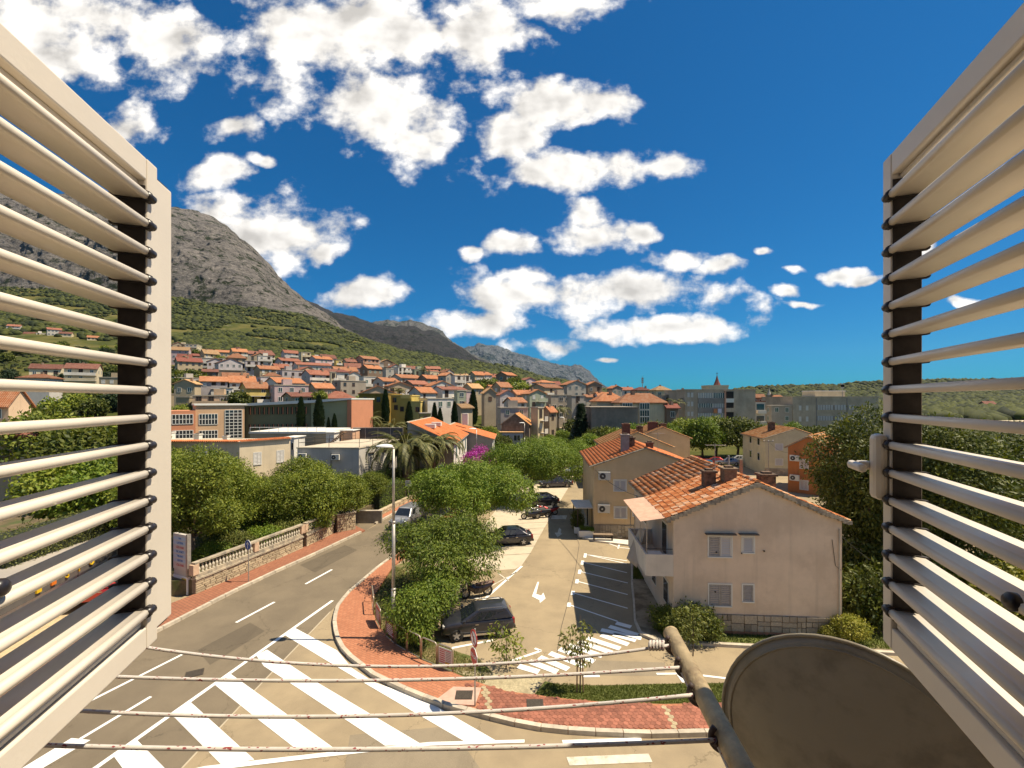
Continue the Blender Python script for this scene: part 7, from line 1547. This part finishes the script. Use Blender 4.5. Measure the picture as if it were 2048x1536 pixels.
for nm, lb, (px, Y), a_, pm_, bd in PARK:
    X_ = (px - CX) / F * Y; car(nm, lb, 'car', (X_, Y, ground_z(X_, Y) + .012), R(a_), pm_, bd, ((.95, .92), (.15, 1.4), (-1.1, 1.4), (-1.85, .98), .84, .60), (1.4, -1.4), .32, .9, SP, group='parked cars')
car('parked_van', 'light blue van parked beyond the tiled roofs', 'van', ((1397 - CX) / F * 70, 70, .012), R(170), paint('blue_paint', (.03, .2, .36)), VANB, ((1.5, 1.12), (1.1, 1.85), (-2.1, 1.85), (-2.18, 1.14), .87, .76), (1.32, -1.4), .31, .9, SP, group='parked cars')
# motorcycles and scooters
MW = wheel_meshes(.29, .11)
def bike(label, loc, rz, pm, group=None, seatm=None):
    t = thing('motorcycle', label, 'motorcycle', loc, rz, group)
    for x in (.66, -.62): w_ = link('wheel', MW[0], t, (x, 0, .29)); link('rim', MW[1], w_)
    mb = loft([[(x, -w, z0), (x, -w * 1.1, (z0 + z1) / 2), (x, -w * .6, z1), (x, 0, z1 + .03), (x, w * .6, z1), (x, w * 1.1, (z0 + z1) / 2), (x, w, z0)] for x, w, z0, z1 in [(-.95, .05, .62, .72), (-.75, .12, .5, .74), (-.4, .16, .34, .72), (-.05, .15, .26, .66), (.2, .13, .3, .74), (.42, .12, .45, .84), (.55, .07, .6, .86)]]); mb.obj('fairing', pm, t, smooth=True)
    loft([[(x, -w, z), (x, -w * .7, z + .09), (x, 0, z + .11), (x, w * .7, z + .09), (x, w, z)] for x, w, z in [(-.9, .1, .73), (-.5, .15, .71), (-.1, .13, .68), (.08, .08, .7)]]).obj('seat', seatm or PLAST, t, smooth=True)
    MB().tube([(.66, .06, .29), (.5, .06, .75), (.42, .05, .98)], .022, 6).obj('fork', CHROME, t); MB().tube([(.66, -.06, .29), (.5, -.06, .75), (.42, -.05, .98)], .022, 6).obj('fork', CHROME, t)
    MB().tube([(.3, -.36, .98), (.43, -.2, 1.0), (.43, .2, 1.0), (.3, .36, .98)], .018, 6).obj('handlebar', PLAST, t)
    for sg in (-1, 1): MB().tube([(.43, sg * .2, 1.0), (.42, sg * .28, 1.16)], .008, 4).obj('mirror_stalk', PLAST, t); MB().box(.4, .43, sg * .28 - .05, sg * .28 + .05, 1.13, 1.2).obj('mirror', PLAST, t)
    MB().lathe([(.02, .55), (.09, .6), (.1, .68)], 12, Matrix.Translation((0, 0, .84)), 'x').obj('headlamp', HEADL, t)
    MB().box(-.25, .2, -.17, .17, .26, .48).obj('engine', IRON, t); MB().tube([(.0, -.2, .3), (-.4, -.2, .3), (-.85, -.19, .45)], [.03, .045, .05], 8).obj('exhaust', CHROME, t); MB().tube([(-.1, .1, .25), (-.18, .3, .01)], .014, 5).obj('side_stand', IRON, t)
    MB().box(-1.0, -.72, -.06, .06, .68, .74).obj('tail_light', TAILL, t)
bike('dark scooter-style motorcycle standing at the tree trunk near the grey car', (-1.95, 25.1, .01), R(200), paint('dark_bike', (.03, .015, .015)), 'parked motorcycles', flat('brown_seat', (.14, .08, .06), .6))
for k, (px, Y, a_, cl, lb) in enumerate([(1062, 41.5, 190, (.03, .03, .035), 'black motorcycle first in the shaded row'), (1072, 42.4, 195, (.05, .05, .05), 'dark grey motorcycle in the shaded row'), (1082, 42.0, 188, (.03, .03, .03), 'black touring motorcycle in the shaded row'), (1088, 43.2, 192, (.3, .02, .02), 'red motorcycle in the shaded row'), (1097, 43.0, 185, (.36, .015, .012), 'bright red motorcycle at the sunny end of the row')]):
    bike(lb, ((px - CX) / F * Y, Y, .012), R(a_), paint('bike_%d' % k, cl), 'parked motorcycles')
# bar pavilion with letters behind the left shutter
a, b = Vector((A(-80, 0, 17.5).x, 17.5, 0)), Vector((A(232, 0, 27).x, 27, 0)); d = b - a; L = d.length
t = thing('bar_pavilion', 'low bar pavilion with a dark fascia of orange and yellow letters behind the left shutter', 'pavilion', (a.x, a.y, 0), math.atan2(d.y, d.x))
MB().box(0, L, .4, 3.2, 0, 1.9).obj('wall', wallm('white'), t); MB().box(-.1, L + .1, .0, .25, 1.75, 2.95).obj('fascia', mat('dark_fascia', (.1, .09, .08), .8, .15, 2), t); MB().box(-.1, L + .1, .25, 3.4, 2.75, 2.9).obj('roof', wallm('grey'), t)
ORL = flat('orange_letter', (.62, .16, .015), .5); YEL = flat('yellow_letter', (.65, .42, .015), .5)
for k, (s, m_) in enumerate([('H', ORL), ('A', ORL), ('T', WHITEP), ('E', ORL), ('L', ORL), ('K', ORL), ('I', ORL)]):
    o = link('letter', text_mesh(s, .75, m_, .03), t, (L * (.28 + .095 * k), -.05, 2.58)); o.rotation_euler = (R(90), 0, 0)
for k, (s, m_) in enumerate([('.', YEL), ('.', ORL), ('S', YEL), ('P', YEL), ('O', YEL)]):
    x = L * (.39 + .095 * k)
    if s == '.': MB().box(x - .15, x + .15, -.08, -.01, 1.92, 2.2).obj('square', m_, t)
    else: o = link('letter', text_mesh(s, .55, m_, .03), t, (x, -.05, 2.08)); o.rotation_euler = (R(90), 0, 0)
t = thing('road_sign', 'small blue square sign by the bar pavilion seen between louvres', 'road sign', (A(184, 0, 25).x, 24.2, 0)); MB().tube([(0, 0, 0), (0, 0, 2.6)], .03, 6).obj('post', GALV, t); MB().box(-.2, .2, -.06, -.03, 2.0, 2.5).obj('sign_plate', BLUE, t)
# overhead wires and pole
def wire(a, b, sag, label, r=.012):
    pts = [a.lerp(b, k / 14) + Vector((0, 0, -sag * 4 * (k / 14) * (1 - k / 14))) for k in range(15)]; o = MB().tube(pts, r, 5).obj('overhead_wire', flat('wire_black', (.03, .028, .025), .7), None); tag(o, label, 'wire')
wire(A(1189, 938, 36), A(1330, 1002, 23.5), .55, 'black cable sagging from the warm beige house to the beige house balcony', .018); wire(A(1740, 1120, 21), A(1672, 1062, 21.4), .05, 'dark cable leaving the right edge of the beige house'); 
p = A(1537, 880, 60); t = thing('utility_pole', 'thin utility pole with insulators before the pale yellow house', 'utility pole', (p.x, 60, 0)); MB().tube([(0, 0, 0), (0, 0, p.z)], [.08, .05], 8).obj('pole', GALV, t); MB().tube([(-.7, 0, p.z - .2), (.7, 0, p.z - .2)], .03, 6).obj('crossarm', IRON, t)
for x in (-.6, 0, .6): MB().lathe([(.05, p.z - .17), (.07, p.z - .1), (.03, p.z + .02)], 8, Matrix.Translation((x, 0, 0))).obj('insulator', WHITEP, t)
wire(Vector((p.x, 60, p.z - .1)), A(1495, 872, 66), .3, 'wire from the utility pole to the pale yellow house'); wire(Vector((p.x, 60, p.z - .1)), A(1576, 905, 54), .4, 'wire from the utility pole to the orange house')
# ================================================================== THE WINDOW: SHUTTERS, CLOTHES LINES, DISH
ALU = mat('cream_aluminium', (.66, .59, .495), .42, .03, 3, .04, 90, coat=.08, spec=.4, col2=(.6, .53, .44), c2scale=2.5, c2lo=.5, c2hi=.8); GASK = mat('black_gasket', (.03, .024, .022), .75, .3, 30); KNOB = flat('black_knob', (.018, .015, .018), .35)
FW = mat('facade_render', (.6, .5, .38), .93, .06, 1)
def facade():
    mb = MB(); x0, x1, z0, z1 = -.83, .80, H - .74, H + .74
    mb.box(-14, x0, .15, .45, 0, 13.3); mb.box(x1, 14, .15, .45, 0, 13.3); mb.box(x0, x1, .15, .45, 0, z0); mb.box(x0, x1, .15, .45, z1, 13.3)
    t = thing('apartment_facade', 'rendered apartment wall round the open window', 'building', (0, 0, 0)); mb.obj('wall', FW, t); MB().box(-14.2, 14.2, -.6, .5, 13.3, 13.5).obj('added_cornice', FW, t)  # unseen cornice added for its shade, overhang trimmed so shutters stay lit
    MB().box(x0, x1, .12, .5, z0 - .04, z0 - .003).obj('sill', CAP, t)
    r_ = MB(); a, b, c, d_, e, f_ = -2.2, 2.2, -3.2, .15, H - 1.5, H + 1.4
    r_.quad((a, c, e), (b, c, e), (b, d_, e), (a, d_, e)); r_.quad((a, c, f_), (a, d_, f_), (b, d_, f_), (b, c, f_)); r_.quad((a, c, e), (a, c, f_), (b, c, f_), (b, c, e)); r_.quad((a, c, e), (a, d_, e), (a, d_, f_), (a, c, f_)); r_.quad((b, c, e), (b, c, f_), (b, d_, f_), (b, d_, e))
    struct(r_.obj('room_walls', mat('room_plaster', (.45, .38, .3), .95, .05, 1)))
facade()
PROF = [(-.074, .0), (-.071, .0035), (-.05, .0055), (-.02, .0062), (-.006, .006), (-.002, .0085), (.004, .0105), (.010, .0085), (.013, .0), (.010, -.0085), (.004, -.0105), (-.002, -.0085), (-.006, -.0058), (-.02, -.006), (-.05, -.005), (-.071, -.0035)]
def extr(prof, x0, x1):
    n = len(prof); return MB().add([(x0, y, z) for y, z in prof] + [(x1, y, z) for y, z in prof], [(i, n + i, n + (i + 1) % n, (i + 1) % n) for i in range(n)] + [tuple(range(n)), tuple(range(2 * n - 1, n - 1, -1))])
def shutter(name, label, hinge, dirv, L, inner, z0, z1, zs, stop, handle, knobs):
    # local x: hinge to free edge; local y: towards the room centre side (inner); mirrored by scale for the other leaf
    ang = math.atan2(dirv[1], dirv[0]); t = thing(name, label, 'shutter', (hinge[0], hinge[1], H), ang)
    s = inner      # +1: inner side is local +y, -1: local -y
    Y = lambda y: y * s
    def bx(nm, xa, xb, ya, yb, za, zb, m, par=t, bv=.004):
        ya, yb = sorted((Y(ya), Y(yb))); o = MB().box(xa, xb, ya, yb, za, zb).obj(nm, m, par); return bevel(o, bv) if bv else o
    sw, rh = .052, .06
    bx('hinge_stile', 0, sw, -.07, 0, z0, z1, ALU); bx('free_stile', L - sw, L, -.07, 0, z0, z1, ALU)
    bx('top_rail', sw + .0005, L - sw - .0005, -.068, -.001, z1 - rh, z1 - .0005, ALU); bx('bottom_rail', sw + .0005, L - sw - .0005, -.068, -.001, z0 + .0005, z0 + rh, ALU)
    bx('top_bead', sw + .001, L - sw - .001, -.05, -.02, z1 - rh - .012, z1 - rh - .0005, ALU, t, .003); bx('bottom_bead', sw + .001, L - sw - .001, -.055, -.012, z0 + rh + .0005, z0 + rh + .016, ALU, t, .005)
    for (xa, xb) in ((sw, sw + .004), (L - sw - .004, L - sw)): bx('gasket', xa, xb, -.066, -.004, z0 + rh + .02, z1 - rh - .014, GASK, t, 0)
    if stop: bx('meeting_strip', L + .0075, L + .128, -.06, -.022, z0 + .012, z1 - .012, ALU); bx('strip_seal', L, L + .0075, -.06, -.018, z0 + .01, z1 - .01, GASK, t, 0); bx('seal_lip', L + .02, L + .12, -.055, -.03, z1 - .012, z1 - .004, GASK, t, 0); bx('seal_lip', L + .02, L + .12, -.055, -.03, z0 + .004, z0 + .012, GASK, t, 0)
    pr = [(Y(y), z) for y, z in PROF]; pr = pr[::-1] if s < 0 else pr
    me = extr(pr, sw + .012, L - sw - .012).mesh('slat', ALU); me.polygons.foreach_set('use_smooth', [True] * 16 + [False] * 2)
    cp = [(y * 1.12, z * 1.5) for y, z in pr]; ce = extr(cp, L - sw - .013, L - sw + .002).mesh('end_cap', GASK); ce2 = extr(cp, sw - .002, sw + .013).mesh('end_cap', GASK)
    pin = MB().lathe([(.0115, L - sw - .02), (.0115, L - sw + .012), (.007, L - sw + .017)], 12, Matrix.Translation((0, Y(.006), 0)), 'x').mesh('pin', KNOB, True)
    for z in zs:
        o = link('slat', me, t, (0, 0, z)); link('end_cap', ce, o); link('end_cap', ce2, o); link('pin', pin, o)
    for (x, z, r_) in knobs: MB().lathe([(r_ * .6, 0), (r_, .004), (r_, .014), (r_ * .7, .02), (.002, .022)], 16, Matrix.Translation((x, Y(.002), z)) @ Matrix.Rotation(R(-90 * s), 4, 'X')).obj('control_knob', KNOB, t, smooth=True)
    if handle:
        zc = handle; pl = bx('handle_plate', L - .047, L + .004, .0, .034, zc - .092, zc + .092, ALU, t, .014)
        g_ = bx('handle_grip', L - .085, L + .012, .062, .084, zc - .012, zc + .012, ALU, pl, .009); bx('handle_neck', L - .014, L + .0118, .03, .063, zc - .0118, zc + .0118, ALU, pl, .006)
    # hinges on the wall side
    for z in (z0 + .2, z1 - .2): MB().tube([(-.012, Y(-.035), z - .06), (-.012, Y(-.035), z + .06)], .012, 8).obj('hinge', ALU, t)
    return t
ZL = [.542 - k * (.542 + .565) / 15 for k in range(16)]
uL = Vector((-.238, 1, 0)).normalized(); uR = Vector((.366, 1, 0)).normalized()
LL = (1.258 - .5) / uL.y; shutter('window_shutter', 'open cream louvred shutter with a meeting strip, lit from the front', (-.81, .5), uL, LL, -1, -.668, .648, ZL, True, None, [((.75 - .5) / uL.y, -.315, .016)])
LR = (1.283 - .5) / uR.y; shutter('window_shutter', 'open cream louvred shutter with a lever handle, seen against the light', (.77, .5), uR, LR, 1, -.684, .677, [.558 - k * (.558 + .577) / 15 for k in range(16)], False, -.187, [((.765 - .5) / uR.y, -.345, .016)])

# clothes-line brackets and ropes
PIPE = mat('rusty_galvanised_pipe', (.4, .3, .165), .6, .25, 14, .3, 60, metal=.15, col2=(.2, .13, .07), c2scale=9, c2lo=.5, c2hi=.68)
def ropemat():
    m = bpy.data.materials.new('flecked_rope'); m.use_nodes = True; nt = m.node_tree; nt.nodes.clear(); T = NT(nt); P = T.n('ShaderNodeTexCoord').outputs['Object']
    vv = T.v('MULTIPLY', P, (150, 300, 300)); vo = T.n('ShaderNodeTexVoronoi', {'Vector': vv, 'Scale': 1.0}); cell = T.n('ShaderNodeSeparateXYZ', [vo.outputs['Color']]).outputs[0]
    wv = T.n('ShaderNodeTexWave', {'Vector': T.v('MULTIPLY', P, (1, 1, 1)), 'Scale': 120, 'Distortion': 2.5}, bands_direction='DIAGONAL').outputs[1]
    c = T.mix(T.noise(P, 60, 3), (.46, .41, .36), (.66, .62, .58)); c = T.mix(T.m('GREATER_THAN', cell, .93), c, (.26, .06, .06))
    b = T.n('ShaderNodeBsdfPrincipled', {'Base Color': c, 'Roughness': .9, 'Specular IOR Level': .15, 'Normal': T.n('ShaderNodeBump', {'Strength': .4, 'Distance': .002, 'Height': wv}).outputs[0]}); T.link(b.outputs[0], T.n('ShaderNodeOutputMaterial').inputs[0]); return m
ROPE = ropemat(); EYE = flat('dark_eyelet', (.05, .03, .025), .6)
t = thing('clothesline_bracket', 'rusty steel pipe bracket reaching out beside the satellite dish', 'bracket', (0, 0, H)); e0, e1 = Vector((.485, .45, -.85)), Vector((.578, 1.632, -.85))
MB().tube([e0, e1], .027, 18).obj('pipe', PIPE, t, smooth=True); MB().lathe([(.026, 0), (.028, .006), (.018, .01)], 16, Matrix.Translation(e1) @ (e1 - e0).to_track_quat('Z', 'Y').to_matrix().to_4x4()).obj('end_cap', PIPE, t, smooth=True)
t2 = thing('clothesline_bracket', 'steel pipe bracket hidden under the left shutter', 'bracket', (0, 0, H)); MB().tube([(-1.36, .45, -.87), (-1.36, 1.66, -.87)], .027, 14).obj('pipe', PIPE, t2, smooth=True)
RP = [(1.555, -.848, -.85, .075), (1.43, -.85, -.882, .028), (1.30, -.852, -.9, .04), (1.125, -.85, -.865, .02)]
RL = ['outermost flecked clothesline rope, tied off with a frayed knot', 'second flecked clothesline rope inward from the pipe end', 'third flecked clothesline rope, half in the shutter shadow', 'innermost flecked clothesline rope, nearest the wall']
for k, (Yr, zr, zl, sag) in enumerate(RP):
    xr = .485 + (Yr - .45) / (1.632 - .45) * .093 - .03; xl = -1.34; n = 40
    t = thing('clothesline', RL[k], 'rope', (0, 0, H), 0, 'clothesline ropes'); pts = [(xr + (xl - xr) * q / n, Yr + .01 * (q / n), zr + (zl - zr) * q / n - sag * 4 * (q / n) * (1 - q / n)) for q in range(n + 1)]
    MB().tube(pts, .0052, 10).obj('rope', ROPE, t, smooth=True)
    pc = Vector((xr + .03, Yr, zr)); MB().tube([pc + Vector((.036 * math.cos(a_) , .012 * math.sin(a_ * .5), .036 * math.sin(a_))) for a_ in np.linspace(2.4, 5.2, 12)], .0075, 8).obj('loop', EYE, t, smooth=True)
    MB().tube([(xr - .004, Yr, zr), (xr + .012, Yr, zr - .012)], .012, 8).obj('eyelet', EYE, t)
    if k == 0:
        mb = MB()
        for q in range(5): mb.tube([(xr - .02 - q * .011 + .006 * math.cos(a_), Yr + .013 * math.cos(a_), zr + .013 * math.sin(a_)) for a_ in np.linspace(0, 6.283, 9)], .0055, 6)
        mb.obj('knot', ROPE, t, smooth=True)
    if k in (1, 3): MB().tube([(xr + .006, Yr, zr - .008), (xr + .012, Yr - .06, zr - .035), (xr + .018, Yr - .125, zr - .012)], .0068, 8).obj('return_loop', ROPE, t, smooth=True)
# satellite dish, seen from behind
DISH = mat('dish_enamel', (.25, .215, .15), .38, .05, 2, coat=.15, col2=(.17, .14, .095), c2scale=3)
ax = Vector((math.cos(.113) * math.sin(.74), math.cos(.113) * math.cos(.74), math.sin(.113))); t = thing('satellite_dish', 'beige satellite dish turned away from the window beside the clothesline pipe', 'satellite dish', (1.49, 1.987, H - 1.603)); t.rotation_euler = ax.to_track_quat('Z', 'Y').to_euler()
mb = MB(); nr, na = 12, 56; rd = .559; dp = .10; vs = [(0, 0, -dp)]
for i in range(1, nr + 1):
    r_ = rd * i / nr
    for j in range(na): a_ = 2 * math.pi * j / na; vs.append((r_ * math.cos(a_) * .94, r_ * math.sin(a_), -dp + dp * (i / nr) ** 2))
fs = [(0, 1 + j, 1 + (j + 1) % na) for j in range(na)] + [(1 + i * na + j, 1 + (i + 1) * na + j, 1 + (i + 1) * na + (j + 1) % na, 1 + i * na + (j + 1) % na) for i in range(nr - 1) for j in range(na)]
mb.add(vs, fs); o = mb.obj('reflector', DISH, t, smooth=True); sm = o.modifiers.new('s', 'SOLIDIFY'); sm.thickness = .003; sm.offset = 0
mb = MB(); mb.tube([(rd * math.cos(2 * math.pi * j / na) * .945, rd * math.sin(2 * math.pi * j / na) * 1.003, .002) for j in range(na + 1)], .009, 8, False); mb.obj('rim', DISH, t, smooth=True)
mb = MB(); rr_ = rd * .93; mb.tube([(rr_ * math.cos(2 * math.pi * j / na) * .94, rr_ * math.sin(2 * math.pi * j / na), -dp + dp * .93 ** 2 - .003) for j in range(na + 1)], .005, 6, False); mb.obj('pressed_ring', DISH, t, smooth=True)
bk = MB().box(-.09, .09, -.42, -.2, -dp - .05, -dp + .03).obj('mount_bracket', GALV, t); MB().tube([(0, -.3, -dp - .03), (0, -.45, -dp - .12), (-.1, -.6, -.5), (-.3, -.7, -1.2)], .02, 8).obj('mast_arm', GALV, t)
MB().tube([(0, -.52, -.02), (0, -.4, .3), (0, -.3, .5)], .014, 8).obj('feed_arm', GALV, t); MB().lathe([(.03, 0), (.035, .05), (.02, .1)], 12, Matrix.Translation((0, -.3, .5))).obj('feed_horn', GALV, t)

# ================================================================== labels that still coincide get the nearest landmark
LM = [('the school roof', 560, 95), ('the pink house', 577, 132), ('the yellow gabled house', 509, 130), ('the mustard block', 745, 112), ('the olive yellow block', 800, 115), ('the dark conifer', 1162, 95), ('the stone gable house', 977, 134), ('the salmon house', 735, 268), ('the top cream apartment block', 375, 358),
      ('the bare concrete house', 698, 158), ('the long hillside hotel', 120, 185), ('the pale green gable house', 1068, 140), ('the long hipped roof', 1270, 108), ('the lilac gable house', 1011, 140), ('the radio mast', 1285, 205), ('the wide concrete block', 1670, 130), ('the laundry loggias', 1440, 118), ('the white terrace row', 915, 180), ('the brown flat house', 465, 196), ('the yellow flat house', 678, 270)]
seen = {}
for o in COL.objects:
    if o.parent is None and o.get('label'): seen.setdefault(o['label'], []).append(o)
for lb, os_ in seen.items():
    if len(os_) < 2 or os_[0].get('group') not in ('houses of the hillside town', 'trees among the hillside houses'): continue
    for o in os_:
        nm = min(LM, key=lambda l: math.hypot((l[1] - CX) / F * l[2] - o.location.x, l[2] - o.location.y))[0]
        o['label'] = lb.replace(' on the hillside', '').replace(' among the hillside houses', '') + ' near ' + nm
for o in COL.objects:
    if o.get('label') and len(o['label'].split()) > 16: o['label'] = ' '.join(o['label'].replace(' on the hillside', '').split()[:16])
# ================================================================== summer haze over the distance
mb = MB().box(-7000, 7000, -70, 7600, -2.5, 860)
hz = struct(mb.obj('haze', []), 'stuff'); hz.data.materials.clear()
m = bpy.data.materials.new('haze_air'); m.use_nodes = True; nt = m.node_tree; nt.nodes.clear()
pv = nt.nodes.new('ShaderNodeVolumePrincipled'); pv.inputs['Color'].default_value = (.42, .68, 1, 1); pv.inputs['Density'].default_value = 2.2e-5; pv.inputs['Anisotropy'].default_value = .3
nt.links.new(pv.outputs[0], nt.nodes.new('ShaderNodeOutputMaterial').inputs['Volume']); hz.data.materials.append(m)
SC.cycles.volume_bounces = 0
